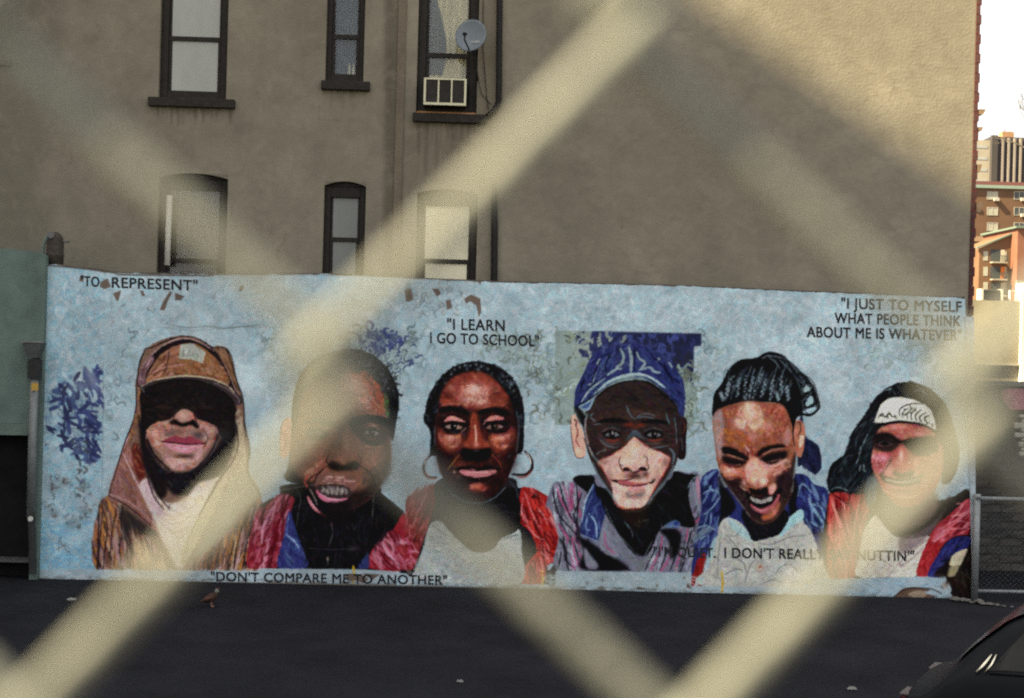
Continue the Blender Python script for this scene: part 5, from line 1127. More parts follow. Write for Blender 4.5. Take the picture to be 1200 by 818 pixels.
# lettering (built from the default font's outlines)
M_letter = mat("letter_paint", (.022, .022, .026), .6, .5, 22., .1, 40.)
M_letter_worn = mat("worn_letter_paint", (.06, .06, .065), .6, .7, 18., .1, 40.)
def glyphs(s):
    cu = bpy.data.curves.new("lettering", 'FONT'); cu.body = s; cu.size = 1; cu.resolution_u = 4; cu.offset = 0.0
    cu.space_character = 1.06
    o = bpy.data.objects.new("lettering", cu); COL.objects.link(o)
    dg = bpy.context.evaluated_depsgraph_get(); dg.update()
    me = bpy.data.meshes.new_from_object(o.evaluated_get(dg))
    V = np.array([v.co[:] for v in me.vertices]); Fc = [tuple(p.vertices) for p in me.polygons]
    bpy.data.objects.remove(o); bpy.data.curves.remove(cu); bpy.data.meshes.remove(me)
    return V, Fc
CAPH = glyphs("H")[0][:, 1].max()
def lettering(parts, parent, label):
    """parts: (text, x0, y0, x1, y1, cap height) baselines in photo pixels"""
    mb = MB()
    for s, x0, y0, x1, y1, h in parts:
        V, Fc = glyphs(s)
        u = (V[:, 0]-V[:, 0].min())/(V[:, 0].max()-V[:, 0].min()); w = V[:, 1]/CAPH
        px = np.stack([x0+(x1-x0)*u - .03*-h*w*0, y0+(y1-y0)*u - h*w], 1)
        P = at_many(px, -.004)
        mb.add([tuple(p) for p in P], Fc)
        for k_, (ddx, ddy) in enumerate(((.55, 0), (0, .5), (.55, .5)), 1):      # the painter's broad brush: thicker strokes
            mb.add([tuple(p) for p in at_many(px+np.array([ddx, ddy]), -.004-.0006*k_)], Fc)
    o = mb.build("lettering", M_letter, parent)
    o['label'] = label
lettering([('"TO', 94, 334.5, 116, 335.8, 11.5), ('REPRESENT"', 131, 336.5, 231, 340.2, 11.8)], mural, 'black painted words "TO REPRESENT"')
lettering([('"I LEARN', 524, 385.8, 591, 387.5, 12.5), ('I GO TO SCHOOL"', 504, 401.6, 631, 405.6, 12.2)], mural, 'black painted words "I LEARN I GO TO SCHOOL"')
lettering([('"I JUST TO MYSELF', 986, 361, 1126.5, 365.2, 12), ('WHAT PEOPLE THINK', 978, 378.3, 1125.5, 382, 12), ('ABOUT ME IS WHATEVER"', 945.5, 394.6, 1126.5, 398.8, 12)], mural, 'black painted words "I JUST TO MYSELF WHAT PEOPLE THINK ABOUT ME IS WHATEVER"')
lettering([('"DON\'T COMPARE ME TO ANOTHER"', 247, 680.5, 523.5, 685, 10.5)], mural, 'black painted words "DON\'T COMPARE ME TO ANOTHER"')
lettering([('"I\'M QUIET.', 766, 651.5, 838, 653.2, 11), ('I DON\'T REALLY SAY NUTTIN\'"', 849, 653.2, 1071, 657.2, 11.5)], mural, 'black painted words "I\'M QUIET. I DON\'T REALLY SAY NUTTIN\'"')

# ------------------------------------------------------------------ tenement building
XL, XR, ZT = -11.5, at(1141.5, 100, YB).x, 12.4
def bpx(x, y): 
    p = at(x, y, YB); return p.x, p.z
tenement = empty("tenement_building", (0, YB, 0), "tall tenement with a bare grey-brown stucco side wall rising behind the mural", "building")
# openings: px rectangle (x0, top, x1, bottom), crown = rise of the arched head
OPEN = [dict(n="bedroom", r=(188, -76, 267.5, 116), crown=6, sill=(175, 276)), dict(n="bath", r=(383, -72, 428, 96), crown=5, sill=(377, 434)),
        dict(n="kitchen", r=(490, -70, 561, 134), crown=6, sill=(484, 571)),
        dict(n="low_a", r=(184, 203, 265, 392), crown=6, sill=(172, 274)), dict(n="low_b", r=(378, 212.5, 427, 380), crown=5.5, sill=(370, 434)),
        dict(n="low_c", r=(487, 221.5, 558, 400), crown=6, sill=(480, 566))]
for o in OPEN:
    x0, t, x1, bt = o['r']
    cxm = (x0+x1)/2
    a0, a1 = bpx(x0, (t+bt)/2)[0], bpx(x1, (t+bt)/2)[0]
    o['X'] = (a0, a1); o['Z'] = (bpx(cxm, bt)[1], bpx(cxm, t)[1]); o['rise'] = o['crown']/83.
# grime and a painted fall-off of light at the upper left, as a multiplier
gc = Canvas(-420, -330, 1170, 720, 1.0, (200, 200, 200))
gc.a *= gc.lowfreq(.07, 90)[..., None]*gc.lowfreq(.05, 22)[..., None]*gc.lowfreq(.04, 5)[..., None]
gc.poly([(-420, -330), (60, -330), (70, 60), (50, 130), (58, 180), (46, 200), (44, 240), (62, 270), (60, 720), (-420, 720)], (150, 151, 154), 7, .8)  # darker left part of the stucco, deepened for the painted corner fall-off
gc.blob(-20, -10, 120, 90, (120, 120, 124), .6)  # upper-left corner darkened like lens fall-off, painted into the tint
gc.poly([(453, -330), (477, -330), (470, 420), (448, 420)], (96, 92, 90), 1.6, .8, smooth=False)
gc.poly([(466, -330), (478, -330), (470, 420), (460, 420)], (150, 146, 140), 1.5, .7, smooth=False)
gc.poly([(476, 140), (580, 138), (575, 215), (560, 222), (490, 222), (474, 230)], (140, 134, 128), 5, .6)
gc.poly([(560, -330), (585, -330), (582, 140), (560, 140)], (150, 146, 138), 3, .6, smooth=False)
for i in range(70):
    x = RNG.uniform(480, 578); l = RNG.uniform(20, 80)
    gc.line([(x, 140), (x+RNG.normal(0, 1), 140+l*.5), (x-1, 140+l)], RNG.choice([90, 110, 220, 228])*np.array([1, .97, .93]), RNG.uniform(1.2, 3.2), .4, taper=.3)
for (xa, xb, y0, n, ln) in ((178, 276, 125, 40, 22), (378, 434, 106, 26, 26), (484, 570, 142, 30, 40), (372, 434, 385, 6, 10)):
    for i in range(n):
        x = RNG.uniform(xa, xb); l = RNG.uniform(.3, 1)*ln
        gc.line([(x, y0-2), (x, y0+l*.5), (x-.4, y0+l)], (96, 90, 84), RNG.uniform(1.2, 3), .5)
gc.poly([(376, 108), (452, 108), (446, 138), (376, 140)], (210, 209, 206), 1, .5, smooth=False); gc.line([(376, 118), (376, 140), (410, 140)], (150, 146, 140), 1.3, .6)
for i in range(26):
    x, y = RNG.uniform(80, 1120), RNG.uniform(-60, 330)
    P = [(x, y)]
    for k in range(3): P.append((P[-1][0]+RNG.normal(0, 5), P[-1][1]+RNG.uniform(4, 16)))
    gc.line(P, (112, 106, 100), 1.2, .6)
for i in range(60):
    x, y = RNG.uniform(70, 1120), RNG.uniform(-60, 330)
    gc.blob(x, y, RNG.uniform(1, 3.5), RNG.uniform(1, 4), RNG.choice([140, 236, 150, 225])*np.ones(3), RNG.uniform(.2, .55))
for i in range(7):                                # rectangular cement repairs
    x, y, w_, h_ = RNG.uniform(90, 1080), RNG.uniform(-40, 320), RNG.uniform(20, 70), RNG.uniform(14, 46)
    gc.poly([(x, y), (x+w_, y+RNG.uniform(-2, 4)), (x+w_*.96, y+h_), (x+2, y+h_*.95)], RNG.choice([176, 218])*np.ones(3), 1.5, .45, smooth=False)
for i in range(16):
    x, y = RNG.uniform(70, 1120), RNG.uniform(-60, 330)
    gc.blob(x, y, RNG.uniform(20, 60), RNG.uniform(10, 40), RNG.choice([176, 214])*np.ones(3), .35)
for x, y in ((1020, 272), (1068, 272), (1110, 274), (1104, 275), (690, 155), (764, 311)): gc.blob(x, y, 2, 1.4, (110, 104, 96), .8)
gc.hatch([(600, -60), (1140, -60), (1135, 345), (600, 335)], [(190, 188, 186), (210, 209, 206), (182, 180, 178)], 2600, 26, 3.5, .15, .5, .35, .3, smooth=False)
gc.hatch([(-100, -60), (600, -60), (600, 335), (-100, 335)], [(190, 188, 186), (212, 210, 208), (180, 178, 176)], 1500, 18, 5, 1.2, 1.2, .3, .5, smooth=False)
def lines(a, b_, cuts, step):
    vals = [a, b_] + [c for c in cuts if a < c < b_]
    base = list(np.arange(a, b_, step))
    base = [q for q in base if all(abs(q-c) > step*.45 for c in vals)]
    return np.array(sorted(vals+base))
xs = lines(XL, XR, [v_ for o in OPEN for v_ in o['X']], .032)
zs = lines(0, ZT, [v_ for o in OPEN for v_ in o['Z']], .032)
XX, ZZ = np.meshgrid(xs, zs)
PW = np.stack([XX, np.full_like(XX, YB), ZZ], -1).reshape(-1, 3)
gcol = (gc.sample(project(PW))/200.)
ii = np.arange(XX.size).reshape(XX.shape)
wq = np.stack([ii[:-1, :-1], ii[:-1, 1:], ii[1:, 1:], ii[1:, :-1]], -1).reshape(-1, 4)
cq = PW[wq].mean(1)
keep = np.ones(len(wq), bool)
for o in OPEN:
    keep &= ~((cq[:, 0] > o['X'][0]) & (cq[:, 0] < o['X'][1]) & (cq[:, 2] > o['Z'][0]) & (cq[:, 2] < o['Z'][1]))
wq = wq[keep]
extra_v, extra_f = [], []
def ex(vs):
    n = len(PW)+len(extra_v); extra_v.extend(vs); extra_f.append(tuple(range(n, n+len(vs))))
DEP = .24
for o in OPEN:
    (x0, x1), (z0, z1), r = o['X'], o['Z'], o['rise']
    ex([(x0, YB, z0), (x0, YB+DEP, z0), (x0, YB+DEP, z1), (x0, YB, z1)]); ex([(x1, YB, z0), (x1, YB, z1), (x1, YB+DEP, z1), (x1, YB+DEP, z0)])
    ex([(x0, YB, z0), (x1, YB, z0), (x1, YB+DEP, z0), (x0, YB+DEP, z0)])
    n = 10; w = x1-x0
    arc = [(x0+w*t, z1-r*(2*t-1)**2) for t in np.linspace(0, 1, n+1)]
    for (ax, az), (bx, bz) in zip(arc[:-1], arc[1:]):
        ex([(ax, YB, az), (bx, YB, bz), (bx, YB, z1), (ax, YB, z1)])
        ex([(ax, YB, az), (ax, YB+DEP, az), (bx, YB+DEP, bz), (bx, YB, bz)])
    o['arc'] = arc
AV = np.vstack([PW, np.array(extra_v)])
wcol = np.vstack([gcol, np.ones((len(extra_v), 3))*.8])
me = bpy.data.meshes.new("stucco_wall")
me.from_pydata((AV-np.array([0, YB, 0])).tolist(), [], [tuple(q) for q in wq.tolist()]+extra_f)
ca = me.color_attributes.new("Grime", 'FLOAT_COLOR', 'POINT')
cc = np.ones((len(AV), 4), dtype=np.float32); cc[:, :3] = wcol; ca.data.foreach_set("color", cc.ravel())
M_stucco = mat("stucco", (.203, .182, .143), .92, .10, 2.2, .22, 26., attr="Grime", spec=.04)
me.materials.append(M_stucco)
sw = bpy.data.objects.new("stucco_wall", me); COL.objects.link(sw); sw.parent = tenement
del gc
M_brickred = brick_mat("red_brick", (.085, .016, .014), (.06, .012, .011), (.05, .03, .027))
b = MB(); b.box(XL, XR, YB+.6, YB+9.4, 0, ZT-.1); b.build("rear_walls", M_brickred, tenement)
b = MB(); b.box(XL-.05, XR+.03, YB-.05, YB+9.5, ZT, ZT+.18); b.build("roof_coping", mat("coping_stone", (.2, .19, .17), .9, .2, 4.), tenement)
b = MB()
zq = 0
k = 0
while zq < ZT-.3:
    wdt = .06 if k % 2 else .078
    b.box(XR+.002, XR+wdt, YB-.02, YB+9.4, zq, zq+.138, 0); zq += .142; k += 1
fe = b.build("brick_facade_edge", M_brickred, tenement)
M_stone = mat("brownstone", (.22, .15, .10), .85, .25, 8., .3, 60.)
for (y, h, out) in ((131, 7, .10), (151, 5, .07), (197, 10, .06), (243, 13, .10)):
    z = at(1142, y, YB).z
    b = MB(); b.prism([(XR+.08, z-h/180), (XR+.08+out*.6, z-h/180), (XR+.08+out, z+h/180), (XR+.08, z+h/180)], YB-.025, YB+1.2)
    b.build("stone_sill", M_stone, tenement)
# windows
M_frame = mat("dark_frame_paint", (.022, .019, .017), .55, .3, 12., .1, 60.)
M_sill = mat("painted_sill", (.028, .025, .022), .7, .35, 14., .3, 50.)
M_glass = glass_mat("window_glass", refl=0.0)
BL = {"bedroom": (.30, .31, .28), "bath": (.11, .13, .15), "kitchen": (.72, .68, .50), "low_a": (.14, .125, .105), "low_b": (.14, .15, .14), "low_c": (.66, .62, .45)}
M_dark = mat("dark_interior", (.012, .012, .013), .9, .2, 4.)
LAB = {"bedroom": "double hung window with pale grey blind drawn", "bath": "narrow window with small bottles on its ledge", "kitchen": "window with gathered curtain", "low_a": "arched window with dull curtains",
       "low_b": "narrow arched window with dark frame", "low_c": "arched window with bright cream blind"}
MID = {"bedroom": 43.5, "bath": 41, "kitchen": 63, "low_a": 305, "low_b": 280, "low_c": 305.5}
for o in OPEN:
    (x0, x1), (z0, z1), r = o['X'], o['Z'], o['rise']
    n = o['n']; w = x1-x0
    fw = .105 if n in ("bedroom", "kitchen", "low_a") else .085
    if n == "kitchen": fw = .12
    if n == "bath": fw = .075
    y0, y1 = YB+.09, YB+.20
    x0 += .002; x1 -= .002
    zm = bpx((o['r'][0]+o['r'][2])/2, MID[n])[1]
    b = MB()
    b.box(x0, x0+fw, y0, y1, z0+.003, z1-r-.004); b.box(x1-fw, x1, y0, y1, z0+.003, z1-r-.004)
    b.box(x0+fw, x1-fw, y0+.002, y1, z0+.003, z0+.13); b.box(x0+fw, x1-fw, y0+.002, y1, z1-r-.16, z1-r-.004)
    b.prism([(x0, z1-r-.003), (x1, z1-r-.003)] + [(a, q-.003) for a, q in reversed(o['arc'][1:-1])], y0, y1)
    wf = b.build("window", M_frame, tenement, bevel=.006); wf['label'] = LAB[n]
    b = MB()
    a0, a1 = x0+fw+.002, x1-fw-.002
    s = .045
    b.box(a0, a1, YB+.115, YB+.155, zm-.035, zm+.03)
    b.box(a0, a0+s, YB+.125, YB+.165, z0+.132, zm-.036); b.box(a1-s, a1, YB+.125, YB+.165, z0+.132, zm-.036)
    b.box(a0, a0+s*.7, YB+.135, YB+.175, zm+.031, z1-r-.162); b.box(a1-s*.7, a1, YB+.135, YB+.175, zm+.031, z1-r-.162)
    b.build("sash", M_frame, wf)
    b = MB()
    b.box(a0+s, a1-s, YB+.142, YB+.148, z0+.132, zm-.036); b.box(a0+s*.7, a1-s*.7, YB+.152, YB+.158, zm+.031, z1-r-.162)
    if n in ("bedroom", "low_b", "low_c"):           # dusty panes with the blind drawn right behind them
        pm = mat("dusty_pane_"+n, BL[n], .13, .13, 2.2, .05, 5., spec=.45, stretch=(1, 1, .4))
    else: pm = M_glass
    b.build("pane", pm, wf)
    # blind / curtain as a softly folded sheet
    b = MB(); nn = 40
    amp = .0006 if n in ("bedroom", "low_c", "bath", "low_b") else .016
    vs = []
    for i in range(nn+1):
        xx = a0+(a1-a0)*i/nn
        yy = YB+.205+amp*math.sin(i*1.1)+amp*.5*math.sin(i*2.3)
        vs += [(xx, yy, z0+.1), (xx, yy, z1-.02)]
    b.add(vs, [(2*i, 2*i+2, 2*i+3, 2*i+1) for i in range(nn)])
    cb = b.build("curtain" if amp > .01 else "blind", mat("blind_"+n, BL[n], .9, .16 if amp < .01 else .22, 3., .1, 40., stretch=(6, 1, .6) if amp > .01 else None), wf, smooth=True)
    b = MB(); b.box(x0, x1, YB+.235, YB+.30, z0, z1); b.build("backing", M_dark, wf)
    sx0, sx1 = bpx(o['sill'][0], o['r'][3])[0], bpx(o['sill'][1], o['r'][3])[0]
    b = MB(); b.box(sx0, sx1, YB-.10, YB+.088, z0-.13, z0-.002); 
    b.build("sill", M_sill, wf, bevel=.008)
    o['wf'] = wf; o['z0'] = z0; o['zm'] = zm; o['in'] = (a0, a1)
K = {o['n']: o for o in OPEN}
# extra pieces in the windows
a0, a1 = K['kitchen']['in']; zk = K['kitchen']['z0']; zmk = K['kitchen']['zm']
b = MB(); b.box(K['kitchen']['X'][0]+.01, K['kitchen']['X'][1]-.01, YB+.01, YB+.085, zk+.002, zk+.035)
b.build("wood_strip", mat("raw_wood", (.36, .19, .09), .8, .3, 10., .2, 60.), K['kitchen']['wf'])
M_lace = mat("grey_curtain", (.20, .22, .22), .95, .25, 5., .1, 40., stretch=(8, 1, .5))
b = MB(); vs = []; nn = 30
for i in range(nn+1):
    t = i/nn; z = zk+.6+(1.75)*t; xr = a0+.05+.20*(math.sin(t*5.2+.4)*.5+.5)*(1-.3*t)+.05
    vs += [(a0+.03, YB+.185+.006*math.sin(i), z), ((a0+.03+xr)/2, YB+.176, z), (xr, YB+.185, z)]
b.add(vs, [(3*i+j, 3*i+j+1, 3*i+j+4, 3*i+j+3) for i in range(nn) for j in (0, 1)])
b.build("side_curtain", M_lace, K['kitchen']['wf'], smooth=True)
a0, a1 = K['bath']['in']; zb = K['bath']['z0']+.135
M_bottle = mat("white_bottle", (.6, .58, .5), .4, .1, 8.)
for i, px in enumerate((408, 413)):
    x = bpx(px, 86)[0]
    b = MB(); b.tube([(x, YB+.178, zb), (x, YB+.178, zb+.11), (x, YB+.178, zb+.13), (x, YB+.178, zb+.17)], [.022, .022, .010, .010], 8)
    o = b.build("bottle", M_bottle); tag(o, "small white bottle on the narrow upper window's ledge, " + ("left of the pair" if i == 0 else "right of the pair"), "bottle", "bottles on the window ledge")
# drain pipe with elbow, lower stub, corner chase
M_pipe = mat("black_iron", (.018, .017, .017), .6, .3, 10., .2, 40.)
px_ = [(586.5, -330), (586, -60), (585, 60), (584.5, 118), (583, 124), (578, 131), (570, 138)]
b = MB(); b.tube([at(x, y, YB-.07) for x, y in px_], .045, 10)
b.build("drain_pipe", M_pipe, tenement, smooth=True)
b = MB(); b.tube([at(x, y, YB-.07) for x, y in ((579, 216), (579.5, 260), (579, 335), (577, 400))], [.03, .05, .05, .05], 10)
b.build("drain_pipe", M_pipe, tenement, smooth=True)
b = MB()
for i, (xa, xb, q) in enumerate(((466, 475, -.03),)):
    t0, b0 = at(xa, -330, YB), at(xa-9, 420, YB)
    X0, X1 = at(xa, 60, YB).x, at(xb, 60, YB).x
    b.box(X0, X1, YB+q, YB+.05, .5, ZT-.02)
o = b.build("corner_strip", mat("stained_stucco", (.15, .125, .095), .92, .2, 3., .4, 30.), tenement)
X0 = at(0, 62, YB).x
z1_, z2_ = at(8, 62, YB).z, at(8, 77, YB).z
b = MB(); b.box(X0-.3, at(14, 70, YB).x, YB-.05, YB+.02, z2_, z1_-.11); b.build("ledge_block", M_stucco if False else mat("ledge_stucco", (.14, .12, .09), .9, .2, 4.), tenement)

# white pole in front of the low left window
b = MB(); P = [at(199, 229, YB-.06), at(197.5, 262, YB-.05), at(196, 311, YB-.05)]
b.tube(P, .042, 12); o = b.build("white_pipe", mat("white_plastic", (.62, .61, .55), .5, .1, 8.), smooth=True)
tag(o, "short white plastic pipe upright against the left arched window", "pipe")
for k, y in enumerate((240, 296)):
    q = at(197.5, y, YB-.05); bb = MB(); bb.box(q.x-.05, q.x+.05, YB-.06, YB+.1, q.z-.012, q.z+.012); bb.build("bracket", M_pipe, o)

# air conditioner
q0, q1 = at(497, 91, YB-.22), at(546, 124, YB-.22)
ac = empty("air_conditioner", ((q0.x+q1.x)/2, YB-.05, q1.z), "boxy window air conditioner with cream frame and three dark grilles below the satellite dish", "air conditioner")
b = MB(); b.box(q0.x+.004, q1.x-.004, YB-.2, YB+.11, q1.z+.004, q0.z-.004)
b.build("casing", mat("ac_casing", (.045, .04, .036), .6, .2, 6.), ac)
M_cream = mat("cream_metal", (.58, .56, .40), .5, .12, 9.)
b = MB(); tfr = .035; W = q1.x-q0.x
b.box(q0.x, q1.x, YB-.225, YB-.2015, q1.z, q1.z+tfr); b.box(q0.x, q1.x, YB-.225, YB-.2015, q0.z-tfr*.6, q0.z)
for f in (0, .345, .655, 1):
    xx = q0.x+W*f; wd = .03 if f in (0, 1) else .02
    xx = min(max(xx-wd/2, q0.x), q1.x-wd)
    b.box(xx, xx+wd, YB-.2245, YB-.2015, q1.z+tfr+.001, q0.z-tfr*.6-.001)
b.build("front_frame", M_cream, ac)
M_grille = mat("grille", (.03, .026, .024), .6, .3, 20.)
for f0, f1 in ((0, .345), (.345, .655), (.655, 1)):
    b = MB(); nsl = 22
    for i in range(nsl):
        xx = q0.x+W*f0+.03+(W*(f1-f0)-.05)*(i+.5)/nsl
        b.box(xx-.0035, xx+.0035, YB-.212, YB-.2015, q1.z+tfr+.004, q0.z-tfr-.002)
    b.build("grille", M_grille, ac)

# satellite dish
dc = at(552, 42, YB-.38); dr = 19.5/85.
dish = empty("satellite_dish", at(563, 92, YB-.05), "small round grey satellite dish on a dark arm in front of the curtained window", "satellite dish")
nrm = Vector((-.30, -.93, .22)).normalized()
u = nrm.cross(Vector((0, 0, 1))).normalized(); w_ = u.cross(nrm)
b = MB(); vs = []; nr, na = 8, 36
for s_, off in ((1, 0.0), (-1, -.012)):
    for i in range(nr+1):
        rr = dr*i/nr
        for k in range(na):
            t = 2*math.pi*k/na
            vs.append(dc + (u*math.cos(t)+w_*math.sin(t)*1.06)*rr + nrm*(.05*(i/nr)**2+off-.03))
def di(s, i, k): return s*(nr+1)*na+i*na+k % na
fs = []
for s_ in (0, 1):
    for i in range(nr):
        for k in range(na):
            f = (di(s_, i, k), di(s_, i+1, k), di(s_, i+1, k+1), di(s_, i, k+1)); fs.append(f if s_ == 0 else f[::-1])
for k in range(na): fs.append((di(0, nr, k), di(1, nr, k), di(1, nr, k+1), di(0, nr, k+1)))
b.add(vs, fs); b.build("reflector", mat("dish_grey", (.15, .175, .20), .45, .12, 6., .05, 40.), dish, smooth=True)
b = MB(); lnb = dc + nrm*.26 - w_*.10
b.tube([dc - w_*dr*.98 + nrm*.02, lnb - w_*.08, lnb], .012, 8); b.build("feed_arm", M_pipe, dish)
b = MB(); b.tube([lnb+nrm*.03-w_*.01, lnb-nrm*.03+w_*.02], [.028, .022], 10); b.build("feed_horn", M_pipe, dish)
b = MB(); foot = at(560, 92, YB-.1); b.tube([dc-nrm*.05, dc-nrm*.12-w_*.08, at(556, 68, YB-.22), foot, foot+Vector((0, .2, 0))], .016, 8); b.build("mast", M_pipe, dish)
b = MB(); p = dc - w_*dr*.45 + u*.05*-1
for i in range(5):
    c_ = dc - w_*(dr*.42) + u*(-.02-.026*i)*(1) + nrm*(.006)
    b.box(c_.x-.008, c_.x+.008, c_.y-.014, c_.y-.012, c_.z-.012, c_.z+.01)
b.build("badge", mat("badge_white", (.45, .46, .46), .6, .1, 9.), dish)
# loose cables by the dish
b = MB()
for q in (((566, 0), (566, 60), (570, 112), (572, 128)), ((560, 92), (564, 110), (575, 122))):
    b.tube([at(x, y, YB-.03) for x, y in q], .006, 6)
tag(b.build("cable", M_pipe), "thin dark cables hanging down the wall right of the satellite dish", "cable")

# ------------------------------------------------------------------ left neighbour: green rendered garage
YG = -.12
M_green = mat("green_render", (.12, .165, .147), .85, .3, 1.8, .35, 40.)
gl = empty("green_building", (at(20, 600, YG).x, YG, 0), "low pale green rendered building with a dark garage opening left of the mural", "building")
xr = at(54, 380, YG).x - .03; xl = -11.6
ztop = at(25, 294.5, YG).z; zop = at(20, 496, YG).z
xo = at(37, 560, YG).x
b = MB()
b.prism([(xl, zop), (xr, zop), (xr, ztop-.05), (xr-.1, ztop), (xr-.45, ztop+.03), (xl, ztop)], YG, YG+.25)
b.box(xo, xr, YG, YG+.25, 0, zop-.001); b.build("wall", M_green, gl)
b = MB(); b.box(xl, xo-.002, YG-.03, YG+.05, zop-.16, zop-.003); b.build("lintel", mat("lintel_green", (.12, .16, .14), .85, .2, 4., .3, 40.), gl)
b = MB(); b.box(xl, xo-.002, YG+.30, YG+.34, 0, zop); b.build("garage_door", mat("black_door", (.008, .008, .009), .8, .4, 5.), gl)  # black panel stands in for the shaded depth of the garage opening
b = MB(); b.box(xl, xo-.002, YG+.05, YG+.29, .22, .26); b.build("door_rail", mat("rail_grey", (.08, .08, .08), .7, .2, 5.), gl)
b = MB(); b.box(xl, xr-.01, YG+.26, YG+1.0, 2.4, ztop-.15); b.build("roof", M_green, gl)
# downpipe with hopper on the joint
M_galv = mat("weathered_zinc", (.17, .18, .18), .5, .25, 10., .2, 40., metal=.3)
dp = empty("downpipe", at(40, 670, -.2), "grey metal downpipe with a hopper head at the mural's left edge", "downpipe")
b = MB(); b.tube([at(x, y, -.22) for x, y in ((40.5, 440), (38, 520), (36, 606))], .058, 12); b.build("pipe", M_galv, dp, smooth=True)
b = MB(); p = at(41, 407, -.22); b.prism([(p.x-.06, p.z-.14), (p.x+.06, p.z-.14), (p.x+.13, p.z+.06), (p.x-.14, p.z+.06)], -.32, -.13); b.build("hopper", mat("dark_zinc", (.06, .065, .065), .6, .3, 9.), dp)
b = MB(); b.box(p.x-.16, p.x+.13, -.33, -.125, p.z+.062, p.z+.085); b.build("hopper_rim", M_galv, dp)
b = MB(); p2 = at(41, 440, -.22); b.box(p2.x-.08, p2.x+.07, -.3, -.14, p2.z-.04, p2.z+.22); b.build("socket", mat("socket_dark", (.03, .03, .03), .7, .2, 9.), dp)
b = MB(); p2 = at(41.5, 453, -.22); b.box(p2.x-.03, p2.x+.06, -.302, -.29, p2.z-.05, p2.z+.05); b.build("tag_plate", mat("ochre", (.42, .27, .06), .7, .2, 9.), dp)
b = MB(); b.tube([at(36.5, 600, -.23), at(38, 640, -.2), at(38, 672, -.2)], .05, 10); b.build("pipe", mat("pipe_dark", (.035, .036, .036), .7, .2, 9.), dp)
b = MB(); p2 = at(36, 608, -.28); b.tube([p2, p2+Vector((0, -.02, 0))], .035, 10); b.build("cleaning_eye", mat("eye_white", (.5, .5, .46), .6, .2, 9.), dp)
# small domed vent on the corner
p = at(63.5, 310, .1); q = at(63.5, 272, .1)
vent = empty("roof_vent", (p.x, .1, p.z), "rusty brown domed vent pipe standing on the mural wall's top left corner", "vent")
h = q.z-p.z; r_ = .118
b = MB(); b.tube([(p.x, .12, p.z+t*h) for t in (-.02, .25, .3, .33, .7, .85, .95, 1.0)], [r_*k_ for k_ in (1.0, 1., 1.07, 1., .98, .86, .6, .2)], 16)
b.build("flue", mat("rusty_iron", (.05, .042, .036), .8, .4, 14., .4, 50.), vent, smooth=True)
b = MB(); b.tube([(p.x-.03, .12, p.z+h*.86), (p.x-.03, .0, p.z+h*.9)], [.04, .05], 10); b.tube([(p.x+.08, .12, p.z+h*.72), (p.x+.2, .1, p.z+h*.72)], .016, 8); b.build("spigot", mat("iron_grey", (.12, .12, .12), .6, .3, 9.), vent)
b = MB(); b.tube([(p.x-.125, .1, p.z-.05), (p.x-.16, .1, p.z+h*.3), (p.x-.145, .1, p.z+h*.62), (p.x-.1, .1, p.z+h*.9)], .022, 8); b.build("green_strap", M_green, vent, smooth=True)

# ------------------------------------------------------------------ right side: gate, yard walls
M_post = mat("galvanised", (.22, .235, .24), .5, .2, 14., .2, 50., metal=.35)
gate = empty("chainlink_gate", at(1143, 704, -.1), "low galvanised chain link gate beside the mural's right end", "gate")
gx0, gx1 = at(1143, 650, -.1).x, at(1143, 650, -.1).x+1.9
gz = at(1143, 584, -.1).z
b = MB(); b.tube([(gx0, -.1, 0), (gx0, -.1, gz+.06)], .05, 12); b.build("post", M_post, gate, smooth=True)
b = MB(); b.tube([(gx1, -.1, 0), (gx1, -.1, gz+.06)], .05, 12); b.build("post", M_post, gate, smooth=True)
b = MB(); b.tube([(gx0, -.1, gz), (gx1, -.1, gz)], .032, 10); b.build("rail", M_post, gate, smooth=True)
b = MB(); b.tube([(gx0, -.1, .12), (gx1, -.1, .12)], .025, 10); b.build("rail", M_post, gate, smooth=True)
b = MB(); b.tube([(gx0, -.16, gz), (gx0, -.1, gz+.03), (gx0, -.04, gz)], .035, 8); b.build("hinge", M_post, gate)
b = MB(); s_ = .075
for i in range(int((gx1-gx0)/s_)):
    pts = []
    for k_ in range(int((gz-.12)/s_*2)+1):
        pts.append((gx0+(i+(k_ % 2))*s_, -.1+(.004 if k_ % 2 else -.004), .12+k_*s_/2))
    b.tube(pts, .0014, 4, caps=False)
b.build("wire_mesh", M_post, gate)
M_rubble = brick_mat("rubble_stone", (.055, .048, .042), (.028, .027, .027), (.02, .02, .019), .55, .8)
yw = empty("yard_wall", (at(1170, 690, 2.6).x, 2.6, 0), "dark rough rubble wall behind the chain link gate", "wall")
x0 = XR+.4; zt = at(1170, 452, 2.6).z
b = MB(); nx, nz = 80, 50
vs = []
for j in range(nz+1):
    for i in range(nx+1):
        vs.append((x0+9.*i/nx, 2.6+random.uniform(-.012, .012), zt*j/nz))
b.add(vs, [(j*(nx+1)+i, j*(nx+1)+i+1, (j+1)*(nx+1)+i+1, (j+1)*(nx+1)+i) for j in range(nz) for i in range(nx)])
b.box(x0, x0+9, 2.66, 3.0, 0, zt-.01)
b.build("rubble", M_rubble, yw)
b = MB(); b.box(x0, x0+9, 2.5, 3.0, zt+.001, zt+.07); b.build("coping", mat("coping_grey", (.16, .16, .15), .9, .3, 6., .3, 50.), yw)
p = at(1196, 468, 2.5); b = MB(); b.blob = None
M_pink = mat("pink_spray", (.34, .12, .17), .8, .4, 9.)
pts = [(p.x+.28*math.cos(t)*(1+.2*math.sin(3*t)), p.z+.22*math.sin(t)*(1+.25*math.cos(2*t))) for t in np.linspace(0, 6.283, 17)[:-1]]
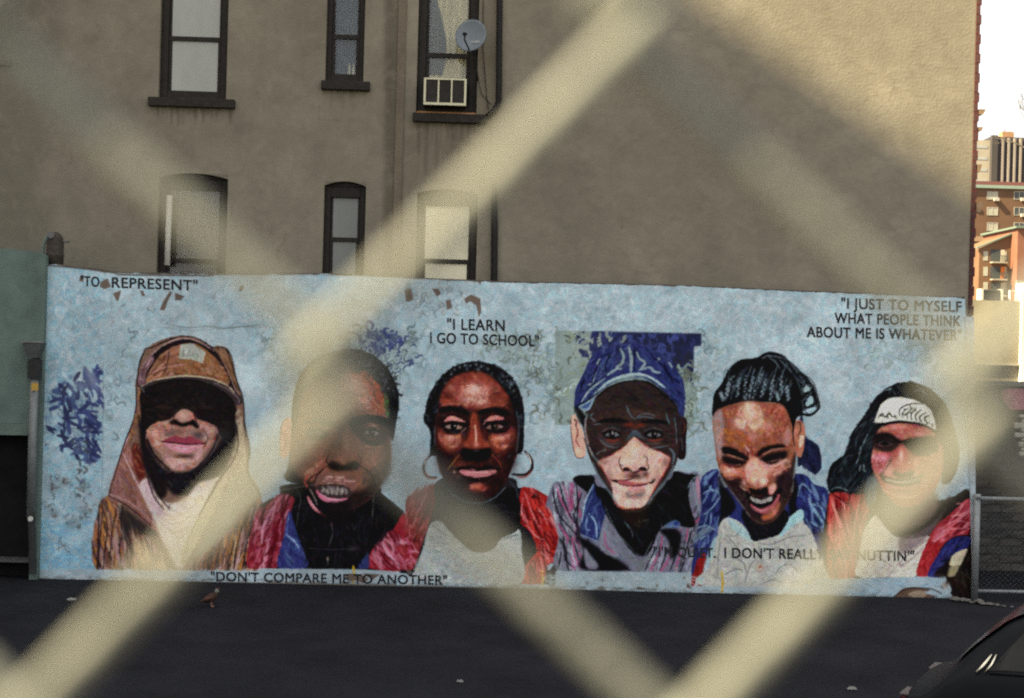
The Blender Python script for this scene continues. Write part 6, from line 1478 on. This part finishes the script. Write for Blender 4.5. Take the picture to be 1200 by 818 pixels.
b = MB(); b.prism(pts, 2.515, 2.545); b.build("graffiti_patch", M_pink, yw)
M_pale = mat("pale_stone", (.45, .42, .35), .9, .35, 6., .5, 30.)
b = MB()
for i in range(9):
    q = at(1197+random.uniform(-3, 8), 488+i*5.5, 2.5); s_ = random.uniform(.04, .1)
    b.box(q.x-s_, q.x+s_*1.6, 2.47, 2.56, q.z-s_*.5, q.z+s_*.5)
b.build("pale_stones", M_pale, yw, bevel=.015)
bw_ = empty("boundary_wall", (at(1170, 430, 24).x, 24, 0), "pale sunlit cement wall beyond the rubble wall", "wall")
zt2 = at(1170, 352, 24).z
b = MB(); b.box(at(1110, 400, 24).x, at(1194, 400, 24).x, 24, 24.4, 0, zt2); b.build("panel", mat("pale_cement", (.24, .21, .15), .9, .35, .5, .3, 30.), bw_)
b = MB(); b.box(at(1110, 400, 24).x, at(1194, 400, 24).x, 23.9, 24.0-.002, at(1170, 428, 24).z, at(1170, 425, 24).z); b.build("ledge", mat("pale_ledge", (.4, .36, .28), .9, .15, 2.), bw_)
b = MB(); xa = at(1194.5, 400, 24).x; b.box(xa, xa+.5, 23.8, 24.4, 0, at(1195, 332, 24).z); b.build("white_pier", mat("white_render", (.75, .73, .68), .85, .08, 2.), bw_)
p = at(1150, 353, 24.2); q = at(1170, 340, 24.2)
ub = empty("utility_box", (p.x, 24.2, zt2), "dark slatted equipment box on top of the pale cement wall", "equipment box")
b = MB(); b.box(p.x, q.x, 24.02, 24.38, zt2+.003, q.z); b.build("housing", mat("housing", (.10, .09, .085), .7, .2, 4.), ub)
b = MB()
for i in range(6):
    z = zt2+.04+(q.z-zt2-.08)*i/5; b.box(p.x+.05, q.x-.05, 23.99, 24.018, z-.015, z+.015)
b.build("louvres", mat("louvre", (.05, .05, .05), .6, .2, 4.), ub)
for s_ in (p.x-.08, q.x+.01):
    b = MB(); b.box(s_, s_+.07, 24.0, 24.4, zt2+.003, q.z+.02); b.build("side_frame", mat("side_frame", (.45, .42, .36), .7, .1, 4.), ub)
p = at(1183, 352, 24.2); q = at(1191, 341, 24.2)
b = MB(); b.tube([(p.x, 24.2, zt2), (p.x, 24.2, q.z), (q.x, 24.2, q.z), (q.x, 24.2, zt2)], .035, 6); o = b.build("pipe_loop", mat("pipe_white", (.6, .6, .58), .6, .1, 4.))
tag(o, "small white bent pipe on top of the pale cement wall right of the dark box", "pipe")
# ------------------------------------------------------------------ far buildings
def far_window(parent, x0, x1, z0, z1, Y, pane, frame):
    b = MB(); t = .09
    b.box(x0, x1, Y-.06, Y+.1, z1-t, z1); b.box(x0, x1, Y-.06, Y+.1, z0, z0+t)
    b.box(x0, x0+t, Y-.06, Y+.1, z0+t, z1-t); b.box(x1-t, x1, Y-.06, Y+.1, z0+t, z1-t); b.box((x0+x1)/2-.04, (x0+x1)/2+.04, Y-.055, Y+.1, z0+t, z1-t)
    w = b.build("window", frame, parent)
    b = MB(); b.box(x0+t, x1-t, Y-.02, Y+.02, z0+t, z1-t); b.build("pane", pane, w)
    return w
M_fbrick = mat("far_brown_brick", (.10, .058, .038), .9, .16, .35, .0)
M_fred = mat("far_red_brick", (.15, .068, .046), .9, .16, .5, .0)
M_verd = mat("green_copper", (.17, .22, .19), .8, .1, 1.)
M_winw = mat("pale_shade", (.27, .26, .215), .6, .2, .8)
M_wind = mat("dark_pane", (.05, .055, .06), .2, .3, .8)
M_wfr = mat("far_frame", (.3, .28, .25), .7, .1, 1.)
Y1 = 230.
bk = empty("brick_block", (at(1190, 300, Y1).x, Y1, 0), "brown brick apartment block with pale windows below the striped tower", "building")
xa, xb = at(1100, 300, Y1).x, at(1290, 300, Y1).x; zt = at(1170, 221, Y1).z
b = MB(); b.box(xa, xb, Y1, Y1+14, 0, zt); b.build("walls", M_fbrick, bk)
b = MB(); b.box(xa-.3, xb+.3, Y1-.4, Y1+14.3, zt+.002, zt+.55); b.build("roof_edge", M_verd, bk)
b = MB(); b.box(xa+1, xb-1, Y1+2, Y1+12, zt+.56, zt+1.5); b.build("parapet", mat("maroon_parapet", (.12, .05, .05), .9, .1, 1.), bk)
b = MB(); b.box(xa, xb, Y1-.08, Y1-.002, at(1150, 283, Y1).z, at(1150, 277, Y1).z); b.build("pale_band", mat("pale_band", (.24, .16, .10), .9, .1, 1.), bk)
wide = 13/1667*(Y1+19.6)
for px in (1132, 1163, 1194.5, 1226, 1257):
    for k_, py in enumerate((229, 247.5, 265.5)):
        p = at(px, py, Y1); far_window(bk, p.x-wide/2, p.x+wide/2, p.z-.75, p.z+.7, Y1, M_winw if px < 1180 or k_ == 3 else M_wind, M_wfr)
        if k_ == 0 or px > 1180:
            b = MB(); b.box(p.x+wide*.1, p.x+wide*.55, Y1-.6, Y1-.07, p.z-1.0, p.z-.45); b.build("window_unit", M_wfr, bk)
    for z in range(2, int(at(px, 275, Y1).z-2), 3):
        if z > 6: far_window(bk, at(px, 300, Y1).x-wide/2, at(px, 300, Y1).x+wide/2, z-.7, z+.7, Y1, M_winw, M_wfr)
Y2 = 195.
bc = empty("balcony_block", (at(1190, 320, Y2).x, Y2, 0), "orange red brick block with stacked balconies and a sloping green roof edge", "building")
x0, x1, x2 = at(1147, 320, Y2).x, at(1184, 320, Y2).x, at(1300, 320, Y2).x
za, zb_, zc = at(1147, 291, Y2).z, at(1184, 275, Y2).z, at(1184, 269, Y2).z
b = MB(); b.prism([(x0, 0), (x1, 0), (x1, zb_), (x0, za)], Y2, Y2+12); b.build("wing", mat("far_orange_brick", (.12, .068, .042), .9, .12, .5), bc)
b = MB(); b.box(x1+.01, x2, Y2-2.5, Y2+12, 0, zc); b.build("walls", M_fred, bc)
b = MB(); b.prism([(x0-.5, za-.1), (x1, zb_+.002), (x1, zb_+.25), (x0-.5, za+.15)], Y2-.35, Y2+.3); b.box(x1-.4, x2, Y2-2.9, Y2+12, zc+.002, zc+.3); b.build("roof_edge", mat("dull_copper", (.10, .13, .11), .9, .1, 1.), bc)
for py in (303, 323, 342, 362, 382):
    p = at(1169, py, Y2); w_ = 9/1667*(Y2+19.6)
    b = MB(); b.box(p.x-w_, p.x+w_, Y2-1.1, Y2-.01, p.z-.75, p.z-.55)
    bal = b.build("balcony", mat("balcony_slab", (.26, .23, .19), .9, .1, 1.), bc)
    b = MB(); b.box(p.x-w_, p.x+w_, Y2-1.1, Y2-1.04, p.z+.35, p.z+.42)
    for i in range(9):
        xx = p.x-w_+2*w_*i/8; b.box(xx-.06, xx+.06, Y2-1.1, Y2-1.05, p.z-.55, p.z+.35)
    b.build("railing", mat("railing_dark", (.05, .055, .05), .7, .1, 1.), bal)
    b = MB(); b.box(p.x-w_*.95, p.x+w_*.3, Y2-.05, Y2-.005, p.z-.5, p.z+1.35); b.build("doorway", M_wind, bal)
    b = MB(); b.box(p.x+w_*.4, p.x+w_*.95, Y2-.05, Y2-.005, p.z-.5, p.z+1.35); b.build("side_panel", mat("panel_cream", (.36, .33, .27), .8, .2, 1.) if py != 323 else mat("panel_orange", (.5, .16, .05), .8, .1, 1.), bal)
for px in (1155, 1177):
    for py in (300, 318, 336): 
        p = at(px, py, Y2); b = MB(); b.box(p.x-.35, p.x+.35, Y2-.04, Y2-.004, p.z-.7, p.z+.7); b.build("window", M_winw, bc)
for px, py in ((1197, 336), (1210, 310), (1230, 310), (1197, 362)):
    p = at(px, py, Y2-2.5); far_window(bc, p.x-.8, p.x+.8, p.z-.9, p.z+.9, Y2-2.5, M_winw, M_wfr)
Y3 = 330.
tw_ = empty("striped_tower", (at(1190, 200, Y3).x, Y3, 0), "grey tower with dark vertical stripes on the skyline", "tower")
xa, xm, xb = at(1130, 200, Y3).x, at(1159.5, 200, Y3).x, at(1330, 200, Y3).x
zl, zt = at(1159, 159, Y3).z, at(1180, 161, Y3).z
b = MB(); b.box(xa, xm, Y3, Y3+30, 0, at(1148, 164, Y3).z); b.build("side_wall", mat("tower_concrete", (.28, .25, .21), .9, .12, .3), tw_)
b = MB(); b.box(xm+.01, xb, Y3-.5, Y3+30, 0, zt); b.build("front_wall", mat("tower_dark", (.042, .036, .044), .6, .15, .3), tw_)
b = MB(); b.box(xm+.02, xm+1.5, Y3-1.2, Y3-.51, 0, zl); b.build("corner_pier", mat("pier_dark", (.05, .045, .045), .8, .1, .3), tw_)
xx = xm+2.6
while xx < xb:
    b = MB(); b.box(xx, xx+.5, Y3-1.1, Y3-.51, 0, zt-.3); b.build("fin", mat("fin_pale", (.20, .175, .16), .85, .1, .3) if 'fin_pale' not in bpy.data.materials else bpy.data.materials['fin_pale'], tw_); xx += 1.5
for i in range(9):
    z = at(1150, 172, Y3).z - i*5.2*.55*1.0
    b = MB(); b.box(xa+.5, xm-.6, Y3-.06, Y3-.003, z-.35, z+.35); b.build("window_band", bpy.data.materials.get("band_grey") or mat("band_grey", (.26, .27, .27), .6, .1, 1.), tw_)
p = at(1186, 160, Y3); b = MB(); b.box(p.x-1.1, p.x+1.6, Y3+3, Y3+6, zt+.002, at(1186, 152, Y3).z); b.build("rooftop_shed", mat("shed_brown", (.28, .16, .09), .9, .1, 1.), tw_)

# bare street tree
rt = random.Random(5)
tb = at(1216, 480, 70.)
tree = empty("bare_tree", (tb.x, 70, 0), "bare leafless tree with thin branches against the white sky", "tree")
trunk, crown = MB(), MB()
topz = at(1200, 175, 70.).z
trunk.tube([(tb.x, 70, 0), (tb.x+.2, 70, topz*.5), (tb.x-.1, 70, topz)], [.28, .2, .13], 8)
def branch(mb, p, d, l, r, dep):
    n = 4; pts = [p]
    for i in range(n):
        d = (d + Vector((rt.gauss(0, .16), rt.gauss(0, .16), rt.gauss(.03, .12)))).normalized()
        pts.append(pts[-1] + d*l/n)
    mb.tube(pts, [r*(1-.45*i/n) for i in range(n+1)], 4, caps=False)
    if dep:
        for i in range(3):
            k_ = rt.choice((2, 3, 4)); nd = (d + Vector((rt.gauss(0, .6), rt.gauss(0, .5), rt.gauss(.1, .45)))).normalized()
            branch(mb, pts[k_], nd, l*rt.uniform(.5, .75), r*.55, dep-1)
for i in range(9):
    a = i*.72; branch(crown, Vector((tb.x-.1, 70, topz-1.2+.16*i)), Vector((math.cos(a)*.9, math.sin(a)*.7, .75)), rt.uniform(1.5, 2.4), .06, 4)
M_bark = mat("bark", (.10, .085, .07), .95, .2, 4.)
trunk.build("trunk", M_bark, tree); crown.build("crown", M_bark, tree)

# ------------------------------------------------------------------ building across the lot that shades the wall
P0 = at(1000, 128, YB)                                     # a point on the shadow's edge
_t = SUN_TRAVEL/SUN_TRAVEL.x
S0 = P0 - _t*45.0                                          # the eaves stand where the sun's ray to that point passes
E0 = Vector((SUN_TRAVEL.x/SUN_TRAVEL.y - (-SUN_TRAVEL.z/SUN_TRAVEL.y)/.655, 1.0, 0)).normalized()     # direction of the eaves in plan
N0 = Vector((-E0.y, E0.x, 0)); N0 = N0 if N0.x < 0 else -N0
sh = empty("apartment_slab", (S0.x, S0.y, 0), "tall brick apartment slab left of the lot whose shadow falls on the stucco wall", "building")
def block(k0, k1, d0, d1, z0, z1):
    c4 = [S0+E0*k0+N0*d0, S0+E0*k1+N0*d0, S0+E0*k1+N0*d1, S0+E0*k0+N0*d1]
    return MB().add([(p.x, p.y, z0) for p in c4]+[(p.x, p.y, z1) for p in c4], [(3, 2, 1, 0), (4, 5, 6, 7), (0, 1, 5, 4), (1, 2, 6, 5), (2, 3, 7, 6), (3, 0, 4, 7)])
block(-17.8, 14, 0, 7, 0, S0.z-.3).build("walls", M_brickred, sh)
block(-17.9, 14.1, -.02, 7.1, S0.z-.298, S0.z).build("parapet", M_stone, sh)
block(-17.85, -.7, .2, 2.2, S0.z+.002, S0.z+.55).build("roof_shed", M_stone, sh)
for j in range(13):
    for i in range(6):
        k_, z = -15+i*5.0, 3+j*3.7
        block(k_-.8, k_+.8, -.06, -.003, z-1, z+1).build("window", M_wind, sh)

# ------------------------------------------------------------------ parked car at the lower right corner
M_car = bpy.data.materials.new("black_car_paint"); M_car.use_nodes = True
pb = M_car.node_tree.nodes["Principled BSDF"]; pb.inputs["Base Color"].default_value = (.008, .009, .011, 1); pb.inputs["Roughness"].default_value = .5; pb.inputs["Specular IOR Level"].default_value = .09; pb.inputs["Coat Weight"].default_value = .0; pb.inputs["Coat Roughness"].default_value = .05
M_carglass = bpy.data.materials.new("car_glass"); M_carglass.use_nodes = True
pb = M_carglass.node_tree.nodes["Principled BSDF"]; pb.inputs["Base Color"].default_value = (.010, .011, .011, 1); pb.inputs["Roughness"].default_value = .2; pb.inputs["Specular IOR Level"].default_value = .15
M_chrome = mat("chrome", (.75, .70, .55), .18, .05, 9., metal=1.0)
M_tyre = mat("tyre", (.02, .02, .02), .8, .2, 9.)
M_red = mat("tail_lamp_red", (.05, .008, .009), .25, .2, 9.)
M_lampw = mat("tail_lamp_clear", (.10, .09, .085), .3, .1, 9.)
CX, CY = at(1078, 817, -7.7).x, -7.7
car = empty("parked_car", (CX, CY, 0), "black hatchback car parked at the lower right, red tail lamp showing", "car")
# stations along the car: x, bottom z, belt z, belt half width, top z, top half width
ST = [(0.00, .40, .56, .70, .62, .64), (.06, .32, .60, .80, .655, .72), (.20, .28, .64, .86, .685, .74), (.37, .26, .80, .88, .87, .74), (.57, .25, .89, .89, 1.08, .71), (.80, .25, .92, .90, 1.28, .68), (1.04, .25, .925, .905, 1.40, .665), (1.4, .25, .925, .91, 1.455, .655),
      (1.9, .25, .92, .91, 1.475, .65), (2.4, .25, .91, .91, 1.46, .64), (2.75, .25, .905, .905, 1.37, .64), (3.1, .26, .90, .90, 1.16, .68), (3.4, .27, .885, .89, .95, .72), (3.8, .28, .83, .87, .87, .70), (4.1, .33, .72, .80, .76, .6), (4.22, .42, .62, .70, .66, .5)]
def station(t):
    A = np.array(ST); return [float(np.interp(t, A[:, 0], A[:, k_])) for k_ in range(1, 6)]
def section(x):
    zb, zl, wl, zt, wt = station(x)
    P = [(wl*.9, zb), (wl*.98, zb+.1), (wl*1.0, (zb+zl)*.5), (wl*.985, zl-.06), (wl*.955, zl), (wt+(wl*.95-wt)*.45, zl+(zt-zl)*.5), (wt+.02, zt-.05), (wt-.06, zt-.012), (wt*.5, zt+.012), (0, zt+.02)]
    return P + [(-a, z) for a, z in reversed(P[:-1])]
# smooth interpolation of the stations
xs_ = np.linspace(0, 4.22, 75)
b = MB(); vs = []; NS = len(section(0))
for x in xs_:
    vs += [(CX+x, CY+a, z) for a, z in section(x)]
fs = [(i*NS+k_, (i+1)*NS+k_, (i+1)*NS+k_+1, i*NS+k_+1) for i in range(len(xs_)-1) for k_ in range(NS-1)]
fs += [(i*NS+NS-1, (i+1)*NS+NS-1, (i+1)*NS, i*NS) for i in range(len(xs_)-1)]
fs += [tuple(range(NS-1, -1, -1)), tuple(range((len(xs_)-1)*NS, len(xs_)*NS))]
b.add(vs, fs); body = b.build("body", M_car, car, smooth=True)
sb = body.modifiers.new("smooth", 'SUBSURF'); sb.levels = 1; sb.render_levels = 1
def side_pt(x, f, side, off=.006):
    """point on the glasshouse side, f from 0 at the belt to 1 at the roof edge"""
    zb, zl, wl, zt, wt = station(x)
    P0, P1, P2 = (wl*.955, zl), (wt+(wl*.95-wt)*.45, zl+(zt-zl)*.5), (wt+.02, zt-.05)
    if f < .5: a, z = [P0[i]+(P1[i]-P0[i])*f*2 for i in (0, 1)]
    else: a, z = [P1[i]+(P2[i]-P1[i])*(f-.5)*2 for i in (0, 1)]
    return (CX+x, CY+side*(a+off), z)
for side in (-1, 1):
    for xa, xb, sa, sb_ in ((.66, 1.12, .34, 0), (1.17, 1.95, 0, 0), (2.02, 3.0, 0, -.42)):
        b = MB(); n = 12; vs = []; H = 6
        for i in range(n+1):
            for j in range(H+1):
                f = .06+.86*j/H; x = xa+(xb-xa)*i/n
                if sa and i < n/2: x += 0
                x = max(x, xa+sa*f) if sa else x
                x = min(x, xb+sb_*f) if sb_ else x
                vs.append(side_pt(x, f, side))
        b.add(vs, [(i*(H+1)+j, (i+1)*(H+1)+j, (i+1)*(H+1)+j+1, i*(H+1)+j+1) for i in range(n) for j in range(H)])
        b.build("side_window", M_carglass, car, smooth=True)
    qx0, qx1 = .62, .70
    b = MB(); b.tube([side_pt(qx0-.02, .0, side, .012), side_pt((qx0+qx1)/2-.02, .2, side, .012), side_pt(qx1, .45, side, .012)], [.012, .014, .010], 6)
    b.tube([side_pt(qx0+.045, .0, side, .012), side_pt((qx0+qx1)/2+.045, .2, side, .012), side_pt(qx1+.035, .42, side, .012)], [.009, .010, .008], 6)
    b.build("chrome_trim", M_chrome, car, smooth=True)
    b = MB(); b.tube([side_pt(x, .01, side, .01) for x in np.linspace(.7, 3.2, 10)], .011, 6); b.build("belt_trim", M_car, car, smooth=True)
    b = MB(); y = CY+side*.915; b.box(CX+2.1, CX+2.28, y-.012, y+.012, .80, .83); b.build("door_handle", M_car, car, bevel=.006)
    b = MB(); y = CY+side*.98; b.box(CX+2.8, CX+2.94, y-.1, y+.06, .92, 1.06); b.build("wing_mirror", M_car, car, bevel=.03)
    for wx in (.82, 3.4):
        b = MB(); nr_ = 28; y0_ = CY+side*.72; y1_ = CY+side*.93
        b.tube([(CX+wx, y0_, .33), (CX+wx, y0_+side*.02, .33), (CX+wx, y1_-side*.02, .33), (CX+wx, y1_, .33)], [.30, .33, .33, .30], nr_)
        wh = b.build("wheel", M_tyre, car, smooth=False)
        b = MB(); b.tube([(CX+wx, y1_+side*.002, .33), (CX+wx, y1_+side*.012, .33)], [.21, .18], 20); b.build("hubcap", M_chrome, wh)
    b = MB(); yl = CY+side*.55; b.box(CX-.02, CX+.08, yl-.12, yl+.16, .50, .605)
    tl = b.build("tail_lamp", M_red, car, bevel=.02)
    b = MB(); b.box(CX-.022, CX+.075, yl-.115, yl+.155, .607, .618); b.build("lamp_lens", M_lampw, tl)
# rear screen and windscreen follow the body
for xa, xb, nm in ((.40, 1.0, "rear_screen"), (3.25, 2.55, "windscreen")):
    b = MB(); n, mw = 8, 6; vs = []
    for i in range(n+1):
        x = xa+(xb-xa)*i/n; zb, zl, wl, zt, wt = station(x)
        for j in range(mw+1):
            f = -1+2*j/mw; vs.append((CX+x, CY+f*(wt-.09), zt+.016+.012*(1-f*f)))
    b.add(vs, [(i*(mw+1)+j, (i+1)*(mw+1)+j, (i+1)*(mw+1)+j+1, i*(mw+1)+j+1) for i in range(n) for j in range(mw)])
    b.build(nm, M_carglass, car, smooth=True)
b = MB(); b.box(CX-.07, CX+.1, CY-.82, CY+.82, .36, .49); b.build("bumper", M_car, car, bevel=.03)
car.rotation_euler = (0, 0, R(-30))

# ------------------------------------------------------------------ pigeon and litter on the asphalt
def on_ground(px, py, z=0.0):
    d = _F*FPX + _RC*(px-600.) - _UC*(py-409.)
    t = (z-CAM[2])/d[2]; p = CAM+d*t
    return Vector((float(p[0]), float(p[1]), z))
pg = on_ground(247.5, 711)
bird = empty("pigeon", pg, "small brown pigeon with a pale head standing on the dark asphalt", "bird")
def bp(x, z): return Vector((pg.x+x, pg.y, z))
spine = [(-.135, .06), (-.10, .07), (-.06, .085), (-.02, .105), (.02, .125), (.05, .15), (.063, .18), (.068, .20), (.072, .218), (.085, .222), (.105, .217)]
rad = [.008, .022, .042, .054, .052, .036, .024, .021, .024, .018, .003]
M_feather = mat("brown_feathers", (.052, .030, .022), .8, .4, 30., .2, 60.)
b = MB(); b.tube([bp(x, z) for x, z in spine], rad, 12); bd = b.build("body", M_feather, bird, smooth=True)
b = MB(); b.tube([bp(.058, .168), bp(.067, .195), bp(.072, .217), bp(.086, .222)], [.025, .023, .026, .015], 10); b.build("head_feathers", mat("pale_feathers", (.22, .21, .2), .8, .3, 30.), bird, smooth=True)
for sd in (-1, 1):
    b = MB(); b.tube([bp(.02, .135)+Vector((0, sd*.045, 0)), bp(-.04, .105)+Vector((0, sd*.056, 0)), bp(-.12, .068)+Vector((0, sd*.02, 0))], [.012, .026, .004], 8); b.build("wing", mat("wing_feathers", (.085, .042, .034), .8, .4, 30.), bird, smooth=True)
    b = MB(); b.tube([bp(.005, .075)+Vector((0, sd*.022, 0)), bp(.0, .012)+Vector((0, sd*.024, 0))], .006, 6)
    for a in (-.5, 0, .5): b.tube([bp(.0, .008)+Vector((0, sd*.024, 0)), bp(.035*math.cos(a), .004)+Vector((0, sd*.024+.03*math.sin(a), 0))], .004, 5)
    b.build("leg", mat("leg_pink", (.25, .13, .10), .7, .2, 30.), bird)
M_paper = mat("litter_paper", (.2, .2, .19), .85, .2, 12.)
def scrap(name, px, py, w, d, h, label, cat, m_, seed, group=None):
    rr = random.Random(seed); o = on_ground(px, py); b = MB(); n = 5
    top = [[(o.x+(i/n-.5)*w*(1+rr.uniform(-.2, .2)), o.y+(j/n-.5)*d*(1+rr.uniform(-.2, .2)), .004+h*rr.random()*(1 if 0 < i < n and 0 < j < n else .3)) for i in range(n+1)] for j in range(n+1)]
    vs = [p for r_ in top for p in r_]; N = len(vs); vs += [(p[0], p[1], max(p[2]-.003, 0.001)) for p in vs]
    fs = []
    for j in range(n):
        for i in range(n):
            a = j*(n+1)+i; f = (a, a+1, a+n+2, a+n+1); fs.append(f); fs.append(tuple(q+N for q in f[::-1]))
    for i in range(n):
        a, c_ = i, n*(n+1)+i; fs.append((a+1, a, a+N, a+1+N)); fs.append((c_, c_+1, c_+1+N, c_+N))
        a, c_ = i*(n+1), i*(n+1)+n; fs.append((a, a+n+1, a+n+1+N, a+N)); fs.append((c_+n+1, c_, c_+N, c_+n+1+N))
    b.add(vs, fs); tag(b.build(name, m_), label, cat, group)
scrap("paper_scrap", 84, 703, .10, .1, .03, "tiny pale paper scrap left on the asphalt below the hooded portrait", "litter", M_paper, 1)
scrap("paper_scrap", 539, 799, .06, .06, .02, "pale litter speck on the asphalt nearest the bottom edge at mid photo", "litter", M_paper, 4)
scrap("paper_scrap", 998, 808, .09, .07, .03, "crumpled white paper scrap just left of the black car's tail", "litter", M_paper, 6)
scrap("plastic_bag", 6, 671, .55, .30, .12, "crumpled white plastic lying before the dark garage opening", "litter", mat("white_plastic_film", (.6, .62, .62), .5, .2, 12.), 9)
# rubble chunks along the wall foot by the gate
M_chunk = mat("plaster_chunks", (.13, .125, .115), .95, .35, 20., .4, 60.)
b0 = None
rr = random.Random(11)
for i in range(16):
    o = on_ground(rr.uniform(1122, 1186), 0 or (703+ rr.uniform(1.5, 6)))
    px = 1118+i*4.4+rr.uniform(-4, 4); o = on_ground(px+rr.uniform(-1, 1), 704.5+(px-1118)*.11+rr.uniform(-.6, .8))
    s_ = rr.uniform(.012, .055)
    if b0 is None:
        bm = bmesh.new(); bmesh.ops.create_icosphere(bm, subdivisions=2, radius=1)
        for v_ in bm.verts: v_.co *= 1+rr.uniform(-.28, .2); v_.co.z = v_.co.z*.6+.55
        me = bpy.data.meshes.new("rubble_chunk"); bm.to_mesh(me); bm.free(); me.materials.append(M_chunk)
    c_ = bpy.data.objects.new("rubble_chunk", me); COL.objects.link(c_); b0 = c_
    c_.location = o; c_.scale = (s_*1.5, s_*1.2, s_); c_.rotation_euler = (0, 0, rr.uniform(0, 6))
    tag(c_, "grey plaster rubble chunk at the foot of the wall beside the gate", "rubble", "rubble chunks by the gate")

# ------------------------------------------------------------------ chain link fence right in front of the lens
YF = CAM[1] + .1505
M_wire = mat("fence_wire", (.126, .131, .119), .6, .25, 40., .2, 300., spec=.35)
kA, kB, kC, kD = [at(*q, YF) for q in ((734, 22), (383, 424), (1142, 444), (793, 908))]
ctr_ = (kA+kB+kC+kD)/4
DW = ((kC.x-kB.x)) ; DH = (kA.z-kD.z)
WR = .00165
fence = empty("chainlink_fence", (ctr_.x, YF, 1.7), "blurred cream chain link fence right in front of the view", "fence")
b = MB()
ncol = 26; nrow_lo = int((ctr_.z-1.76)/(DH/2)); nrow_hi = int((3.72-ctr_.z)/(DH/2))
for i in range(-ncol, ncol):
    pts = []
    xl_, xr_ = ctr_.x+i*DW/2 - WR*2.1, ctr_.x+(i+1)*DW/2 + WR*2.1
    for k_ in range(-nrow_lo, nrow_hi+1):
        right = (k_ + i) % 2 == 1
        x, xo = (xr_, xl_) if right else (xl_, xr_)
        z = ctr_.z + (k_+1)*DH/2
        # knot: the wire turns from the front to the back of the neighbouring one
        f, g_ = .07, .02
        s_ = 1 if right else -1
        yi, yo = (-WR*1.0, WR*1.0) if right else (WR*1.0, -WR*1.0)
        pts.append((x+(xo-x)*f, YF+yi, z-DH/2*f)); pts.append((x+(xo-x)*g_, YF+yi*.7, z-DH/2*g_))
        pts.append((x, YF, z)); pts.append((x+(xo-x)*g_, YF+yo*.7, z+DH/2*g_)); pts.append((x+(xo-x)*f, YF+yo, z+DH/2*f))
    pts = [(x_-.096*(z_-ctr_.z), y_, z_) for x_, y_, z_ in pts]      # the fabric leans a little
    b.tube(pts, WR, 8, caps=False)
b.build("wire_mesh", M_wire, fence, smooth=True)
b = MB(); b.tube([(ctr_.x-1.4, YF+.03, 3.76), (ctr_.x+1.4, YF+.03, 3.76)], .021, 12); b.build("rail", M_post, fence, smooth=True)
for s_ in (-1.3, 1.3):
    b = MB(); b.tube([(ctr_.x+s_, YF+.035, 1.7), (ctr_.x+s_, YF+.035, 3.82)], .03, 12); b.build("post", M_post, fence, smooth=True)
